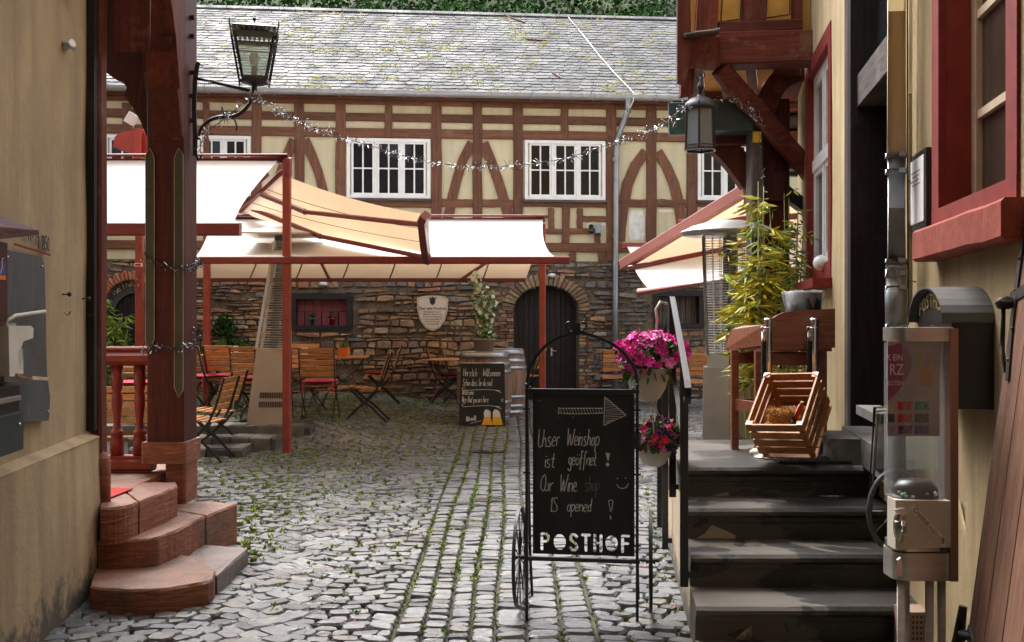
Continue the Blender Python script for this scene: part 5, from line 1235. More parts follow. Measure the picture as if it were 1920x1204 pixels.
garland([V(X0-.02, Y0-.02, z_(655)), V(-2.45, Y0-.03, z_(650)), V(X1+.02, Y0-.02, z_(650)), V(X1+.03, Y1-.1, z_(640)), V(X1+.03, 7.2, z_(612))], 330, 'dark and silver tinsel garland tied round the porch post at rail height', dark=.8)
garland([V(X0-.02, Y0-.02, z_(478)), V(-2.45, Y0-.03, z_(498)), V(X1+.02, Y0-.02, z_(506)), V(X1+.03, 7.2, z_(495)), V(X1+.05, 7.25, z_(488))], 300, 'dark and silver tinsel garland round the upper part of the porch post', dark=.85)
# ---- passage: unseen house over the viewer, stretched to shade the foreground, side houses of the yard
gh = thing('gatehouse', 'gatehouse bridging the passage behind the viewer, unseen and stretched to shade the foreground', 'building', (0, -2, 0))
mb = MB(); mb.box((-14, -6, 3.3), (14, 2.6, 6.6)); mb.build('shading_storey', 'plaster_warm', gh)
mb = MB(); mb.box((-14, -6, -.2), (-3.2, 0.85, 3.3)); mb.build('ground_floor', 'plaster_warm', gh)
mb = MB(); mb.box((2.9, -6, -.2), (14, 0.85, 3.3)); mb.build('ground_floor', 'plaster_warm', gh)
for k in range(5):
    mb = MB(); mb.beam(V(-2.4, -5+k*1.3, 3.22), V(2.4, -5+k*1.3, 3.22), 0.2, 0.16); mb.build('joist', 'dark_timber_x', gh)
hh = thing('side_house', 'plastered neighbouring house closing the yard on the left', 'building', (-9, 12, 0))
mb = MB(); mb.box((-12, 8, -.2), (-8.3, 18, 6.5)); mb.build('walls', 'plaster_ochre', hh)
mb = MB(); mb.prism([V(-12.2, 7.8, 6.4), V(-8.1, 7.8, 6.4), V(-10.1, 7.8, 8.5)], V(0, 10.4, 0)); mb.build('roof', 'slate', hh)
# ================================================================== RIGHT HOUSE
# the far part (door, first window) and the near part (rain pipe, second window) stand on slightly different planes
S_ = 1.149; EV = V(0, 0, EYE)
def E(p, s=None): return EV+(p-EV)*(s or S_)
def RP(Y, off, z):
    o = off/S_; return E(V(0.914+0.166*Y-o*0.9865, Y+o*0.1638, z))
def zo(z): return EYE+(z-EYE)/S_
rh = thing('ochre_house', 'ochre plastered house with red framed windows and a dark doorway above the stone stairs', 'building', RP(4.0, -0.3, 0))
YF = RY(1497)                        # far corner
def rgrid(mb, Y0, Y1, z0, z1, off=0.0, amp=0.008, st=0.12):
    nu = max(2, int((Y1-Y0)/st)); nv = max(2, int((z1-z0)/st))
    mb.grid(lambda u, v: RP(Y0+(Y1-Y0)*u, off+amp*noise.noise(V((Y0+(Y1-Y0)*u)*1.9, (z0+(z1-z0)*v)*1.9, 7)), z0+(z1-z0)*v), nu, nv)
def rbox(mb, Y0, Y1, z0, z1, o0, o1):
    return mb.hexa([RP(Y0, o0, z0), RP(Y1, o0, z0), RP(Y1, o1, z0), RP(Y0, o1, z0), RP(Y0, o0, z1), RP(Y1, o0, z1), RP(Y1, o1, z1), RP(Y0, o1, z1)])
TOPZ = 8.0
W1 = (RY(1560), RY(1513), 1.86, 3.38)     # window beside the door: Y0, Y1, z0, z1
DR = (4.12, RY(1588), zo(0.93), 3.9)          # doorway
W2 = (2.66, 3.55, 1.90, 3.9)              # near window
S_ = 1.22
mb = MB(); rgrid(mb, W2[1], DR[0]+.0, 0, TOPZ); rgrid(mb, W2[0], W2[1], 0, W2[2]); rgrid(mb, W2[0], W2[1], W2[3], TOPZ); rgrid(mb, -6, W2[0], 0, TOPZ)
mb.build('plaster_wall', 'plaster_ochre', rh)
mb = MB()
rgrid(mb, W1[1], YF, 0, TOPZ); rgrid(mb, DR[1], W1[0], 0, TOPZ); rgrid(mb, W1[0], W1[1], 0, W1[2]); rgrid(mb, W1[0], W1[1], W1[3], TOPZ)
rgrid(mb, DR[0], DR[1], 0, DR[2]); rgrid(mb, DR[0], DR[1], DR[3], TOPZ); mb.grid(lambda u, v: RP(DR[0], -0.3*u, TOPZ*v), 3, 16)
mb.grid(lambda u, v: RP(YF, -5*u, TOPZ*v), 10, 16)
mb.build('plaster_wall', 'plaster_ochre', rh)
mb = MB(); rbox(mb, -6, YF-0.02, 0, TOPZ, -0.8, -0.72); mb.build('wall_core', 'black_timber_z', rh)
# window 1
def rframe(W, fr, o1, par, mat, nm, od=-0.06):
    Y0, Y1, z0, z1 = W; mb = MB(); rbox(mb, Y0, Y1, z1-fr, z1, od, o1); rbox(mb, Y0, Y1, z0, z0+fr, od, o1); rbox(mb, Y0, Y0+fr, z0+fr, z1-fr, od, o1-.001); rbox(mb, Y1-fr, Y1, z0+fr, z1-fr, od, o1-.001)
    return mb.build(nm, mat, par)
w1 = rframe(W1, 0.10, 0.012, rh, 'window_red', 'window', -0.14)
Y0, Y1, z0, z1 = W1[0]+.1, W1[1]-.1, W1[2]+.1, W1[3]-.1
rframe((Y0, Y1, z0, z1), 0.05, -0.04, w1, 'white_paint', 'sash', -0.09)
zm = z0+(z1-z0)*0.53
mb = MB(); rbox(mb, Y0+.05, Y1-.05, zm-0.04, zm+0.04, -0.09, -0.02); mb.build('transom', 'white_paint', w1)
mb = MB(); ym = (Y0+Y1)/2; rbox(mb, ym-0.035, ym+0.035, z0+.05, zm-0.04, -0.09, -0.035); rbox(mb, ym-0.035, ym+0.035, zm+0.04, z1-.05, -0.09, -0.035); mb.build('mullion', 'white_paint', w1)
for (a, b, c, d) in ((Y0+.05, ym-.035, z0+.05, zm-.04), (ym+.035, Y1-.05, z0+.05, zm-.04), (Y0+.05, ym-.035, zm+.04, z1-.05), (ym+.035, Y1-.05, zm+.04, z1-.05)):
    rframe((a, b, c, d), 0.03, -0.045, w1, 'white_paint', 'sash', -0.085)
    mb = MB(); rbox(mb, a+.03, b-.03, c+.03, d-.03, -0.075, -0.07); mb.build('pane', 'pane', w1)
mb = MB(); rbox(mb, W1[0]-.03, W1[1]+.03, W1[2]-0.06, W1[2]-0.004, -0.05, 0.14); mb.build('window_sill', 'window_red', w1)
mb = MB(); mb.sphere(RP(Y0+.18, 0.03, z0-0.0), 0.06, 12, 8); tag(mb.build('white_bowl', 'white_paint', origin=RP(Y0+.18, 0.03, z0)), 'small round white ornament on the red window sill', 'ornament')
# doorway
dw = rh
mb = MB(); rbox(mb, DR[1]-0.16, DR[1]+0.02, DR[2], DR[3], -0.2, 0.012); mb.build('door_post', 'grey_timber_z', rh)
mb = MB(); rbox(mb, DR[1]-0.26, DR[1]-0.17, DR[2], DR[3], -0.2, 0.03); mb.build('door_post', 'black_timber_z', rh)
mb = MB(); rbox(mb, DR[0], DR[0]+0.10, DR[2], DR[3], -0.2, 0.012); mb.build('door_post', 'grey_timber_z', rh)
mb = MB(); rbox(mb, DR[0]+.1, DR[1]-0.26, 2.70, 2.86, -0.2, -0.01); mb.build('transom', 'grey_timber_y', rh)
mb = MB(); rbox(mb, DR[0]+.1, DR[1]-0.26, 2.86, DR[3], -0.14, -0.12); mb.build('fanlight', 'pane', rh)
mb = MB(); mb.beam(RP(DR[0]+.1, -0.05, 3.15), RP(DR[1]-.5, -0.05, 3.75), 0.05, 0.09, .006); mb.build('glazing_bar', 'grey_timber_y', rh)
mb = MB(); rbox(mb, DR[0]+.1, DR[1]-0.26, DR[2], 2.70, -0.5, -0.48); mb.build('hall_shade_sheet', 'black_timber_z', rh)  # black sheet stands in for the shade inside the hall
mb = MB(); rbox(mb, DR[0]+.1, DR[0]+.16, DR[2]+.01, 2.69, -0.62, -0.14); d_ = mb.build('door', 'black_timber_z', rh)
mb = MB(); rbox(mb, DR[1]-.55, DR[1]-.5, DR[2]+.01, 2.69, -0.47, -0.15); d_ = mb.build('door', 'dark_timber_z', rh, label='brown inner door leaf standing open')
mb = MB(); a = RP(DR[1]-.56, -.2, 1.98); mb.tube([a, a+V(-.04, -.05, 0), a+V(-.09, -.05, .0)], 0.012, 8); mb.build('handle', 'black_metal', d_)
# near window
S_ = 1.22
mb = MB(); rgrid(mb, W2[1], DR[0]+.0, 0, TOPZ); rgrid(mb, W2[0], W2[1], 0, W2[2]); rgrid(mb, W2[0], W2[1], W2[3], TOPZ); rgrid(mb, -6, W2[0], 0, TOPZ)
mb.build('plaster_wall', 'plaster_ochre', rh)
w2 = rframe(W2, 0.09, 0.012, rh, 'window_red', 'window', -0.02)
mb = MB(); rbox(mb, W2[1]-.09, W2[1]-0.085, W2[2], W2[3], -0.16, -0.021); rbox(mb, W2[0]+.085, W2[0]+0.09, W2[2], W2[3], -0.16, -0.021); mb.build('reveal', 'red_paint', w2)
Y0, Y1, z0, z1 = W2[0]+.09, W2[1]-.09, W2[2]+.0, W2[3]-.09
rframe((Y0, Y1, z0, z1), 0.055, -0.12, w2, 'cream_paint', 'sash', -0.17)
zs_ = [z0+.055, 2.30, 2.64, 2.98, 3.32, z1-.055]
for i in range(1, 5):
    mb = MB(); rbox(mb, Y0+.055, Y1-.055, zs_[i]-.014, zs_[i]+.014, -0.155, -0.125); mb.build('glazing_bar', 'cream_paint', w2)
for i in range(5):
    mb = MB(); rbox(mb, Y0+.055, Y1-.055, zs_[i]+.014, zs_[i+1]-.014, -0.15, -0.146); mb.build('pane', 'pane_brown', w2)
mb = MB(); mb.beam(RP(2.56, 0.02, 1.865), RP(3.53, 0.02, 1.865), 0.15, 0.135, 0.012, up=V(0, 0, 1), jit=0.003, n=6); mb.build('window_sill', 'sill_red', w2)
mb = MB(); rbox(mb, 3.25, 3.28, 1.95, 2.0, -0.11, -0.10); mb.build('candle', 'bottle_red', w2)
# drain pipe
t = thing('drain_pipe', 'thick rain pipe, cream above and bare zinc below, beside the doorway', 'pipe', RP(4.05, 0.06, 0.8))
def pz(py, D=4.62): return EYE+(CY-py)/F*D
px_ = P(1681, 0, 4.62).x
C_ = lambda py: V(px_, 4.62, pz(py))
mb = MB(); mb.tube([C_(-250), C_(292)], 0.043, 20); mb.build('upper_pipe', 'pipe_cream', t)
mb = MB(); mb.tube([C_(290), C_(490)], 0.041, 20); mb.build('zinc_pipe', 'zinc', t)
mb = MB(); mb.tube([C_(486), C_(500), C_(502), C_(540), C_(542), C_(620)], [0.049, 0.049, 0.046, 0.046, 0.051, 0.049], 20); mb.tube([C_(620), C_(900)], 0.043, 20); mb.build('lower_pipe', 'zinc', t)
for (a, b) in ((288, 296), (318, 326), (486, 492), (505, 520), (536, 543), (608, 618)):
    mb = MB(); mb.tube([C_(a), C_(b)], 0.052, 20); mb.beam(C_((a+b)/2)+V(-.01, -.05, 0), C_((a+b)/2)+V(.02, -.05, 0), 0.02, 0.02); mb.build('pipe_clip', 'zinc', t)
t = thing('cable_conduit', 'thin cream conduit running up the wall next to the rain pipe', 'conduit', RP(3.95, 0.02, 1.0))
c_ = P(1707, 0, 4.66); mb = MB(); mb.tube([V(c_.x, 4.66, pz(-250, 4.66)), V(c_.x, 4.66, pz(600, 4.66))], 0.011, 8); mb.build('conduit', 'pipe_cream', t)
mb = MB(); mb.tube([V(c_.x-.02, 4.64, pz(-250, 4.66)), V(c_.x-.021, 4.64, pz(330, 4.66)), V(c_.x-.018, 4.64, pz(610, 4.66))], 0.004, 6); mb.build('wire', 'rusty_metal', t)
for y in (340, 528): mb = MB(); mb.tube([V(c_.x-.02, 4.64, pz(y, 4.66)), V(c_.x+.03, 4.67, pz(y, 4.66))], 0.004, 6); mb.build('clip', 'rusty_metal', t)
# menu case
t = thing('menu_case', 'black framed menu case with white sheet, on the wall right of the rain pipe', 'menu case', RP(3.7, 0.02, 2.07))
mY0, mY1, mz0, mz1 = 3.58, 3.86, 1.925, 2.225
mb = MB(); rbox(mb, mY0, mY1, mz0, mz1, 0.0, 0.025); mb.build('case', 'black_metal', t)
mb = MB(); rbox(mb, mY0+.03, mY1-.002, mz0+.04, mz1-.02, 0.025, 0.028); mb.build('sheet', 'paper', t)
mb = MB()
for k in range(4): rbox(mb, mY0+.07+R.uniform(0, .03), mY1-.04-R.uniform(0, .05), mz1-.07-k*.016, mz1-.066-k*.016, 0.028, 0.0283)
mb.build('print', 'chalk_faint', t, fixn=False)
# mailbox with POSTHOF
t = thing('mailbox', 'black metal mailbox with arched grey lid and raised letters POSTHOF', 'mailbox', RP(3.05, 0.07, 1.34))
a, b = 2.87, 3.27; zb_, zt_ = 1.345, 1.60; of = 0.145
mb = MB(); rbox(mb, a, b, zb_, zt_, 0.002, of); mb.build('body', 'black_metal', t)
mb = MB(); n = 14; rr_ = 0.5*(b-a)+.01; ym = (a+b)/2; 
arc = [(ym-cos(pi*k/n)*rr_, zt_-.005+sin(pi*k/n)*0.105) for k in range(n+1)]
vs = []; fs = []
for (y, z) in arc: vs += [RP(y, 0.0, z), RP(y, of+0.035, z), RP(y, of+0.035, z+.006), RP(y, 0.0, z+.006)]
for i in range(n):
    for q in range(4): fs.append((i*4+q, i*4+(q+1) % 4, (i+1)*4+(q+1) % 4, (i+1)*4+q))
fs += [(0, 1, 2, 3), tuple(n*4+q for q in (3, 2, 1, 0))]; mb.add(vs, fs, 0, False); mb.build('lid', 'lid_grey', t)
mb = MB(); mb.prism([RP(y, of+.003, z-.002) for y, z in arc], RP(0, -.14, 0)-RP(0, 0, 0)); mb.build('arched_front', 'black_metal', t)
mb = text_mesh('POSTHOF', 0.068, lambda x, y, z: RP(ym-x*1.1, of+0.004+z, zt_+.018+y), 0.004); 
tl = mb; 
mb = MB()
for i, ch in enumerate('POSTHOF'):
    q = text_mesh(ch, 0.062, lambda x, y, z, i=i: RP(ym+.135-i*.045-x, of+0.006+z, zt_+.012+y+.030*(1-((i-3)/3.3)**2)), 0.004); q.build('letter', 'gold_letter', t, fixn=False)
q = text_mesh('22', 0.04, lambda x, y, z: RP(ym-x, of+0.006+z, zt_-.040+y), 0.002)
q.build('house_number', 'grey_iron', t, fixn=False)
mb = MB(); rbox(mb, a+.02, b-.02, zt_-.11, zt_-.055, of, of+.012); mb.build('flap', 'grey_iron', t)
mb = MB(); rbox(mb, a+.02, b-.02, zb_+.02, zt_-.13, of, of+.008); mb.build('front_door', 'black_metal', t)
for z in (zb_+.04, zb_+.12, zt_-.03):
    mb = MB(); mb.tube([RP(a-.0, of-.01, z), RP(a+.05, of+.02, z)], 0.006, 8); mb.build('hinge_pin', 'steel_dull', t)
# plank shutter leaning on the wall
t = thing('plank_shutter', 'tall brown plank shutter with iron hinges leaning on the ochre wall at the right edge', 'shutter', V(1.2, 2.2, 0.3))
tb = E(V(1.150, 2.62, 0.40)); tt = E(V(1.332, 2.58, 1.90)); dd = V(-0.166, -1.0, 0).normalized()
tn = (tt-tb).cross(dd).normalized(); tn = tn if tn.x < 0 else -tn
kw = 0.15
for k in range(7):
    a0 = tb+dd*(k*kw+.003); a1 = tb+dd*((k+1)*kw-.003); b0 = tt+dd*(k*kw+.003); b1 = tt+dd*((k+1)*kw-.003); j = tn*R.uniform(0, .003)
    mb = MB(); mb.hexa([a0+j, a1+j, a1-tn*.03, a0-tn*.03, b0+j, b1+j, b1-tn*.03, b0-tn*.03]); mb.build('plank', 'shutter_wood', t)
mb = MB(); mb.hexa([tb, tb-dd*.012, tb-dd*.012-tn*.04, tb-tn*.04, tt, tt-dd*.012, tt-dd*.012-tn*.04, tt-tn*.04]); mb.build('edge_strip', 'grey_timber_z', t)
def onS(y, h): L = tt-tb; return tb+L*h+dd*y+tn*.004
hh_ = (2.0-.4)/1.5
def sz(z): return (z-0.40)/1.50

mb = MB(); mb.path([onS(-.015, sz(1.66)), onS(.12, sz(1.68)), onS(.5, sz(1.70))], 0.008, 0.035, up=V(0, 0, 1)); mb.path([onS(.02, sz(1.86)), onS(.025, sz(1.60)), onS(.055, sz(1.45))], 0.028, 0.008, up=tn); mb.tube([onS(-.05, sz(1.645))+tn*.015, onS(0.02, sz(1.645))+tn*.02], 0.022, 8); mb.tube([onS(-.05, sz(1.64))+tn*.01, onS(-.035, sz(1.52)), onS(.03, sz(1.47))], 0.008, 6)
for z in (1.84, 1.76, 1.68, 1.58, 1.5): mb.sphere(onS(.025+(0.02 if z < 1.6 else 0), sz(z))+tn*.004, 0.006, 6, 4)
mb.build('strap_hinge', 'rusty_metal', t)
mb = MB(); mb.path([onS(.0, sz(.79)), onS(.05, sz(.77)), onS(.10, sz(.74)), onS(.2, sz(.70)), onS(.45, sz(.62))], 0.008, 0.045, up=V(0, 0, 1)); mb.lathe([(0.032, -.004), (0.032, .004)], onS(.02, sz(.785))+tn*.004, 10); mb.build('strap_hinge', 'grey_iron', t)
mb = MB(); mb.tube([onS(-.05, sz(.84))+tn*.01, onS(-.05, sz(.74))+tn*.01], [0.014, 0.022], 8); mb.tube([onS(-.06, sz(.76))+tn*.01, onS(-.0, sz(.77))+tn*.01], 0.012, 8); mb.tube([onS(-.05, sz(.74)), onS(-.05, sz(.45))], 0.008, 6); mb.build('hinge_pin', 'rusty_metal', t)

# ---- stone stairs and landing
XFl = lambda Y: 0.896+0.098*(Y-4.97)
stc = thing('stone_stairs', 'dark basalt stairs with rounded nosings and patchy wet marks leading up to the doorway', 'stairs', (1.3, 4.9, 0))
LV = [(5.50, 0.80), (5.20, 0.63), (4.90, 0.46), (4.60, 0.29), (4.30, 0.12)]
def xr_(Y): return 1.16+0.166*Y
for i, (yf, zt) in enumerate(LV):
    yb = yf+0.33 if i else 6.72
    # profile (y, z): tread, bull nose, riser set back with a fillet moulding
    pr = [(yb, zt), (yf+.02, zt), (yf-.005, zt-.006), (yf-.02, zt-.022), (yf-.018, zt-.040), (yf+.0, zt-.056), (yf+.018, zt-.062), (yf+.02, zt-.085), (yf+.028, zt-.09), (yf+.03, zt-.17), (yb, zt-.17)]
    mb = MB(); vs = []; fs = []; nx = 8
    for k in range(nx+1):
        t_ = k/nx
        for (y, z) in pr:
            xl_ = XFl(y)-.012; xr2 = xr_(y); vs.append(V(xl_+(xr2-xl_)*t_, y+R.uniform(-.002, .002), z+R.uniform(-.0015, .0015)))
    m = len(pr)
    for k in range(nx):
        for q in range(m): fs.append((k*m+q, k*m+(q+1) % m, (k+1)*m+(q+1) % m, (k+1)*m+q))
    fs += [tuple(range(m)), tuple(nx*m+q for q in range(m-1, -1, -1))]
    mb.add(vs, fs); mb.build('step' if i else 'landing', 'basalt', stc)
for (yf, zt, nm) in ((6.72, 0.63, 0), (7.02, 0.46, 0), (7.32, 0.30, 0)):
    mb = MB(); mb.prism([V(XFl(yf)-.012, yf, zt-.17), V(2.1, yf, zt-.17), V(2.1, yf+.32, zt-.17), V(XFl(yf+.3)-.012, yf+.32, zt-.17)], V(0, 0, .17)); mb.build('step', 'basalt_light', stc)
fk = thing('flank_wall', 'cream rendered flank wall of the stairs with a small barred cellar vent', 'wall', (XFl(6), 6, 0))
top = [(4.33, -.1), (4.33, 0.0), (4.63, 0.10), (4.63, .27), (4.93, .27), (4.93, .44), (5.23, .44), (5.23, .61), (5.53, .61), (5.53, .745), (6.68, .745), (6.72, .62), (7.02, .45), (7.35, .36), (8.5, .34), (8.5, -.1)]
mb = MB(); mb.prism([V(XFl(y)-0.0, y, z) for y, z in top], V(0.25, 0, 0)); mb.build('render', 'flank', fk)
mb = MB(); mb.prism([V(XFl(y)-.02, y, z) for y, z in ((5.6, .745), (6.71, .745), (6.71, .798), (5.6, .798))], V(0.3, 0, 0)); mb.build('coping', 'basalt_light', fk)
mb = MB(); mb.prism([V(XFl(y)-.02, y, z) for y, z in ((7.34, .36), (8.5, .34), (8.5, .39), (7.34, .41))], V(0.3, 0, 0)); mb.build('coping', 'basalt_light', fk)
mb = MB(); mb.prism([V(XFl(y)-.006, y, z) for y, z in ((7.55, .03), (8.15, .03), (8.15, .31), (7.55, .31))], V(0.01, 0, 0)); v_ = mb.build('cellar_vent', 'black_metal', fk)
for k in range(6):
    y = 7.6+k*.1; mb = MB(); mb.tube([V(XFl(y)-.018, y, .03), V(XFl(y)-.018, y, .31)], 0.008, 6); mb.build('bar', 'black_metal', v_)
for k in range(3):
    z = .08+k*.09; mb = MB(); mb.tube([V(XFl(7.55)-.018, 7.55, z), V(XFl(8.15)-.018, 8.15, z)], 0.008, 6); mb.build('bar', 'black_metal', v_)
# door step and side stones
mb = MB()
def dstep(Y0, Y1, z0, z1, o):
    mb = MB(); pr = [(0.02, z0), (o-.02, z0), (o-.02, z1-.05), (o, z1-.042), (o+.008, z1-.02), (o, z1-.004), (o-.015, z1), (0.02, z1)]; vs = []; fs = []; n = 6
    for k in range(n+1):
        y = Y0+(Y1-Y0)*k/n
        for (of_, z) in pr: vs.append(RP(y, of_+R.uniform(-.003, .003), z+R.uniform(-.002, .002)))
    m = len(pr)
    for k in range(n):
        for q in range(m): fs.append((k*m+q, k*m+(q+1) % m, (k+1)*m+(q+1) % m, (k+1)*m+q))
    fs += [tuple(range(m)), tuple(n*m+q for q in range(m-1, -1, -1))]; mb.add(vs, fs); mb.build('door_step', 'basalt_light', stc)
S_ = 1.149
dstep(4.84, 5.22, zo(0.80), zo(0.94), 0.2)
mb = MB(); rbox(mb, DR[0]-.05, DR[1], zo(0.8), zo(0.95), -0.3, 0.03); mb.build('threshold', 'basalt_light', stc)
mb = MB(); rbox(mb, 4.05, 4.5, 1.18, 1.22, 0.0, 0.12); mb.build('side_ledge', 'basalt_light', stc)
# rubber mat
mb = MB(); z = 0.803
for k in range(16): mb.beam(V(1.50+k*.026, 5.57, z+.008), V(1.50+k*.026, 5.80, z+.008), 0.012, 0.014)
for k in range(8): mb.beam(V(1.49, 5.58+k*.031, z+.006), V(1.90, 5.58+k*.031, z+.006), 0.010, 0.010)
tag(mb.build('rubber_mat', 'mat_rubber', origin=(1.7, 5.7, z), fixn=False), 'black ribbed rubber mat lying on the landing before the door step', 'mat')
# handrail
hr = thing('stair_handrail', 'black iron handrail with flat posts on the flank of the stone stairs', 'handrail', (0.86, 5.3, 0.3))
def hx(Y, o=0.045): return XFl(Y)-o
for (Y, z0, z1) in ((4.88, 0.30, 1.40), (5.78, 0.58, 1.74), (7.25, 0.1, 1.30), (6.55, 0.1, 1.5)):
    mb = MB(); mb.beam(V(hx(Y), Y, z0), V(hx(Y), Y, z1), 0.040, 0.014, 0.002, up=V(0, 1, 0)); mb.beam(V(hx(Y)-.0, Y, z0+.06), V(hx(Y)+.06, Y, z0+.06), 0.03, 0.03); mb.build('post', 'black_metal', hr)
rl = [(5.78, 1.735), (5.70, 1.725), (4.9, 1.43), (4.62, 1.32), (4.58, 1.29), (4.58, 1.25), (4.61, 1.225), (4.66, 1.235)]
mb = MB(); mb.path([V(hx(y, .05), y, z) for y, z in rl], 0.03, 0.016, up=V(0, 0, 1)); mb.build('handrail', 'black_metal', hr)
mb = MB(); mb.path([V(hx(y, .045), y, z) for y, z in ((5.78, 1.735), (6.55, 1.52), (7.25, 1.30))], 0.03, 0.014); mb.build('handrail', 'black_metal', hr)
mb = MB(); mb.path([V(hx(y, .05), y, z) for y, z in ((5.78, 1.36), (5.6, 1.30), (4.88, 1.03))], 0.024, 0.012); mb.build('mid_rail', 'black_metal', hr)
mb = MB(); mb.path([V(hx(y, .05), y, z) for y, z in ((5.78, 1.06), (5.6, 1.0), (4.88, .72))], 0.024, 0.012); mb.build('mid_rail', 'black_metal', hr) if 0 else None

# ---- vending machine for gem stones
VX, VY = 1.342, 3.30; r0 = 0.104
vm = thing('capsule_machine', 'slim clear gemstone vending machine with cream coin panel on three steel legs', 'vending machine', (VX, VY, 0))
vz = lambda py, D=3.24: EYE+(CY-py)/F*D
def rrect(cx, cy, hx_, hy_, r, n=5):
    out = []
    for (sx, sy, a0) in ((1, 1, 0), (-1, 1, 90), (-1, -1, 180), (1, -1, 270)):
        for k in range(n+1):
            a = radians(a0+90*k/n); out.append((cx+sx*(hx_-r)+cos(a)*r, cy+sy*(hy_-r)+sin(a)*r))
    return out
def vprism(hx_, hy_, r, z0, z1, mat, nm, par=vm, cx=VX, smooth=True):
    o = rrect(cx, VY, hx_, hy_, r); n = len(o); mb = MB(); vs = [V(x, y, z0) for x, y in o]+[V(x, y, z1) for x, y in o]
    mb.add(vs, [(i, (i+1) % n, n+(i+1) % n, n+i) for i in range(n)], 0, True); mb.add(vs, [tuple(range(n-1, -1, -1)), tuple(range(n, 2*n))], 0); return mb.build(nm, mat, par)
vprism(0.102, 0.075, 0.05, vz(640), vz(614), 'steel_dull', 'lid')
vprism(0.100, 0.073, 0.045, vz(1088), vz(1036), 'steel_dull', 'base_housing')
mb = MB(); mb.box((VX+.078, VY-.07, vz(1088)-.002), (VX+.104, VY+.06, vz(616))); mb.build('side_rail', 'copperish', vm)
# clear body: thin walled shell
o = rrect(VX-.012, VY, 0.088, 0.068, 0.045); n = len(o); mb = MB(); vs = [V(x, y, vz(935)) for x, y in o]+[V(x, y, vz(640)) for x, y in o]
mb.add(vs, [(i, (i+1) % n, n+(i+1) % n, n+i) for i in range(n)], 0, True); mb.build('clear_body', 'glass_clear', vm)
vprism(0.086, 0.066, 0.045, vz(1034), vz(1020), 'steel', 'lower_ring', cx=VX-.012)
vprism(0.087, 0.067, 0.045, vz(948), vz(936), 'steel', 'upper_ring', cx=VX-.012)
# coin panel
fy = VY-.077
mb = MB(); mb.prism([V(VX-.103, fy, vz(1028)), V(VX+.076, fy, vz(1024)), V(VX+.076, fy, vz(938)), V(VX-.103, fy, vz(936))], V(0, .07, 0)); mb.build('coin_panel', 'machine_white', vm)
mb = MB(); mb.lathe([(0.0001, -.012), (0.028, -.006), (0.034, 0), (0.034, .01)], V(0, 0, 0), 16); 
mb.v = [(VX-.088+x*.6, fy-.004+z, vz(985)+y*1.6) for (x, y, z) in mb.v]; mb.build('coin_cup', 'steel', vm)
mb = MB(); mb.prism([V(VX-.12, fy-.01, vz(952)), V(VX-.085, fy-.012, vz(947)), V(VX-.078, fy-.012, vz(958)), V(VX-.09, fy-.01, vz(962))], V(0, -.02, 0)); mb.tube([V(VX-.112, fy-.02, vz(975)), V(VX-.09, fy-.02, vz(975))], 0.006, 8); mb.tube([V(VX-.088, fy-.03, vz(970)), V(VX-.086, fy-.03, vz(993))], 0.007, 8); mb.build('crank', 'steel', vm)
mb = MB(); mb.prism([V(VX-.105, fy-.012, vz(1045)), V(VX-.095, fy-.012, vz(1040)), V(VX-.09, fy-.012, vz(1072)), V(VX-.112, fy-.012, vz(1076))], V(0, -.012, 0)); mb.build('outlet_flap', 'steel', vm)
# sticker strip on the coin panel
a = radians(-47); sc0 = V(VX+.002, fy-.001, vz(983))
def sv(x, y, z=0): return sc0+V(x*cos(a)-y*sin(a), -z, x*sin(a)+y*cos(a))
mb = MB(); mb.prism([sv(-.083, -.011), sv(.085, -.011), sv(.085, .013), (sv(-.083, .013))], V(0, -.0012, 0)); s_ = mb.build('sticker', 'chalk_bright', vm)
q = text_mesh('Crystal', 0.024, lambda x, y, z: sv(-.038+x, -.004+y, .002+z), .0004); q.build('sticker_print', 'bottle_red', s_, fixn=False)
q = text_mesh('PLANET.de', 0.017, lambda x, y, z: sv(.026+x*.95, -.006+y, .002+z), .0004); q.build('sticker_print', 'yellow', s_, fixn=False)
mb = MB()
for (x, y, x2, y2) in ((.068, 0, .078, .006), (.068, 0, .076, -.006), (.068, 0, .062, .008), (.068, 0, .060, -.004), (.068, .0, .07, .009)): mb.beam(sv(x, y, .003), sv(x2, y2, .003), .004, .0006)
mb.build('sticker_print', 'bottle_red', s_)
# inner poster
iy = VY-.060
def vp(px, py): return V((px-CX)/F*(iy), iy, EYE+(CY-py)/F*iy)
mb = MB(); mb.prism([vp(1664, 640), vp(1762, 640), vp(1762, 818), vp(1664, 818)], V(0, .003, 0)); po_ = mb.build('poster', 'poster_pale', vm)
mb = MB(); mb.prism([p+V(0, -.002, 0) for p in [vp(1665, 650), vp(1685, 644), vp(1700, 652), vp(1709, 670), vp(1708, 690), vp(1697, 715), vp(1680, 738), vp(1665, 752)]], V(0, .001, 0)); mb.build('poster_heart', 'heart_purple', po_)
for s, x, y, h in (('K EIN', 1677, 676, .030), ('RZ', 1680, 703, .052), ('ELSTEIN', 1678, 722, .020)):
    q = text_mesh(s, h, lambda X, Y, z, x=x, y=y: vp(x, y)+V(X*.72, -.0035-z, Y), .0004); q.build('poster_print', 'chalk_bright', po_, fixn=False)
mb = MB(); mb.prism([p+V(0, -.002, 0) for p in [vp(1720, 700), vp(1728, 655), vp(1738, 700), vp(1745, 680), vp(1752, 690), vp(1745, 725), vp(1728, 722)]], V(0, .001, 0)); mb.build('poster_print', 'straw', po_)
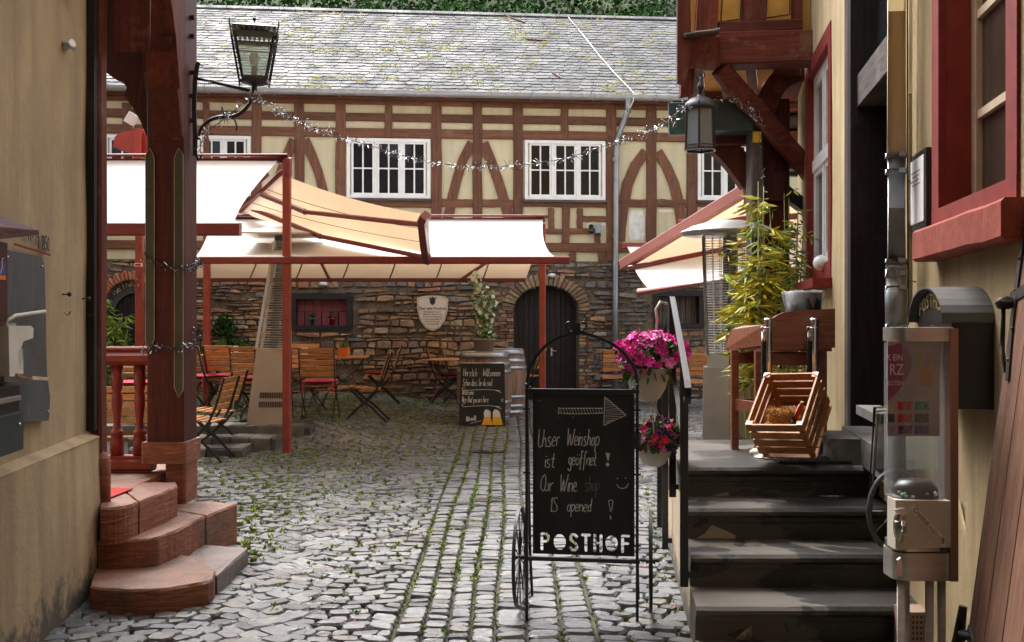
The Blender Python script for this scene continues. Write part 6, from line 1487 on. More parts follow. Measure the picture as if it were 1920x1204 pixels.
for i, (x, y) in enumerate(((1696, 761), (1728, 761), (1696, 784), (1728, 784), (1697, 806), (1728, 806), (1671, 784), (1671, 806))):
    mb = MB(); w__ = 13 if x > 1680 else 6
    mb.prism([p+V(0, -.002, 0) for p in (vp(x-w__, y-8), vp(x+w__, y-8), vp(x+w__, y+8), vp(x-w__, y+8))], V(0, .001, 0)); c = ['pot_red', 'pot_teal', 'bottle_red', 'dark_green', 'petal_purple', 'blue', 'teal_green', 'grey_plastic'][i]; g_ = mb.build('poster_print', c, po_)
    mb = MB()
    for k in range(6): mb.sphere(vp(x+R.uniform(-w__+3, w__-3), y+R.uniform(-4, 4))+V(0, -.002, 0), .0045, 6, 4)
    mb.build('gem_print', c, po_)
mb = MB(); mb.box((VX-.05, VY-.04, vz(882)), (VX+.05, VY-.035, vz(822))); mb.build('inner_window', 'glass_milky', vm)
mb = MB(); mb.lathe([(0.0001, 0.03), (0.05, 0.026), (0.075, 0.0), (0.075, -.03)], V(VX-.01, VY, vz(920)), 20, sx=1, sy=.8); mb.build('wheel_cover', 'black_metal', vm)
for k in range(26):
    mb = MB(); mb.sphere(V(VX-.012+R.uniform(-.07, .07), VY-.05+R.uniform(-.008, .02), vz(932)+R.uniform(0, .012)), R.uniform(.005, .008), 8, 5, 0, .7); mb.build('gemstone', R.choice(['grey_plastic', 'yellow', 'paper', 'bottle_red', 'pot_teal', 'plaque', 'petal_purple']), vm)
mb = MB(); q = V(VX-.108, VY-.05, vz(672)); mb.tube([q+V(.008*cos(2*pi*k/16), 0, .028*sin(2*pi*k/16)) for k in range(17)], .004, 6, cap=False); mb.build('lock_ring', 'steel', vm)
for (x, y) in ((VX-.072, VY-.045), (VX+.018, VY-.05), (VX+.066, VY-.03), (VX-.02, VY+.05)):
    mb = MB(); mb.tube([V(x, y, 0.0), V(x, y, vz(1088))], 0.0135, 14); mb.build('leg', 'steel_dull', vm)
# perforated metal box on the lowest step by the wall
t = thing('perforated_box', 'small rusty perforated box on the ground behind the machine legs', 'box', (1.44, 3.75, 0.3))
bx = P(1733, 1160, 4.45); mb = MB(); mb.box((bx.x-.085, 4.45, 0.12), (bx.x+.09, 4.58, 0.30)); mb.build('box', 'terracotta_brown', t)
mb = MB()
for i in range(7):
    for j in range(7): mb.box((bx.x-.055+i*.018, 4.446, .13+j*.024), (bx.x-.047+i*.018, 4.451, .142+j*.024))
mb.build('holes', 'black_metal', t, kind='stuff', fixn=False)
# second wheeled sign stand, seen edge-on behind the machine
t = thing('sign_stand', 'black framed glass sign stand with a wheel, seen edge on behind the vending machine', 'sign stand', (1.42, 3.95, 0.29))
mb = MB(); sp = lambda x, y, D: P(x, y, D*1.15)
mb.path([sp(1628, 955, 3.9), sp(1640, 765, 3.95), sp(1662, 763, 4.15)], 0.012, 0.012); mb.path([sp(1634, 955, 3.95), sp(1646, 775, 4.0)], 0.008, 0.008); mb.path([sp(1640, 772, 3.95), sp(1662, 770, 4.15)], .008, .01); mb.path([sp(1632, 880, 4.67), sp(1662, 880, 4.15)], .008, .01); mb.build('frame', 'black_metal', t)
mb = MB(); mb.prism([sp(1643, 775, 3.96), sp(1662, 775, 4.15), sp(1662, 878, 4.15), sp(1636, 878, 3.94)], V(.002, 0, 0)); mb.build('glass', 'glass_smoky', t)
wc = sp(1678, 957, 3.92)
mb = MB(); mb.tube([wc+V(.128*cos(2*pi*k/32), .03*cos(2*pi*k/32), .178*sin(2*pi*k/32)) for k in range(33)], .012, 8, cap=False); mb.build('wheel_rim', 'grey_iron', t)
for k in range(10):
    mb = MB(); mb.tube([wc, wc+V(.124*cos(2*pi*k/10), .03*cos(2*pi*k/10), .172*sin(2*pi*k/10))], .004, 6); mb.build('spoke', 'rusty_metal', t)
# ================================================================== RIGHT: TIMBER ORIEL AND GALLERY BEYOND THE HOUSE CORNER
og = thing('timber_gallery', 'weathered red timber gallery with braces and ochre panels beyond the corner of the ochre house', 'gallery', (2.0, 8.2, 0.05))
def bm(p0, p1, w_, h, mat='old_timber_x', nm='beam', ch=0.012, up=None, jit=0.006, n=5, par=None):
    mb = MB(); mb.beam(p0, p1, w_, h, ch, up=up, jit=jit, n=n); return mb.build(nm, mat, par or og)
OD = 8.35
def pg(x, y, D=OD): return P(x, y, D)
ux = F/OD
bm(pg(1284, 97), pg(1520, 92), 0.24, 60/ux, 'old_timber_x')
bm(pg(1314, 99, 8.05), pg(1330, 99, 8.6), 62*8.05/F, 58*8.05/F, 'old_timber_y')
bm(pg(1281, 69, 8.0), pg(1348, 58, 8.0), 0.1, 0.03, 'grey_timber_x', 'cover_board')
# panelled wall above the beam
mb = MB(); a, b = pg(1290, 66), pg(1520, 62); mb.hexa([V(a.x, OD+.02, a.z), V(b.x+.2, OD+.02, a.z), V(b.x+.2, OD+.3, a.z), V(a.x, OD+.3, a.z), V(a.x, OD+.02, 7.5), V(b.x+.2, OD+.02, 7.5), V(b.x+.2, OD+.3, 7.5), V(a.x, OD+.3, 7.5)]); mb.build('panel', 'ceiling_ochre', og)
for (x0, x1, x2, x3) in ((1302, 1342, 1318, 1352), (1390, 1432, 1398, 1440), (1484, 1500, 1486, 1502)):
    mb = MB(); p = [pg(x0, 62), pg(x1, 62), pg(x3, -200), pg(x2, -200)]; mb.prism([V(q.x, OD+.02, q.z) for q in p], V(0, -.09, 0)); mb.build('stud', 'old_timber_z', og)
bm(pg(1345, 56), pg(1500, 50), 0.16, 22/ux, 'dark_timber_x')
for (pts) in (((1350, 45), (1390, 40), (1396, -60), (1357, -60)), ((1434, 38), (1484, 30), (1484, -60), (1441, -60))):
    c = [V(pg(x, y).x, OD+.014, pg(x, y).z) for x, y in pts]; m_ = sum(c, V(0, 0, 0))/4; c = [m_+(q-m_)*.9 for q in c]
    mb = MB(); mb.path(c+[c[0]], .008, .006, up=V(0, 1, 0)); mb.build('painted_line', 'ink', og)
# weather boards at the left edge
mb = MB(); mb.prism([pg(1270, 155, 8.0), pg(1284, 160, 8.0), pg(1296, 100, 8.0), pg(1292, -200, 8.0), pg(1270, -200, 8.0)], V(0, .04, 0)); mb.build('weather_board', 'old_timber_z', og)
mb = MB(); mb.prism([pg(1276, 180, 8.3), pg(1300, 176, 8.3), pg(1304, 120, 8.3), pg(1296, 70, 8.3), pg(1280, 70, 8.3)], V(0, .1, 0)); mb.build('weather_board', 'old_timber_z', og)
# soffit under the oriel: ochre panels between rafters
a = pg(1290, 128, 8.4); 
for i, (x0, x1, mat) in enumerate(((1284, 1316, 'old_timber_y'), (1316, 1350, 'ceiling_ochre'), (1350, 1366, 'old_timber_y'), (1366, 1398, 'ceiling_ochre'), (1398, 1416, 'old_timber_y'), (1416, 1450, 'ceiling_ochre'), (1450, 1500, 'old_timber_y'))):
    p = [pg(x0, 126, 8.5), pg(x1, 126, 8.5), pg(x1+6, 190, 9.4), pg(x0+6, 190, 9.4)]; dz = V(0, 0, .1 if mat == 'ceiling_ochre' else .0)
    mb = MB(); mb.prism([q+dz for q in p], V(0, 0, .05)); mb.build('soffit_board', mat, og)
# big strut from the beam end to the house corner, curved braces, post
bm(pg(1350, 128, 8.3), pg(1530, 338, 8.9), 0.15, 0.12, 'old_timber_x', 'strut', up=V(0, -1, 0.001), jit=0.012)
def cb(pts, wpx, D, mat, dep=0.14, nm='brace'):
    mb = MB(); c = curve(pts, 5); mb.path([pg(x, y, D) for x, y in c], dep, wpx*D/F, 0.012, up=V(0, 0, 1)); mb.build(nm, mat, og)
def cbv(pts, wpx, D, mat, dep=0.14, nm='brace'):
    c = curve(pts, 5); q = [pg(x, y, D) for x, y in c]; n = len(q); mb = MB(); vs = []; fs = []
    for i in range(n):
        d = (q[min(i+1, n-1)]-q[max(i-1, 0)]).normalized(); s = V(d.z, 0, -d.x)*(wpx*D/F/2)
        vs += [q[i]-s, q[i]+s, q[i]+s+V(0, dep, 0), q[i]-s+V(0, dep, 0)]
    for i in range(n-1):
        for k in range(4): fs.append((i*4+k, i*4+(k+1) % 4, (i+1)*4+(k+1) % 4, (i+1)*4+k))
    fs += [(0, 1, 2, 3), tuple((n-1)*4+k for k in (3, 2, 1, 0))]; mb.add(vs, fs); mb.build(nm, mat, og)
cbv([(1510, 128), (1470, 145), (1446, 175), (1430, 215)], 40, 8.75, 'old_timber_z')
cbv([(1425, 285), (1440, 320), (1465, 350), (1510, 385)], 22, 8.9, 'black_timber_z')
cbv([(1345, 262), (1378, 295), (1412, 340)], 44, 8.9, 'dark_timber_z')
bm(pg(1330, 260, 8.9), pg(1412, 258, 8.9), 0.16, 30*8.9/F, 'dark_timber_x')
for (x0, x1, D, mat) in ((1425, 1475, 9.0, 'dark_timber_z'), (1404, 1426, 8.75, 'grey_timber_z')):
    top_ = pg((x0+x1)/2, 190, D); bot_ = V(top_.x, D, 0.05); bm(bot_, top_, (x1-x0)*D/F, 0.22, mat, 'post', up=V(0, 1, 0))
bm(pg(1432, 330, 8.95), pg(1432, 380, 8.95), 64*8.95/F, 0.3, 'dark_timber_z', 'post_head', up=V(0, 1, 0))
mb = MB(); p = pg(1421, 255, 8.6); mb.box((p.x-.035, p.y, p.z-.05), (p.x+.03, p.y+.15, p.z+.04)); mb.build('yellow_band', 'yellow', og)
for (y, h, mat) in ((200, 30, 'dark_timber_x'), (235, 20, 'black_timber_x'), (262, 26, 'dark_timber_x'), (300, 40, 'black_timber_x')):
    bm(pg(1430, y, 10.2), pg(1640, y-4, 10.2), 0.2, h*10.2/F, mat, 'log')
mb = MB(); a, b = pg(1425, 330, 10.5), pg(1680, 90, 10.5); mb.box((a.x, 10.5, a.z), (b.x, 10.6, b.z)); mb.build('back_boarding', 'black_timber_x', og)
bm(pg(1300, 186, 9.5), pg(1560, 180, 9.5), 0.16, 0.18, 'dark_timber_x')
# green box hung on the gallery
t = thing('green_box', 'long dark green wooden box hung under the gallery beam, weathered at its end', 'box', pg(1330, 255, 8.7))
mb = MB(); p0, p1 = pg(1257, 222, 8.65), pg(1405, 220, 8.65); mb.beam(p0, p1, 0.25, 58*8.65/F, 0.006); mb.build('body', 'dark_green', t)
mb = MB(); mb.beam(pg(1254, 223, 8.5), pg(1288, 222, 8.5), 0.02, 60*8.5/F, 0.004); mb.build('end_board', 'teal_green', t)
garland([pg(x, y, 8.3) for x, y in ((1262, 235), (1290, 212), (1330, 190), (1370, 186), (1400, 200), (1412, 222))], 170, 'silver tinsel garland draped along the green box and round the hanging lantern', dark=.6)
garland([pg(x, y, 8.3) for x, y in ((1424, 215), (1430, 240), (1420, 285), (1432, 330), (1428, 362))], 60, 'thin string of tinsel trailing down the gallery post')
# hanging lantern
t = thing('hanging_lantern', 'black six sided hanging lantern with domed cap, hung from the gallery beam end', 'lantern', P(1313, 285, 7.9))
HD = 7.9; hc = P(1313, 0, HD); hz = lambda y: EYE+(CY-y)/F*HD
def hcx(r, z, k, n=6, ro=0.26): a = 2*pi*k/n+ro; return V(hc.x+cos(a)*r, HD+sin(a)*r, z)
zb2, zt2 = hz(281), hz(205)
mb = MB()
for k in range(6):
    mb.beam(hcx(.125, zb2, k), hcx(.118, zt2, k), .014, .014); mb.beam(hcx(.128, zb2, k), hcx(.128, zb2, k+1), .016, .018); mb.beam(hcx(.12, zt2, k), hcx(.12, zt2, k+1), .016, .02)
    a_, b_ = hcx(.122, zb2+.03, k), hcx(.122, zb2+.03, k+1); mb.beam(a_.lerp(b_, .15), a_.lerp(b_, .85), .008, .008)
mb.build('frame', 'black_metal', t)
for k in range(6):
    mb = MB(); mb.prism([hcx(.12, zb2, k), hcx(.12, zb2, k+1), hcx(.114, zt2, k+1), hcx(.114, zt2, k)], V(0, .001, .0)); mb.build('pane', 'glass_smoky', t)
mb = MB(); mb.lathe([(0.135, 0), (0.14, .015), (0.115, .05), (0.075, .085), (0.03, .10), (0.02, .115)], V(hc.x, HD, zt2), 18); mb.build('cap', 'grey_iron', t)
mb = MB(); mb.lathe([(0.018, 0), (0.012, .03), (0.022, .05), (0.028, .07), (0.018, .09), (0.008, .11), (.007, .15)], V(hc.x, HD, zt2+.11), 12); mb.tube([V(hc.x+.0+.035*sin(a_), HD, zt2+.27+.035*cos(a_)) for a_ in [pi*k/8 for k in range(0, 14)]], .005, 6, cap=False); mb.build('finial', 'black_metal', t)
mb = MB()
for k in range(6): mb.tube([hcx(.13, zt2, k), hcx(.15, zt2+.03, k), hcx(.145, zt2+.055, k), hcx(.125, zt2+.05, k)], .005, 6)
mb.build('scroll', 'black_metal', t)
mb = MB(); mb.sphere(V(hc.x-.01, HD, hz(225)), .034, 12, 8, 0, 1.2); mb.build('bulb', 'bulb', t)
mb = MB(); mb.tube([V(hc.x, HD, zt2+.24), V(hc.x-.005, HD+.02, hz(128))], .004, 6); mb.build('wire', 'wire', t)

# ================================================================== AWNINGS
def sheet(mb, A, B, C_, D_, sag=0.0, edge=0.0, nu=14, nv=14, both=True):
    """fabric spanned between bar A-B and bar D-C; sag pulls it down between the bars, edge draws in the free side"""
    A, B, C_, D_ = map(Vector, (A, B, C_, D_))
    def f(u, v):
        p = A.lerp(B, u).lerp(D_.lerp(C_, u), v); p = p+V(0, 0, -sag*4*v*(1-v)*(1.0))
        return p
    mb.grid(f, nu, nv); return f
def bar(p0, p1, w_, h, par, nm='bar', mat='awning_metal', ch=0.01): mb = MB(); mb.beam(p0, p1, w_, h, ch); return mb.build(nm, mat, par)
def tubebar(p0, p1, r, par, nm='roller', mat='awning_metal'): mb = MB(); mb.tube([p0, p1], r, 12); return mb.build(nm, mat, par)
# near left awning on the porch terrace
aw = thing('awning', 'large cream awning on a red frame at the left, nearest the viewer', 'awning', (-3.3, 11.0, 0.1), 0, 'cream awnings over the terrace')
A1, A0 = P(541, 300, 11.0), P(541, 300, 11.0)+V(-3.3, 0.0, 0)
tubebar(A0, A1, 0.042, aw); bar(A0+V(0, -.02, .05), A1+V(0, -.02, .05), .12, .02, aw, 'cover_rail')
F1, F0 = P(451, 430, 9.06), P(451, 430, 9.06)+V(-2.9, 0, 0)
bar(F0, F1, .09, 24*9.06/F, aw, 'front_bar')
mb = MB()
def fab(u, v):     # curved side edge: the cloth is pulled in towards the front bar
    top = A0.lerp(A1+V(-.10, 0, 0), u); bt_ = F0.lerp(F1+V(-.04, 0, 0), u); p = top.lerp(bt_, v); bow = -0.17*4*v*(1-v)
    return p+V(bow*u**3, 0, -0.13*4*v*(1-v)+0.01)
mb.grid(fab, 14, 16); mb.build('cloth', 'fabric_cream', aw)
bar(P(538, 300, 11.0), V(P(538, 852, 11.05).x, 11.05, gz(-2.47, 11.05)), 0.085, 0.085, aw, 'post', 'post_red')
bar(P(262, 300, 11.6), V(P(262, 0, 11.6).x, 11.6, .1), 0.085, 0.085, aw, 'post', 'post_red')
bar(P(541, 296, 10.95), P(541, 330, 11.0), 0.06, 0.10, aw, 'end_cap')
for f_ in (0.35, .93):
    a_ = A0.lerp(A1, f_)-V(0, 0, .16); b_ = F0.lerp(F1, f_*.98)+V(0, .03, -.03); k_ = a_.lerp(b_, .5)+V(-.35 if f_ > .5 else .35, 0, -.24)
    bar(a_, k_, .035, .05, aw, 'arm'); bar(k_, b_, .035, .05, aw, 'arm')
mb = MB(); q = P(262, 497, 11.5); mb.box((q.x-.04, q.y-.06, q.z-.02), (q.x+.045, q.y-.045, q.z+.02)); mb.build('sticker', 'paper', aw)
mb = MB(); q = P(262, 497, 11.5); mb.box((q.x-.03, q.y-.063, q.z-.012), (q.x+.035, q.y-.06, q.z+.012)); mb.build('sticker_print', 'pot_red', aw)
garland([P(x, y, 11.5) for x, y in ((268, 440), (276, 470), (272, 500), (258, 530), (268, 570), (276, 600), (262, 640))], 90, 'dark tinsel string wound down the leftmost awning post', dark=.9)
garland([P(x, y, 13.6) for x, y in ((384, 440), (396, 470), (392, 500), (388, 530), (394, 560))], 60, 'thin tinsel string on the awning post behind the porch', dark=.8)
# double wing awning in the middle
aw2 = thing('awning', 'wide cream double wing awning across the middle of the yard before the arched door', 'awning', (-1.6, 13.4, 0.15), 0, 'cream awnings over the terrace')
R0, R1 = P(440, 411, 13.5), P(1022, 412, 13.1); FB0, FB1 = P(360, 488, 11.0), P(1068, 488, 11.0); K0, K1 = P(355, 523, 15.6), P(986, 523, 15.5)
tubebar(R0, R1, .035, aw2); bar(R0+V(0, -.02, .05), R1+V(0, -.02, .05), .14, .02, aw2, 'cover_rail')
bar(FB0, FB1, .08, 14*11/F, aw2, 'front_bar'); bar(K0, K1, .08, 11*15.5/F, aw2, 'back_bar')
mb = MB()
def fab2(u, v):
    top = (R0+V(-.3, 0, 0)).lerp(R1+V(-.03, -.03, 0), u); b_ = FB0.lerp(FB1+V(-.12, 0, .02), u); return top.lerp(b_, v)+V(-0.06*4*v*(1-v)*u**4, 0, -0.09*4*v*(1-v))
mb.grid(fab2, 20, 12); mb.build('cloth', 'fabric_cream', aw2)
mb = MB()
for k in range(7):
    pass
def fab3(u, v):
    top = (R0+V(-.3, .05, 0)).lerp(R1+V(-.03, .05, 0), u); b_ = K0.lerp(K1, u); return top.lerp(b_, v)+V(0, 0, -0.05*4*v*(1-v))
mb.grid(fab3, 20, 10); mb.build('cloth', 'fabric_cream', aw2)
for k in range(1, 7):
    u = k/7.2+.04; pts = [fab3(u, v/8)-V(0, 0, .012) for v in range(9)]; mb = MB(); mb.path(pts, .02, .008); mb.build('seam', 'terracotta_brown', aw2)
for (u0, u1, v0, v1, f3) in ((0.30, .42, .1, .98, 1), (0.95, .80, .1, .98, 1)):
    a_ = fab3(u0, v0)-V(0, 0, .12); b_ = fab3(u1, v1)-V(0, 0, .05); bar(a_, b_, .035, .05, aw2, 'arm')
bar(P(1017, 420, 13.3), V(P(1017, 0, 13.3).x, 13.3, .1), .085, .085, aw2, 'post', 'post_red')
bar(P(388, 420, 13.6), V(P(388, 0, 13.6).x, 13.6, .3), .085, .085, aw2, 'post', 'post_red')
# tan side awning seen from below between the two
aw3 = thing('awning', 'cream awning seen from below, sloping from the tall red post to a short upright bar', 'awning', (-2.2, 11, 1.6), 0, 'cream awnings over the terrace')
TL, BL, TR, BR = P(530, 327, 11.25), P(452, 400, 13.6), P(797, 402, 9.2), P(800, 474, 10.9)
mb = MB(); mb.grid(lambda u, v: TL.lerp(TR, u).lerp(BL.lerp(BR, u), v)+V(0, 0, -.05*4*u*(1-u)), 16, 8); mb.build('cloth', 'fabric_cream', aw3)
for v in (.33, .68):
    mb = MB(); mb.path([TL.lerp(BL, v).lerp(TR.lerp(BR, v), u/10)+V(0, 0, -.05*4*u/10*(1-u/10)-.008) for u in range(11)], .012, .005); mb.build('seam', 'terracotta_brown', aw3)
mb = MB(); mb.path([P(798, 404, 9.15), P(793, 412, 9.2), P(795, 445, 9.9), P(800, 488, 10.7)], 15*9.8/F, .10, 0.01, up=V(0, 1, 0)); mb.build('front_bar', 'awning_metal', aw3)
for pts in (((490, 362, 12.3), (572, 394, 11.0), (796, 418, 9.3)), ((472, 388, 13.2), (600, 440, 11.6), (797, 479, 10.8))):
    q = [P(*c)-V(0, 0, .02) for c in pts]; bar(q[0], q[1], .04, .06, aw3, 'arm'); bar(q[1], q[2], .04, .05, aw3, 'arm')
    mb = MB(); mb.sphere(q[1], .035, 8, 6); mb.build('elbow', 'awning_metal', aw3)
tubebar(TL+V(0, 0, .03), BL+V(0, 0, .03), .035, aw3)
# right awning group
aw4 = thing('awning', 'cream awning at the right with a long diagonal red bar, partly behind the bamboo', 'awning', (1.7, 10, 1.6), 0, 'cream awnings over the terrace')
e0, e1 = P(1168, 497, 12.2), P(1432, 336, 10.0)
bar(e0, e1, .10, .125, aw4, 'side_bar', 'awning_light')
c0, c1, c2, c3 = e0, e1, P(1560, 330, 11.4), P(1560, 452, 13.6)
mb = MB(); q0, q1 = P(1172, 500, 12.3), P(1432, 345, 10.05); mb.grid(lambda u, v: q0.lerp(q1, u).lerp(P(1186, 500, 13.6).lerp(P(1640, 415, 13.6), u), v), 12, 8); mb.build('cloth', 'fabric_cream', aw4)
bar(P(1272, 418, 11.2), P(1520, 404, 11.4), .05, .07, aw4, 'arm')
g0, g1, g2, g3 = P(1180, 503, 12.0), P(1500, 440, 11.0), P(1500, 505, 9.6), P(1206, 549, 10.4)
bar(g0, g1, .07, .06, aw4, 'top_bar'); tubebar(g3-V(.05, 0, 0), g2, .045, aw4, 'front_bar', 'awning_light')
mb = MB(); mb.grid(lambda u, v: (g0+V(.06, -.02, -.01)).lerp(g1, u).lerp((g3+V(.09, 0, .02)).lerp(g2, u), v)+V(0, 0, -.03*4*v*(1-v)), 12, 8); mb.build('cloth', 'fabric_cream', aw4)
aw5 = thing('awning', 'small far awning with white cloth against the rear wall right of the downpipe', 'awning', (2.0, 15, 1.6), 0, 'cream awnings over the terrace')
f0, f1 = P(1164, 461, 15.9), P(1330, 462, 16.1); bar(f0, f1, .16, .10, aw5, 'top_bar')
mb = MB(); h0, h1 = P(1198, 505, 14.3), P(1330, 505, 14.5); mb.grid(lambda u, v: (f0+V(.09, 0, 0)).lerp(f1, u).lerp(h0.lerp(h1, u), v), 8, 6); mb.build('cloth', 'fabric_cream', aw5)
# folded red umbrella head behind the porch and a white lamp above it
t = thing('folded_parasol', 'glossy red hood of a mechanism above the left awning, behind the porch post', 'hood', P(250, 292, 12.2))
mb = MB(); D = 12.2; o = curve([(212, 276), (216, 256), (232, 247), (250, 244), (262, 240), (275, 250), (282, 275), (278, 285), (255, 290), (232, 282), (212, 276)], 3)[:-1]
mb.prism([P(x, y, D) for x, y in o], V(0, .25, 0)); mb.build('hood', 'umbrella_red', t)
mb = MB(); mb.beam(P(258, 246, D-.06), P(258, 300, D-.06), .09, .05, .01, up=V(0, 1, 0)); mb.build('bracket', 'umbrella_red', t)
t = thing('flood_lamp', 'small white flood lamp tilted under the roof beyond the porch', 'lamp', P(247, 225, 12.5))
mb = MB(); mb.beam(P(252, 214, 12.5), P(241, 232, 12.5), 20*12.5/F, .1, .01); mb.build('housing', 'white_plastic', t)
mb = MB(); mb.tube([P(240, 215, 12.6), P(250, 240, 12.5)], .01, 6); mb.build('bracket', 'grey_plastic', t)

# ================================================================== PATIO HEATERS
def wire_panel(mb, a0, a1, b0, b1, n, r=0.005):
    for k in range(n+1): q = k/n; mb.tube([a0.lerp(b0, q), a1.lerp(b1, q)], r, 4, cap=False)
ph = thing('patio_heater', 'tall steel pyramid patio heater with flat square hood by the red awning post', 'patio heater', (-2.9, 11.8, .385))
HY = 11.72; zl = lambda y: EYE+(CY-y)/F*HY
def q4(xl, xr, y, D=HY, dep=.7):
    a, b = P(xl, y, D), P(xr, y, D); w_ = (b-a).x; return [a, b, b+V(0, w_*dep, 0), a+V(0, w_*dep, 0)]
Bq = q4(462, 536, 797); Mq = q4(479, 534, 654); Tq = q4(509, 531, 450); 
Mq = [V(p.x, p.y+(.27-.21)/1.3, p.z) for p in Mq]; Tq = [V(p.x, p.y+.16, p.z) for p in Tq]
mb = MB(); mb.hexa(Bq+Mq); lb_ = mb.build('housing', 'steel_warm', ph)
mb = MB()
for r_ in range(2):
    for k in range(14):
        u = .28+.65*k/13; y = (747, 764)[r_]; a = Bq[0].lerp(Bq[1], u); f_ = (797-y)/(797-654); b = Mq[0].lerp(Mq[1], u); p = a.lerp(b, f_); p2 = a.lerp(b, f_+.075); mb.beam(p+V(0, -.004, 0), p2+V(0, -.004, 0), .012, .006)
mb.build('vent_slots', 'black_metal', lb_, kind='stuff', fixn=False)
mb = MB(); mb.prism([Mq[0].lerp(Bq[0], .0).lerp(Mq[1], .55)+V(0, -.003, -.01), Mq[0].lerp(Mq[1], .95)+V(0, -.003, -.01), Mq[0].lerp(Mq[1], .85)+V(0, -.003, -.18), Mq[0].lerp(Mq[1], .68)+V(0, -.003, -.2)], V(0, .001, 0)); mb.build('rust_stain', 'rust_stain', lb_)
for i in range(4):
    bar(Mq[i], Tq[i], .035, .035, ph, 'corner_rod', 'steel_pale', .004)
mb = MB()
for i in range(4): wire_panel(mb, Mq[i], Mq[(i+1) % 4], Tq[i], Tq[(i+1) % 4], 44)
mb.build('wire_guard', 'steel_pale', ph, kind='stuff', fixn=False)
tc = sum(Tq, V(0, 0, 0))/4; mc = sum(Mq, V(0, 0, 0))/4
mb = MB(); mb.tube([mc, tc], .045, 14); mb.build('glass_tube', 'glass_smoky', ph)
mb = MB(); mb.hexa([p+(p-tc)*.0+V(0, 0, 0) for p in Tq]+[p+V(0, 0, .07) for p in Tq]); mb.build('burner_cap', 'black_metal', ph)
hd = .42; mb = MB(); zz_ = tc.z+.09; hs_ = [V(tc.x-hd, tc.y-hd*.8, zz_), V(tc.x+hd, tc.y-hd, zz_-.02), V(tc.x+hd, tc.y+hd, zz_), V(tc.x-hd, tc.y+hd, zz_)]
mb.add(hs_+[V(tc.x, tc.y, zz_+.1)]+[p-V(0, 0, .02) for p in hs_], [(0, 1, 4), (1, 2, 4), (2, 3, 4), (3, 0, 4), (8, 7, 6, 5), (0, 5, 6, 1), (1, 6, 7, 2), (2, 7, 8, 3), (3, 8, 5, 0)]); mb.build('hood', 'steel_dull', ph)
mb = MB(); mb.tube([P(449, 798, 12.0), P(452, 780, 12.0), P(461, 760, 12.0)], .012, 6); mb.lathe([(0.05, -.02), (0.05, .02)], P(456, 789, 12.0), 12)
mb.build('wheel', 'black_metal', ph)
# right heater
ph2 = thing('patio_heater', 'steel patio heater with round hood and wire cage standing before the bamboo on the right', 'patio heater', (1.75, 8.2, .06))
HD2 = 8.2; hx0 = P(1366, 0, HD2+.2).x; hzz = lambda y, D=HD2: EYE+(CY-y)/F*D
def hexr(cx, cy, r, z, k, ro=.35): a = 2*pi*k/6+ro; return V(cx+cos(a)*r, cy+sin(a)*r, z)
cyy = HD2+.22; zb3, zm3, zc3 = 0.06, hzz(690), hzz(668)
mb = MB(); vs = [hexr(hx0+.0, cyy, .255, zb3, k) for k in range(6)]+[hexr(hx0, cyy, .235, zm3, k) for k in range(6)]; mb.add(vs, [(k, (k+1) % 6, 6+(k+1) % 6, 6+k) for k in range(6)]+[tuple(range(5, -1, -1)), tuple(range(6, 12))]); hb_ = mb.build('housing', 'steel_dark', ph2)
mb = MB(); vs = [hexr(hx0, cyy, .20, zm3, k) for k in range(6)]+[hexr(hx0, cyy, .19, zc3+.02, k) for k in range(6)]; mb.add(vs, [(k, (k+1) % 6, 6+(k+1) % 6, 6+k) for k in range(6)]+[tuple(range(6, 12))]); mb.build('control_box', 'steel_dark', ph2)
mb = MB(); mb.lathe([(0.02, 0), (0.02, .02)], V(0, 0, 0), 12); mb.v = [(hx0+.02+x, cyy-.205-z, hzz(678)+y) for x, y, z in mb.v]; mb.build('knob', 'black_metal', ph2)
mb = MB(); mb.lathe([(0.055, 0), (0.055, .01)], V(0, 0, 0), 20); mb.v = [(hx0+.075+x, cyy-.232-z, hzz(715)+y) for x, y, z in mb.v]; mb.build('port', 'black_metal', hb_)
mb = MB()
for k in range(6): mb.box((hx0-.0+k*.025, cyy-.252, hzz(828)), (hx0+.008+k*.025, cyy-.245, hzz(820)))
mb.build('vent_slots', 'black_metal', hb_, kind='stuff', fixn=False)
zt3 = hzz(440)
for k in range(6): mb = MB(); mb.tube([hexr(hx0, cyy, .20, zc3, k), hexr(hx0, cyy, .235, zt3, k)], .013, 10); mb.build('rod', 'steel', ph2)
mb = MB()
n = 46
for j in range(n):
    q = j/n; r = .19+.035*q; z = zc3+(zt3-zc3)*q
    for k in range(6): mb.tube([hexr(hx0, cyy, r, z, k), hexr(hx0, cyy, r, z, k+1)], .0028, 4, cap=False)
for k in range(6):
    for m_ in range(1, 3): mb.tube([hexr(hx0, cyy, .19, zc3, k).lerp(hexr(hx0, cyy, .19, zc3, k+1), m_/3), hexr(hx0, cyy, .225, zt3, k).lerp(hexr(hx0, cyy, .225, zt3, k+1), m_/3)], .003, 4)
mb.build('wire_guard', 'steel_pale', ph2, kind='stuff', fixn=False)
mb = MB(); mb.tube([V(hx0+.02, cyy, zc3), V(hx0+.02, cyy, zt3)], .062, 18); mb.build('flame_tube', 'steel', ph2)
mb = MB(); mb.lathe([(0.36, -.05), (0.41, -.035), (0.40, -.028), (0.30, .02), (0.15, .06), (0.0001, .075)], V(hx0+.0, cyy, zt3+.07), 32); mb.build('hood', 'steel_pale', ph2)
mb = MB(); mb.lathe([(0.39, -.045), (0.28, -.02), (0.27, -.045), (0.08, -.05)], V(hx0+.0, cyy, zt3+.06), 32); mb.build('reflector', 'steel_dull', ph2)
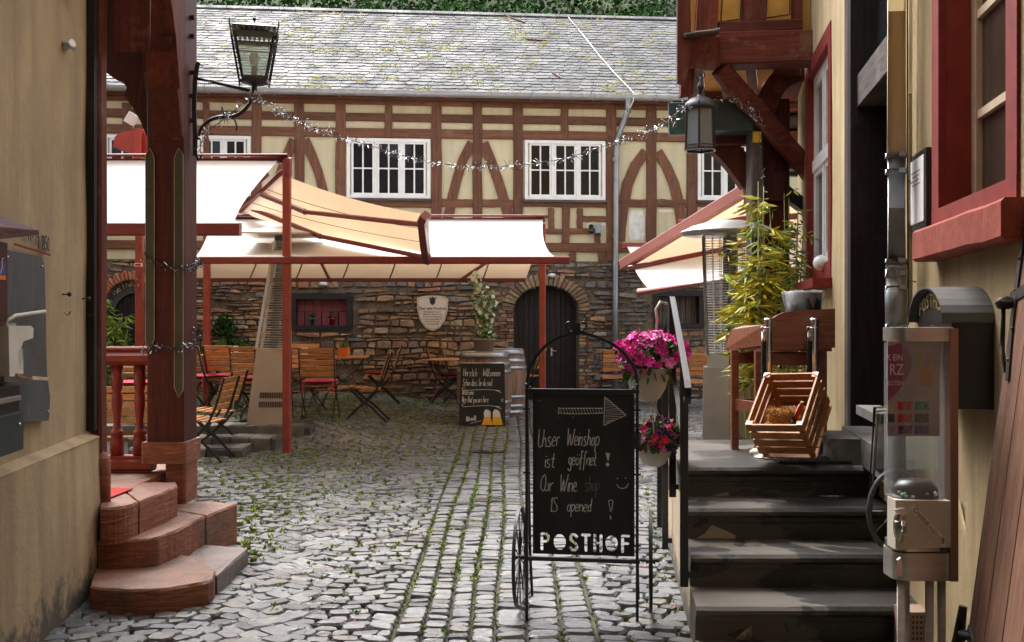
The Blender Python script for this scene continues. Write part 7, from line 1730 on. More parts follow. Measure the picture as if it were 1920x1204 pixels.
# ================================================================== FOLDING CHAIRS AND TABLES
def make_chair(label, cush=None):
    t = thing('folding_chair', label, 'chair', (0, 0, 0), 0, 'folding chairs in the yard')
    for k in range(5):
        y = .17-k*.083; mb = MB(); mb.beam(V(-.205, y, .452-.008*k), V(.205, y, .452-.008*k), .066, .014, .002, up=V(0, 0, 1)); mb.build('seat_slat', 'slat_wood', t, local=True)
    for k in range(5):
        f = .12+k*.21; z = .53+f*.34; y = -.225-f*.105; mb = MB(); mb.beam(V(-.22, y+.016, z), V(.22, y+.016, z), .060, .013, .002, up=V(0, 1, .3)); mb.build('back_slat', 'slat_wood', t, local=True)
    for s in (-1, 1):
        mb = MB(); x = s*.212; mb.path([V(x, .27, 0), V(x, .22, .03), V(x, .10, .16), V(x, -.05, .28), V(x, -.17, .42), V(x, -.235, .56), V(x, -.335, .885)], .010, .026, up=V(0, 0, 1)); mb.build('back_frame', 'black_metal', t, local=True)
        mb = MB(); x = s*.190; mb.path([V(x, -.30, 0), V(x, -.25, .05), V(x, -.10, .20), V(x, .04, .30), V(x, .17, .43)], .010, .026, up=V(0, 0, 1)); mb.build('leg', 'black_metal', t, local=True)
    for (xx, yy, zz) in ((.21, .235, .03), (.19, -.25, .05), (.21, .0, .25)): mb = MB(); mb.tube([V(-xx, yy, zz), V(xx, yy, zz)], .007, 6); mb.build('crossbar', 'black_metal', t, local=True)
    return t
ch0 = make_chair('slatted wooden folding chair seen from the side on the cobbles, nearest to the open yard')
chairs = [   # px, py of the foot, turn, cushion, label
 (684, 790, 92, None, None),
 (600, 786, 3, 'cushion', 'folding chair with pink cushion turned its back, just right of the tall red post'),
 (712, 757, 96, 'cushion_dark', 'folding chair with dark red cushion behind the side-on chair, before the stone wall'),
 (838, 757, -84, 'cushion_dark', 'folding chair with dark cushion tipped against a table left of the barrel'),
 (862, 752, -78, None, 'folding chair mostly hidden behind the barrel, left side showing'),
 (985, 752, 75, None, 'folding chair right of the barrel before the dark arched door'),
 (470, 776, 6, 'cushion', 'folding chair with pink cushion just left of the steel pyramid heater'),
 (430, 768, -12, 'cushion', 'folding chair between the porch post and the heater, back slats in full view'),
 (383, 770, -28, 'cushion', 'folding chair with pink cushion directly right of the porch post'),
 (515, 788, 10, 'cushion', 'folding chair with pink cushion hidden behind the pyramid heater'),
 (560, 764, 178, None, 'folding chair facing the viewer behind the table by the tall red post'),
 (378, 862, 84, None, 'front one of two side-on folding chairs by the terrace steps'),
 (398, 842, 82, None, 'rear one of two side-on folding chairs by the terrace steps'),
 (1150, 757, 2, None, 'folding chair seen from behind through the arch of the black sign stand'),
 (1200, 757, -4, None, 'folding chair behind the pink hanging flowers'),
 (1305, 768, 5, None, 'folding chair between handrail and round heater'),
 (1262, 760, -8, None, 'folding chair partly hidden behind the handrail posts'),
 (258, 790, 12, 'cushion', 'folding chair with pink cushion seen between the red balusters'),
]
for i, (px, py, rz, cu, lb) in enumerate(chairs):
    p = GP(px, py)
    if py > 830: pass
    if i == 0: c = ch0; c.location = p; c.rotation_euler = (0, 0, radians(rz))
    else: c = dup(ch0, p, radians(rz), lb)
    if cu:
        mb = MB(); n = 8
        def cf(u, v, sgn): 
            e = (1-(2*u-1)**6)*(1-(2*v-1)**6); return V(-.21+.42*u, -.20+.41*v, .478+sgn*.022*e)
        mb.grid(lambda u, v: cf(u, v, 1), n, n); mb.grid(lambda u, v: cf(u, v, -1), n, n); 
        mb.prism([V(-.19, -.205, .475), V(-.17, -.205, .475), V(-.18, -.215, .31), V(-.195, -.215, .30)], V(0, -.003, 0)); mb.prism([V(.19, -.205, .475), V(.17, -.205, .475), V(.18, -.215, .31), V(.195, -.215, .30)], V(0, -.003, 0))
        k = mb.build('seat_cushion', cu, None, origin=(0, 0, 0), local=True); k.location = p; k.rotation_euler = (0, 0, radians(rz))
        tag(k, {1: 'pink seat cushion on the chair right of the tall red post', 2: 'dark red seat cushion on the chair before the stone wall', 3: 'dark red cushion on the tipped chair left of the barrel', 6: 'pink seat cushion on the chair left of the pyramid heater', 7: 'pink seat cushion on the chair midway between porch post and heater', 8: 'pink seat cushion on the chair beside the porch post', 9: 'pink seat cushion peeping out behind the pyramid heater', 17: 'pink seat cushion seen between the red balusters'}[i], 'cushion', 'seat cushions')
# leaning chair seen between the balusters and a stool pair
low = dup(ch0, V(P(232, 0, 9.3).x, 9.3, gz(-3.6, 9.3)), radians(-168), 'folding chair without cushion seen low between the red balusters', 'folding chairs in the yard')
def make_table(label):
    t = thing('folding_table', label, 'table', (0, 0, 0), 0, 'folding tables in the yard')
    for k in range(9):
        y = -.31+k*.0775; mb = MB(); mb.beam(V(-.35, y, .735), V(.35, y, .735), .070, .018, .002, up=V(0, 0, 1)); mb.build('table_slat', 'slat_wood', t, local=True)
    for s in (-1, 1): mb = MB(); mb.beam(V(s*.31, -.34, .712), V(s*.31, .34, .712), .02, .03); mb.build('top_frame', 'black_metal', t, local=True)
    for s in (-1, 1):
        mb = MB(); mb.path([V(s*.33, .29, 0), V(s*.31, .22, .04), V(s*.2, .08, .25), V(s*-.0, -.0, .40), V(s*-.2, -.1, .56), V(s*-.29, -.24, .70)], .012, .03, up=V(0, 1, 0)); mb.build('leg', 'black_metal', t, local=True)
        mb = MB(); mb.path([V(s*.33, -.29, 0), V(s*.31, -.22, .04), V(s*.2, -.08, .25), V(s*0, 0.01, .40), V(s*-.2, .1, .56), V(s*-.29, .24, .70)], .012, .03, up=V(0, 1, 0)); mb.build('leg', 'black_metal', t, local=True)
    return t
tb0 = make_table('folding slatted table with an orange planter, left of the side-on chair')
tables = [(642, 770, 4, None), (560, 774, 0, 'folding slatted table behind the tall red post'), (425, 762, 8, 'folding slatted table between the porch post and the pyramid heater'), (845, 760, -3, 'folding slatted table left of the barrel against the stone wall'), (1225, 762, 5, 'folding slatted table behind the hanging flower pots'), (232, 775, 0, 'folding slatted table behind the porch balustrade')]
for i, (px, py, rz, lb) in enumerate(tables):
    p = GP(px, py)
    if i == 0: tb0.location = p; tb0.rotation_euler = (0, 0, radians(rz))
    else: dup(tb0, p, radians(rz), lb)
def planter(px, py, lb, gx=0):
    p = GP(px, py)+V(gx, 0, .745); t = thing('table_planter', lb, 'planter', p, 0, 'orange table planters')
    mb = MB(); mb.beam(p, p+V(0, 0, .12), .13, .13, .006, up=V(0, 1, 0), w1=.14, h1=.14); mb.build('pot', 'orange', t)
    mb = MB()
    for k in range(70):
        a = R.uniform(0, 2*pi); q = p+V(R.uniform(-.05, .05), R.uniform(-.05, .05), .12); mb.add([q-V(.003, 0, 0), q+V(.003, 0, 0), q+V(cos(a)*.04, sin(a)*.03, R.uniform(.07, .13))], [(0, 1, 2)])
    mb.build('grass', 'leaf', t, fixn=False)
for (px_, py_, dx, lb) in ((560, 774, .1, 'white folded menu card on the table behind the tall red post'), (425, 762, .15, 'white folded menu card on the table between porch post and heater'), (1225, 762, -.2, 'small grey menu stand on the table behind the flower pots')):
    p = GP(px_, py_)+V(dx, -.1, .745); mb = MB(); mb.prism([p+V(-.04, -.03, 0), p+V(.04, -.03, 0), p+V(.04, 0, .12), p+V(-.04, 0, .12)], V(0, .003, 0)); mb.prism([p+V(-.04, .033, 0), p+V(.04, .033, 0), p+V(.04, .003, .12), p+V(-.04, .003, .12)], V(0, .003, 0)); tag(mb.build('menu_card', 'paper', origin=p), lb, 'menu card')
planter(645, 772, 'orange planter with grass on the table left of the side-on chair')
planter(418, 764, 'orange planter on the table between the porch post and heater')
# ---- terrace steps
ts = thing('terrace_steps', 'three low mossy basalt steps up to the dining terrace beside the porch', 'steps', (-3.0, 11.3, .1))
def tstep(px0, px1, y0, y1, D, z0):
    x = (px0-CX)/F*D; x1 = (px1-CX)/F*D; zt = EYE+(CY-y0)/F*D
    while x < x1:
        w_ = R.uniform(.17, .27); w_ = min(w_, x1-x+.02); mb = MB(); a = V(x+.005, D+R.uniform(-.02, .02), z0); 
        jz = R.uniform(-.008, .008); b = [V(a.x, a.y, z0), V(a.x+w_-.012, a.y+R.uniform(-.01, .01), z0), V(a.x+w_-.012, a.y+.42, z0), V(a.x, a.y+.42, z0)]
        c = [V(p.x+R.uniform(-.004, .004), p.y+(.012 if k < 2 else 0), zt+jz+R.uniform(-.006, .006)) for k, p in enumerate(b)]; m = [V(p.x, p.y-.006 if k < 2 else p.y, zt-.025) for k, p in enumerate(b)]
        mb.add(b+m+c, [(0, 1, 5, 4), (1, 2, 6, 5), (2, 3, 7, 6), (3, 0, 4, 7), (4, 5, 9, 8), (5, 6, 10, 9), (6, 7, 11, 10), (7, 4, 8, 11), (8, 9, 10, 11)]); mb.build('step_stone', 'terrace_stone', ts); x += w_
tstep(240, 452, 841, 866, 10.85, 0.0); tstep(240, 515, 819, 835, 11.25, 0.05); tstep(240, 580, 798, 820, 11.65, 0.1)
mb = MB(); mb.prism([V(-6, 11.6, 0), V(-2.42, 11.62, 0), V(-2.55, 12.25, 0), V(-6, 12.25, 0)], V(0, 0, .376)); mb.build('terrace_edge', 'terrace_stone', ts)

# ================================================================== BARRELS, CHALK BOARD, POTTED TREE
def barrel(c, Rm, H, lb):
    t = thing('wine_barrel', lb, 'barrel', c, 0, 'wine barrels')
    rr_ = lambda z: Rm*(.84+.16*(1-(2*z/H-1)**2))
    mb = MB(); n = 26
    for k in range(n):
        a0 = 2*pi*k/n+.004; a1 = 2*pi*(k+1)/n-.004; vs = []; m = 8; j = R.uniform(0, .003)
        for i in range(m+1):
            z = H*i/m; r = rr_(z)+j; vs += [c+V(cos(a0)*r, sin(a0)*r, z), c+V(cos(a1)*r, sin(a1)*r, z)]
        mb = MB(); mb.add(vs, [(2*i, 2*i+1, 2*i+3, 2*i+2) for i in range(m)]); mb.build('stave', 'barrel_wood', t, fixn=False)
    for z, h in ((.0+.03, .06), (H*.13, .05), (H*.27, .045), (H*.70, .045), (H*.80, .055), (H-.085, .075)):
        mb = MB(); mb.lathe([(rr_(z)+.003, z), (rr_(z)+.008, z), (rr_(z+h)+.008, z+h), (rr_(z+h)+.003, z+h)], c, 40); o = rr_(z)+.008
        a = -.6; mb.beam(c+V(cos(a)*o, sin(a)*o, z+h*.5)-V(.02, 0, 0), c+V(cos(a)*o, sin(a)*o, z+h*.5)+V(.03, .02, 0), .015, h*.7); mb.build('hoop', 'zinc', t)
    mb = MB(); mb.lathe([(0.0001, H-.02), (rr_(H)-.01, H-.02), (rr_(H)+.002, H), (rr_(H)-.02, H+.002), (rr_(H)-.03, H-.012)], c, 30); mb.build('head', 'zinc_light', t); return t
bp = GP(905, 800); bD = bp.y+.56; bx_ = P(908, 0, bD).x
bz = gz(bx_, bD); bH = (EYE+(CY-659)/F*bD)-bz
barrel(V(bx_, bD, bz), .385, bH, 'front wine barrel with the potted tree on top and the chalkboard leaning on it')
bD2 = bD+.75; bx2 = P(942, 0, bD2).x; barrel(V(bx2, bD2, gz(bx2, bD2)), .36, bH, 'second wine barrel standing behind the one with the chalkboard')
cb_ = thing('chalkboard', 'black chalkboard with white handwriting and two beer glasses, leaning on the barrel', 'chalkboard', V(bx_, bp.y, bp.z))
cD = bp.y; hb0 = P(861, 800, cD); hb1 = P(948, 800, cD); lean = .10
def cf_(px, py, o=0.0): q = P(px, py, cD); return V(q.x, cD-o+(q.z-bp.z)*lean/.8, q.z)
zb_0 = bp.z
mb = MB(); mb.prism([cf_(861, 800), cf_(948, 800), cf_(946, 682), cf_(863, 682)], V(0, .02, 0)); mb.build('panel', 'board', cb_)
def cw(s, px, py, h, adv, m='chalk_bright', wd=.0042):
    k = cD/F; mb = MB(); f = lambda x, y: cf_(px+x/k, py-y/k, .002); hand(mb, s, 0, 0, h*k, f, wd, adv=adv); mb.build('chalk_writing', m, cb_, fixn=False)
cw('Herzlich', 868, 706, 14, .56); cw('Willkommen', 905, 706, 14, .50); cw('Schön dass Sie da sind', 867, 724, 13, .44); cw('Welcome', 866, 741, 11, .55); cw('Nice that you are here', 866, 755, 12, .42); cw('O', 940, 754, 6, .9)
for y in (729, 759):
    mb = MB(); k = cD/F; stroke(mb, [(x*k, -yy*k) for x, yy in ((6, -2), (0, 0), (4, 4), (20, 3), (50, 2), (72, 5), (62, 3), (74, 8))], lambda X, Y: cf_(866+X/k, y-Y/k, .002), .005); mb.build('chalk_writing', 'chalk_bright', cb_, fixn=False)
k = cD/F; mb = MB(); hand(mb, 'Bitte ein Bit', 0, 0, 9*k, lambda X, Y: cf_(874+X/k, 790-Y/k, .002), .006, adv=.42, rise=.10); stroke(mb, [(8*k, -4*k), (28*k, 1*k)], lambda X, Y: cf_(874+X/k, 790-Y/k, .002), .005); mb.build('chalk_writing', 'chalk_bright', cb_, fixn=False)
for (xa, xb, xm) in ((903, 923, 914), (923, 943, 931)):
    mb = MB(); q = [(xa, 797), (xb, 797), (xb-3 if xa == 903 else xb-4, 782), (xa+5 if xa == 903 else xa+1, 782)]; mb.prism([cf_(x, y, .003) for x, y in q], V(0, -.001, 0)); mb.build('beer_print', 'beer', cb_)
    mb = MB(); q = [(xa+5 if xa == 903 else xa+1, 782), (xb-3 if xa == 903 else xb-4, 782), (xm+6, 773), (xm+2, 769), (xm-4, 768), (xm-7, 774)]; mb.prism([cf_(x, y, .003) for x, y in q], V(0, -.001, 0)); mb.build('beer_print', 'white_plastic', cb_)
# pot with small leaved tree
pp_ = V(bx_+.0, bD, bz+bH); t = thing('potted_tree', 'young silvery leaved tree in a brown round pot on top of the front barrel', 'potted plant', pp_)
mb = MB(); mb.lathe([(.12, 0), (.155, .16), (.16, .16), (.16, .18), (.14, .18), (.13, .12)], pp_, 20); mb.build('pot', 'terracotta_brown', t)
stems = []
for k in range(6):
    a = R.uniform(0, 6.28); h = R.uniform(.55, .98); dx = R.uniform(-.13, .16); pts = [pp_+V(cos(a)*.03, sin(a)*.03, .13), pp_+V(dx*.3, .03*sin(a), .13+h*.35), pp_+V(dx*.6, .06*sin(a), .13+h*.7), pp_+V(dx-(.12 if h > .85 else 0), .08*sin(a), .13+h)]; stems.append(pts)
stems.append([pp_+V(0, 0, .13), pp_+V(-.03, 0, .5), pp_+V(-.07, 0, .85), pp_+V(-.10, 0, 1.12)])
mb = MB()
for s_ in stems: mb.tube(s_, [.008, .006, .004, .002], 6)
mb.build('stem', 'bamboo_stem', t)
mb = MB(); mb2 = MB()
for s_ in stems:
    for i in range(44):
        f = R.uniform(.15, 1); k_ = min(2, int(f*3)); q = s_[k_].lerp(s_[k_+1], f*3-k_)+V(R.gauss(0, .035), R.gauss(0, .035), R.gauss(0, .02)); leaf(mb if R.random() < .66 else mb2, q, R.uniform(.06, .10), 0, None, .9)
for i in range(60): leaf(mb2, pp_+V(R.uniform(-.14, .14), R.uniform(-.1, .1), .2+R.uniform(-.02, .06)), .06)
mb.build('leaves', 'silver_leaf', t, fixn=False); mb2.build('leaves', 'leaf', t, fixn=False)
# bamboo in the far left corner
def bamboo(loc, h, rad, nst, nl, lb, lm, size=.13, grp=None, zmin=.3):
    t = thing('bamboo_plant', lb, 'bamboo', loc); loc = Vector(loc); mb = MB(); tops = []
    for k in range(nst):
        a = R.uniform(0, 6.28); r = rad*R.uniform(.1, .6); hh = h*R.uniform(.65, 1); p0 = loc+V(cos(a)*r*.4, sin(a)*r*.4, 0); p1 = loc+V(cos(a)*r, sin(a)*r, hh*.6); p2 = loc+V(cos(a)*r*1.7, sin(a)*r*1.5, hh); mb.tube([p0, p0.lerp(p1, .5), p1, p2], [.011, .010, .008, .003], 6); tops.append((p0, p1, p2))
    mb.build('cane', 'bamboo_stem', t)
    mb = MB()
    for i in range(nl):
        p0, p1, p2 = R.choice(tops); f = R.uniform(zmin, 1); q = p0.lerp(p1, f*1.6) if f < .62 else p1.lerp(p2, (f-.62)/.38); q = q+V(R.gauss(0, rad*.22), R.gauss(0, rad*.22), R.gauss(0, .06))
        a = R.uniform(0, 6.28)
        for j in range(R.randint(4, 7)):
            b = a+R.uniform(-1.1, 1.1); d = V(cos(b), sin(b), R.uniform(-.75, .25)); leaf(mb, q+d*.01, size*R.uniform(.6, 1.2), 0 if R.random() < .75 else 1, d, .14)
    mb.build('leaves', lm, t, fixn=False); return t
bamboo(GP(212, 745), 1.75, .34, 12, 330, 'green bamboo in the far left corner before the cellar door', ['bamboo_green', 'leaf'], .17)
bamboo(V(P(1424, 0, 7.2).x, 7.25, .05), 2.72, .20, 12, 240, 'yellow green bamboo between the round heater and the gallery post', ['bamboo_leaf', 'bamboo_green'], .15, zmin=.60)
bamboo(V(P(1478, 0, 8.3).x, 8.3, .05), 2.75, .17, 11, 190, 'dense bamboo against the corner of the ochre house behind the tray table', ['bamboo_green', 'bamboo_leaf'], .12, zmin=.35)

# ================================================================== WHEELED SIGN STAND
SD = 5.32; sg0 = P(1092, 0, SD); SR = radians(-7.5)
sg = thing('sign_stand', 'black iron sign stand on two cart wheels with chalk writing and POSTHOF cut out', 'sign stand', (sg0.x, SD, 0), SR)
kS = SD/F
def sl_(px, py, y=0.0): return V((px-1092)*kS, y, EYE+(CY-py)*kS)
def sb_(mb, name, mat='black_metal', par=None, **k): return mb.build(name, mat, par or sg, local=True, **k)
for (x, nm) in ((987, 'l'), (1194, 'r')):
    mb = MB(); mb.beam(sl_(x, 1168 if x < 1000 else 1172), sl_(x, 718), .016, .016, .002, up=V(0, 1, 0)); sb_(mb, 'frame_post')
    mb = MB(); mb.path([sl_(x, 742, .01), sl_(x, 1050, .16), sl_(x+2, 1140, .215)], .014, .014); sb_(mb, 'rear_leg')
    for y in (768, 888, 1020): mb = MB(); mb.beam(sl_(x, y)-V(.02, 0, 0), sl_(x, y)+V(.02, 0, 0), .01, .01); sb_(mb, 'lug')
    mb = MB(); mb.sphere(sl_(x, 722)+V(0, -.006, 0), .011, 8, 6); mb.sphere(sl_(x, 727)+V(.02 if x < 1000 else -.02, -.008, 0), .007, 8, 6); sb_(mb, 'ball')
mb = MB(); mb.beam(sl_(984, 733), sl_(1198, 733), .022, .022, .002); sb_(mb, 'top_bar')
mb = MB(); mb.beam(sl_(985, 1050), sl_(1199, 1050), .016, .022, .002); sb_(mb, 'bottom_bar')
arc_l = curve([(987, 722), (991, 700), (1002, 675), (1022, 650), (1048, 634), (1074, 624)], 5); arc_r = curve([(1194, 722), (1192, 700), (1182, 679), (1162, 655), (1130, 636), (1086, 622)], 5)
for a in (arc_l, arc_r): mb = MB(); mb.path([sl_(x, y) for x, y in a], .016, .013, up=V(0, 1, 0)); sb_(mb, 'arch_rod')
mb = MB(); mb.box(tuple(sl_(1073, 628)+V(0, -.014, 0)), tuple(sl_(1088, 606)+V(0, .014, 0))); sb_(mb, 'hub')
for s_ in (-1, 1):
    mb = MB(); cc = sl_(1080.5+s_*13, 611); mb.tube([sl_(1080.5+s_*6, 622), sl_(1080.5+s_*14, 620)]+[cc+V(s_*.019*sin(a), 0, -.019*cos(a)) for a in [0.3+pi*k/7 for k in range(8)]], .007, 6); sb_(mb, 'scroll')
# board: upper panel plus a lower strip of sheet steel with the letters cut through
bx0, bx1, by0, by1 = 1001, 1187, 738, 1040
mb = MB(); mb.box(tuple(sl_(bx0, 998)+V(0, -.004, 0)), tuple(sl_(bx1, by0)+V(0, .004, 0))); bd = sb_(mb, 'board', 'board')
for (a, b) in (((bx0, by0), (bx1, by0)), ((bx0, by0), (bx0, by1)), ((bx1, by0), (bx1, by1))):
    mb = MB(); mb.beam(sl_(*a)+V(0, -.005, 0), sl_(*b)+V(0, -.005, 0), .012, .012, .001); sb_(mb, 'board_rim', 'black_metal', bd)
LET = {'P': [[(0, 0), (0, 1), (.30, 1), (.42, .9), (.42, .62), (.30, .52), (.0, .52)]], 'O': 'disc', 'S': [[(.42, .86), (.30, 1), (.1, 1), (0, .86), (.02, .66), (.38, .38), (.42, .15), (.3, 0), (.1, 0), (-.02, .14)]],
       'T': [[(-.03, 1), (.45, 1)], [(.21, 1), (.21, 0)]], 'H': [[(0, 0), (0, 1)], [(.42, 0), (.42, 1)], [(0, .5), (.42, .5)]], 'F': [[(0, 0), (0, 1), (.40, 1)], [(0, .52), (.34, .52)]]}
lh_ = 30; lx = [1014, 1040, 1068, 1091, 1113, 1137, 1165]; segs_ = []; discs = []
for ch, x in zip('POSTHOF', lx):
    g_ = LET[ch]
    if g_ == 'disc': discs.append((x+9.5, 1017.5, 11.5, 15)); continue
    for st_ in g_:
        q = [(x+a*lh_*.92+2, 1032-b*(lh_-1)) for a, b in st_]
        for i in range(len(q)-1): segs_.append((q[i], q[i+1]))
def cut(x, y):
    for (cx, cy, rx, ry) in discs:
        if ((x-cx)/rx)**2+((y-cy)/ry)**2 < 1: return True
    for (a, b) in segs_:
        dx, dy = b[0]-a[0], b[1]-a[1]; t_ = max(0, min(1, ((x-a[0])*dx+(y-a[1])*dy)/(dx*dx+dy*dy)))
        if (x-a[0]-dx*t_)**2+(y-a[1]-dy*t_)**2 < 2.7**2: return True
    return False
mb = MB(); st_ = .6; y = 998
while y < by1:
    x = bx0; run = None
    while x < bx1+st_:
        c = (x >= bx1) or (1010 < x < 1184 and 999 < y < 1036 and cut(x+st_/2, y+st_/2))
        if not c and run is None: run = x
        if c and run is not None:
            a = sl_(run, y+st_); b = sl_(min(x, bx1), y); mb.add([V(a.x, -.003, a.z), V(b.x, -.003, a.z), V(b.x, -.003, b.z), V(a.x, -.003, b.z), V(a.x, .003, a.z), V(b.x, .003, a.z), V(b.x, .003, b.z), V(a.x, .003, b.z)], [(0, 1, 2, 3), (7, 6, 5, 4), (0, 3, 7, 4), (1, 5, 6, 2)]); run = None
        x += st_
    y += st_
sb_(mb, 'stencil_strip', 'board', bd, fixn=False)
def cs(s, px, py, h, adv, m='chalk', wd=.0048, rise=0.0, slant=.1): mb = MB(); hand(mb, s, 0, 0, h*kS, lambda X, Y: sl_(px, py)+V(X, -.0055, Y), wd, adv=adv, rise=rise, slant=slant, jit=.025); return sb_(mb, 'chalk_writing', m, bd, fixn=False)
cs('Unser', 1008, 839, 33, .53, rise=.05); cs('Weinshop', 1063, 836, 32, .47, rise=.02)
cs('ist', 1021, 878, 29, .62, rise=.08); cs('geöffnet', 1066, 872, 26, .52)
cs('Our', 1013, 922, 31, .55); cs('Wine', 1050, 922, 32, .50); cs('shop', 1096, 920, 28, .50, 'chalk_faint')
cs('IS', 1031, 961, 27, .70); cs('opened', 1063, 959, 25, .62)
def sk(pts, wd=.0042, m='chalk'): mb = MB(); stroke(mb, [((x-1092)*kS, EYE+(CY-y)*kS) for x, y in pts], lambda X, Y: V(X, -.0055, Y), wd); return sb_(mb, 'chalk_drawing', m, bd, fixn=False)
for c_, y0 in ((1139, 848), ):
    mb = MB(); mb.prism([sl_(1135, 848, -.0055), sl_(1144, 849, -.0055), sl_(1140, 865, -.0055)], V(0, -.0005, 0)); mb.prism([sl_(1139+3.5*cos(a), 870+3.5*sin(a), -.0055) for a in [2*pi*k/10 for k in range(10)]], V(0, -.0005, 0)); sb_(mb, 'chalk_drawing', 'chalk', bd)
sk([(1142, 937), (1149, 938), (1145, 958), (1141, 937)]); sk([(1144, 965), (1145, 972)], .007)
sk([(1157, 895), (1158, 896)], .010); sk([(1172, 894), (1173, 895)], .010); sk([(1156, 906), (1160, 912), (1167, 914), (1174, 911), (1178, 904)])
sk([(1048, 766), (1130, 765)]); sk([(1048, 775), (1080, 776), (1130, 774)]); sk([(1048, 764), (1047, 777)], .004)
sk([(1134, 743), (1132, 796)]); sk([(1134, 744), (1156, 763), (1173, 777)]); sk([(1174, 777), (1150, 788), (1132, 797)])
mb = MB()
def seg2(mb, a, b, wd=.0026): stroke(mb, [((a[0]-1092)*kS, EYE+(CY-a[1])*kS), ((b[0]-1092)*kS, EYE+(CY-b[1])*kS)], lambda X, Y: V(X, -.0054, Y), wd)
for k in range(15): x = 1050+k*5.5; seg2(mb, (x, 766), (x+4, 775))
for k in range(13):
    y = 749+k*3.6; xr2 = 1135+(y-744)*1.15 if y < 777 else 1173-(y-777)*2.0; seg2(mb, (1134, y+R.uniform(-.5, .5)), (max(1137, xr2), y-2+R.uniform(-1, 1)))
sb_(mb, 'chalk_drawing', 'chalk', bd, fixn=False)
mb = MB()
for (x, y, r) in ((1012, 752, 2.2), (1041, 771, 1.5), (1054, 776, 2), (1074, 783, 2.4), (1049, 783, 1.3)): mb.prism([sl_(x+r*cos(a), y+r*.7*sin(a), -.0054) for a in [2*pi*k/8 for k in range(8)]], V(0, -.0004, 0))
sb_(mb, 'chalk_drawing', 'chalk_faint', bd, fixn=False)
az_ = sl_(0, 1056).z; AY = .10
mb = MB(); mb.tube([V((955-1092)*kS, AY, az_), V((1236-1092)*kS, AY, az_)], .008, 8); sb_(mb, 'axle')
for (x) in (969, 1219):
    wx = (x-1092)*kS; t_ = MB(); r = .272; n = 44
    vs = []; fs = []
    for k in range(n):
        a = 2*pi*k/n
        for (rr_, dx) in ((r, -.009), (r, .009), (r-.012, .009), (r-.012, -.009)): vs.append(V(wx+dx, AY+cos(a)*rr_, az_+sin(a)*rr_))
    for k in range(n):
        for q in range(4): fs.append((k*4+q, k*4+(q+1) % 4, ((k+1) % n)*4+(q+1) % 4, ((k+1) % n)*4+q))
    t_.add(vs, fs); wh = sb_(t_, 'wheel', 'rusty_metal')
    for k in range(12):
        a = 2*pi*k/12+.1; mb = MB(); mb.tube([V(wx, AY+cos(a)*.02, az_+sin(a)*.02), V(wx, AY+cos(a)*(r-.01), az_+sin(a)*(r-.01))], .004, 6); mb.build('spoke', 'rusty_metal', wh, local=True)
    mb = MB(); mb.tube([V(wx-.025, AY, az_), V(wx+.025, AY, az_)], .02, 10); mb.build('hub', 'rusty_metal', wh, local=True)

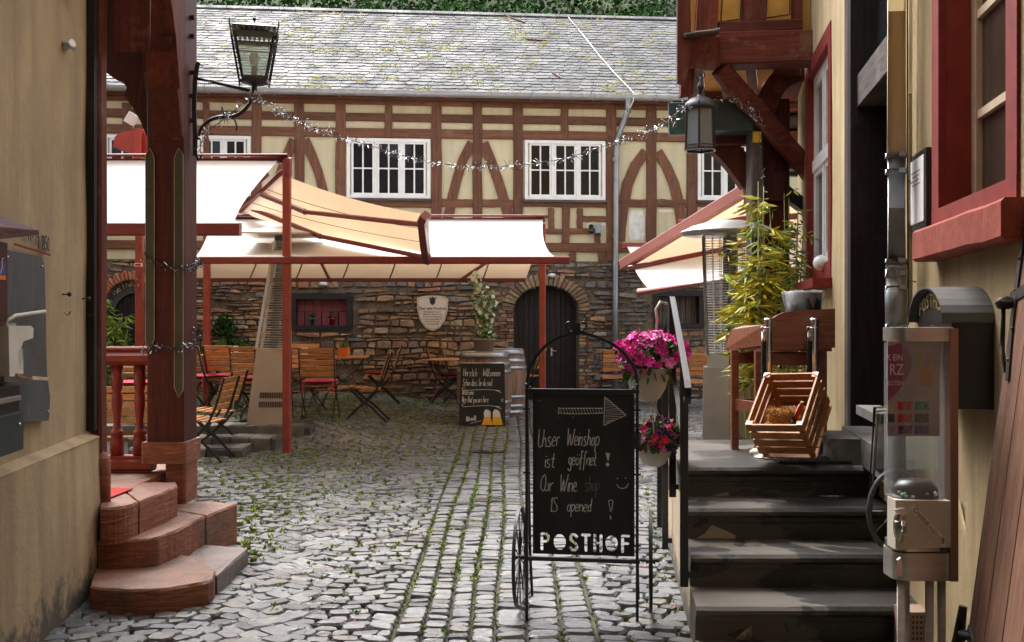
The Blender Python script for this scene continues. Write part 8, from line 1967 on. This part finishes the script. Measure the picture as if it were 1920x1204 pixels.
# ================================================================== HANGING FLOWER POTS
import bmesh
def flower_mesh(mat, r=.035):
    mb = MB(); n = 5; vs = [V(0, 0, -.006)]; fs = []
    for k in range(n):
        a = 2*pi*k/n
        for (da, rr_, z) in ((-.50, .72, .004), (-.26, 1.0, .0), (0, .93, .003), (.26, 1.0, .0), (.50, .72, .004)): vs.append(V(cos(a+da)*r*rr_, sin(a+da)*r*rr_, z))
    for k in range(n):
        b = 1+k*5; fs += [(0, b, b+1, b+2), (0, b+2, b+3, b+4)]; fs.append((0, b+4, 1+((k+1) % n)*5))
    me = bpy.data.meshes.new('flower'); me.from_pydata(vs, [], fs); me.materials.append(M[mat]); return me
FM = {m: flower_mesh(m) for m in ('petal', 'petal_pale', 'petal_red', 'petal_purple')}
def flowerpot(px, ytop, ybot, wpx, D, nf, mats, lb, fl, hooks, fr=.034, tilt=0.0, fbox=None):
    c = P(px, ytop, D); h = (ybot-ytop)*D/F; r = wpx/2*D/F; zb = c.z-h
    t = thing('hanging_flower_pot', lb, 'flower pot', V(c.x, D, zb), 0, 'hanging pots of petunias')
    mb = MB(); mb.lathe([(0.0001, 0), (r*.30, .0), (r*.55, h*.10), (r*.80, h*.40), (r*.95, h*.8), (r*1.02, h), (r*.96, h), (r*.9, h*.85), (.0001, h*.85)], V(c.x, D, zb), 28); mb.build('pot', 'pot_cream', t)
    mb = MB(); top = hooks[0]
    for k in range(3): a = 2*pi*k/3+.4; mb.tube([Vector(top), V(c.x+cos(a)*r, D+sin(a)*r, zb+h)], .0035, 5)
    mb.tube([Vector(q) for q in hooks], .008, 8); mb.build('hanger', 'pot_cream', t)
    x0, x1, y0, y1 = fbox; a0 = P(x0, y1, D); a1 = P(x1, y0, D); cc = (a0+a1)/2; hx_, hz_ = (a1.x-a0.x)/2, (a1.z-a0.z)/2
    mb = MB()
    for i in range(900):
        while True:
            q = V(R.uniform(-1, 1), R.uniform(-1, 1), R.uniform(-1, 1))
            if q.length < 1: break
        q = V(cc.x+q.x*hx_*.93, D+q.y*hx_*.8, cc.z+q.z*hz_*.9)
        leaf(mb, q, R.uniform(.03, .05), 0, None, .6)
    for i in range(60):
        a = R.uniform(0, 6.28); q = V(c.x+cos(a)*r*1.03, D+sin(a)*r*1.03, zb+h*R.uniform(.75, 1.05)); leaf(mb, q, R.uniform(.035, .05), 0, V(cos(a)*.3, sin(a)*.3, -1), .6)
    mb.build('leaves', 'leaf', t, kind='stuff', fixn=False)
    o, rz = XF[t.name]
    for i in range(nf):
        a = R.uniform(0, 2*pi); b = R.uniform(-.75, 1.0); b = math.asin(max(-1, min(1, b)))
        d = V(cos(a)*cos(b), sin(a)*cos(b), sin(b))
        if i % 3: d.y = -abs(d.y)
        d.normalize(); jr = R.uniform(.86, 1.1); q = V(cc.x+d.x*hx_*jr, D+d.y*hx_*.85*jr, cc.z+d.z*hz_*jr)
        f = bpy.data.objects.new('flower', FM[R.choice(mats)]); COL.objects.link(f); f.parent = t; f.location = q-o
        nd = (d+V(R.gauss(0, .35), R.gauss(0, .35)-.25, R.gauss(0, .35))).normalized(); f.rotation_euler = nd.to_track_quat('Z', 'Y').to_euler(); s = fr/.035*R.uniform(.75, 1.15); f.scale = (s, s, s)
    return t
fD = 5.68
flowerpot(1214, 690, 753, 84, fD, 95, ['petal', 'petal', 'petal', 'petal_pale'], 'upper cream hanging pot overflowing with bright pink petunias', None,
          [P(1230, 622, fD), P(1232, 600, fD), P(1230, 580, fD), P(1238, 566, fD), P(1250, 570, fD+.05)], fbox=(1150, 1290, 622, 706))
flowerpot(1226, 822, 874, 76, fD, 85, ['petal', 'petal_red', 'petal_purple', 'petal_purple', 'petal_pale', 'petal_red'], 'lower cream hanging pot with smaller pink and purple petunias', None,
          [P(1222, 753, fD), P(1218, 745, fD)], fr=.022, fbox=(1180, 1285, 786, 850))

# ================================================================== LANDING: TABLE, BUCKET, STANCHIONS, CRATE
tt_ = thing('tray_table', 'reddish wooden tray table with raised curved side boards on the landing by the window', 'table', (1.6, 6.15, .8))
def W3(px, py, D): return P(px, py, D)
topz = 1.44
A_ = W3(1432, 655, 5.92); B_ = W3(1566, 655, 5.86)
c = curve([(1432, 650), (1434, 625), (1446, 600), (1470, 586), (1500, 582)], 5)+[(1566, 579), (1566, 652), (1432, 656)]
mb = MB(); mb.prism([W3(x, y, 5.90) for x, y in c], V(0, .022, 0)); mb.build('front_board', 'table_wood', tt_)
c = curve([(1359, 655), (1361, 632), (1378, 615), (1405, 610), (1432, 609)], 4)+[(1434, 640), (1420, 644)]
mb = MB(); mb.prism([W3(1359, 655, 6.45), W3(1361, 636, 6.45), W3(1372, 618, 6.4), W3(1392, 611, 6.3), W3(1434, 609, 5.94), W3(1434, 652, 5.94)], V(.02, 0.008, 0)); mb.build('side_board', 'table_wood', tt_)
back = [W3(1362, 655, 6.45), W3(1362, 628, 6.45), V(1.99, 6.42, 1.60), V(1.99, 6.42, topz-.02)]; mb = MB(); mb.prism(back, V(0, .02, 0)); mb.build('back_board', 'table_wood', tt_)
fl_, fr_, bl_, br_ = V(A_.x, 5.92, topz), V(B_.x, 5.92, topz), V(W3(1362, 0, 6.45).x, 6.45, topz), V(1.99, 6.44, topz)
for k in range(5):
    a = fl_.lerp(bl_, k/5+.004); b = fr_.lerp(br_, k/5+.004); c2_ = fr_.lerp(br_, (k+1)/5-.004); d2_ = fl_.lerp(bl_, (k+1)/5-.004); mb = MB(); mb.prism([a, b, c2_, d2_], V(0, 0, -.02)); mb.build('top_board', 'table_wood', tt_)
mb = MB(); mb.prism([W3(1362, 656, 6.43), W3(1432, 648, 5.90), W3(1432, 640, 5.90), W3(1362, 650, 6.43)], V(.05, .03, 0)); mb.build('lip', 'table_wood', tt_)
for (x, y) in ((1.39, 6.23), (1.478, 5.98), (1.86, 5.98), (1.91, 6.35)):
    mb = MB(); mb.beam(V(x, y, .80), V(x, y, topz-.02), .045, .045, .003, up=V(0, 1, 0)); mb.build('leg', 'table_wood', tt_)
for (a, b, z) in (((1.39, 6.23), (1.478, 5.98), 1.08), ((1.478, 5.98), (1.86, 5.98), 1.37), ((1.39, 6.23), (1.91, 6.35), 1.37), ((1.39, 6.23), (1.91, 6.35), 1.08)):
    mb = MB(); mb.beam(V(a[0], a[1], z), V(b[0], b[1], z), .02, .07, .002, up=V(0, 0, 1)); mb.build('rail', 'table_wood', tt_)
bk = V(P(1506, 0, 6.15).x, 6.15, topz); t = thing('black_bucket', 'black plastic bucket lined with a clear bag on the tray table', 'bucket', bk)
zt = EYE+(CY-549)/F*6.15; mb = MB(); mb.lathe([(.09, 0), (.115, zt-topz), (.108, zt-topz), (.085, .02)], bk, 24); mb.build('bucket', 'black_metal', t)
mb = MB(); n = 28; vs = []; fs = []
rows = [(.121, -.0), (.128, .008), (.118, .012), (.105, -.02)]
for j, (r, z) in enumerate([(.116, -.055), (.121, -.035), (.127, -.015), (.127, .006), (.112, .012), (.10, -.03)]):
    for k in range(n):
        a = 2*pi*k/n; rr_ = r+R.uniform(-.006, .006); vs.append(bk+V(cos(a)*rr_, sin(a)*rr_, zt-topz+z+(R.uniform(-.05, .03) if j == 0 else R.uniform(-.004, .004))))
for j in range(5):
    for k in range(n): fs.append((j*n+k, j*n+(k+1) % n, (j+1)*n+(k+1) % n, (j+1)*n+k))
mb.add(vs, fs, 0, True); mb.build('bag', 'plastic_bag', t, fixn=False)
for (px, lb) in ((1441, 'left chrome barrier post with black rope before the tray table'), (1527, 'right chrome barrier post with black rope before the tray table')):
    D = 5.84; b = V(P(px, 0, D).x, D, .8); zt = EYE+(CY-597)/F*D; t = thing('barrier_post', lb, 'barrier post', b, 0, 'chrome barrier posts')
    mb = MB(); mb.lathe([(.022, 0), (.022, zt-.8-.06), (.0225, zt-.8-.055), (.028, zt-.8-.012), (.026, zt-.8), (.0001, zt-.8+.002)], b, 20); mb.build('post', 'steel', t)
    mb = MB(); mb.lathe([(.09, 0), (.09, .01), (.03, .025)], b, 24); mb.build('foot', 'steel', t)
    mb = MB(); zr = zt-.055; mb.lathe([(.024, -.003), (.034, -.003), (.034, .003), (.024, .003)], b+V(0, 0, zr-.8), 16); mb.tube([b+V(-.035+.012*cos(a), -.002, zr-.8-.008+.014*sin(a)) for a in [2*pi*k/12 for k in range(13)]], .003, 6); mb.build('ring', 'steel', t)
    mb = MB(); mb.tube([b+V(-.030, 0, zr-.82), b+V(-.030, 0, zr-.88)], .010, 8); mb.build('rope_end', 'steel', t)
    mb = MB()
    for s_ in range(3):
        mb.tube([b+V(-.030+.009*cos(k*.9+s_*2.1), .009*sin(k*.9+s_*2.1), zr-.88-k*.012) for k in range(28)], .007, 5)
    mb.build('rope', 'rope_black', t)
# crate
ct = thing('wooden_crate', 'tilted wooden wine crate with straw and a red capped bottle, standing on the landing', 'crate', (1.55, 5.5, .8))
O_ = P(1398, 797, 5.45); e1 = P(1504, 798, 5.30)-O_; e2 = P(1434, 700, 5.74)-O_; e3 = P(1427, 857, 5.63)-O_
dep_ = e3.length; n3 = e3.normalized()
u1, u2, u3 = e1.normalized(), e2.normalized(), n3; L1, L2, L3 = e1.length, e2.length, dep_
def cpt(a, b, c): return O_+u1*a+u2*b+u3*c
def cslat(a0, a1, b0, b1, c0, c1, nm='slat', mat='crate_wood'):
    mb = MB(); mb.hexa([cpt(a0, b0, c0), cpt(a1, b0, c0), cpt(a1, b1, c0), cpt(a0, b1, c0), cpt(a0, b0, c1), cpt(a1, b0, c1), cpt(a1, b1, c1), cpt(a0, b1, c1)]); return mb.build(nm, mat, ct)
th = .010
for k in range(4):
    c0 = k*.068; c1 = c0+.056
    cslat(0, L1, 0, th, c0, c1); cslat(0, L1, L2-th, L2, c0, c1)
    cslat(0, th, th, L2-th, c0, c1); s_ = cslat(L1-th, L1, th, L2-th, c0, c1)
for k in range(5):
    b0 = k*L2/5; cslat(0, L1, b0+.004, b0+L2/5-.006, L3, L3+.01, 'base_slat')
for (a, b) in ((th, th), (L1-th-.025, th), (th, L2-th-.025), (L1-th-.025, L2-th-.025)): cslat(a, a+.025, b, b+.025, 0, L3, 'corner_block')
for (a, b) in ((0, 0), (L1, 0), (0, L2), (L1, L2)):
    sa, sb2 = (1 if a == 0 else -1), (1 if b == 0 else -1); mb = MB(); mb.prism([cpt(a, b, -.002), cpt(a+sa*.035, b, -.002), cpt(a, b+sb2*.035, -.002)], u3*-.004); mb.build('corner_cap', 'white_plastic', ct)
for s, c_, h in (('URBANSEY', .115, .052), ('SARASERVICE', .185, .046)):
    tm = text_mesh(s, h, lambda x, y, z: cpt(L1+.0015+z, L2*.5+x*.82, c_+.015-y), .0006); tm.build('lettering', 'ink', ct, fixn=False)
mb = MB()
for i in range(1500):
    p = P(R.uniform(1440, 1494), R.uniform(768, 794), R.uniform(5.47, 5.56)); d = V(R.gauss(0, 1), R.gauss(0, .6), R.gauss(0, .5)).normalized()*R.uniform(.015, .035); s_ = V(R.gauss(0, .01), R.gauss(0, .01), R.gauss(0, .01)); mb.tube([p, p+d*.5+s_, p+d], .0012, 3, cap=False)
mb.build('straw', 'straw', ct, kind='stuff', fixn=False)
b0 = P(1489, 789, 5.47); b1 = P(1493, 772, 5.42); b1 = P(1504, 756, 5.42); d = (b1-b0).normalized()
b0 = b0-d*.045
t = thing('wine_bottle', 'dark wine bottle with a red capsule lying in the straw of the crate', 'bottle', b0)
mb = MB(); mb.tube([b0-d*.05, b0-d*.02, b0+d*.03, b0+d*.05], [.034, .034, .03, .015], 14); mb.tube([b0+d*.05, b0+d*.075], .014, 12); mb.build('glass', 'bottle_glass', t)
mb = MB(); mb.tube([b0+d*.065, b0+d*.15], [.0155, .0155], 12); mb.build('capsule', 'bottle_red', t)
mb = MB(); mb.tube([b0+d*.15, b0+d*.168], .011, 10); mb.build('cork', 'straw', t)
# white stone by the crate
q = P(1420, 848, 5.95); mb = MB(); mb.sphere(q+V(0, 0, -.0), .05, 8, 5, 0, .5); tag(mb.build('pale_stone', 'pot_cream', origin=q), 'small pale stone lying beside the wooden crate', 'stone')
# fallen petals and brown leaf litter by the foot of the stairs and walls
mb = MB()
for i in range(150):
    if i % 2: y = R.uniform(5.2, 9); x = 0.86+0.098*(y-4.97)-abs(R.gauss(0, .12))
    else: q = GP(R.uniform(120, 980), R.uniform(950, 1195)); x, y = q.x, q.y
    a = R.uniform(0, 6.28); s = R.uniform(.006, .014); z = gz(x, y)+.010
    mb.add([V(x+cos(a+k*1.57)*s*(1 if k % 2 else .6), y+sin(a+k*1.57)*s*(1 if k % 2 else .6), z+R.uniform(0, .006)) for k in range(4)], [(0, 1, 2, 3)], R.choice([0, 0, 1, 2]))
ob = mb.build('leaf_litter', ['terracotta_brown', 'straw', 'petal_red'], None, origin=(0, 7, 0), kind='stuff', fixn=False)
ob['label'] = 'small brown leaves and petals scattered on the cobbles'; ob['category'] = 'litter'
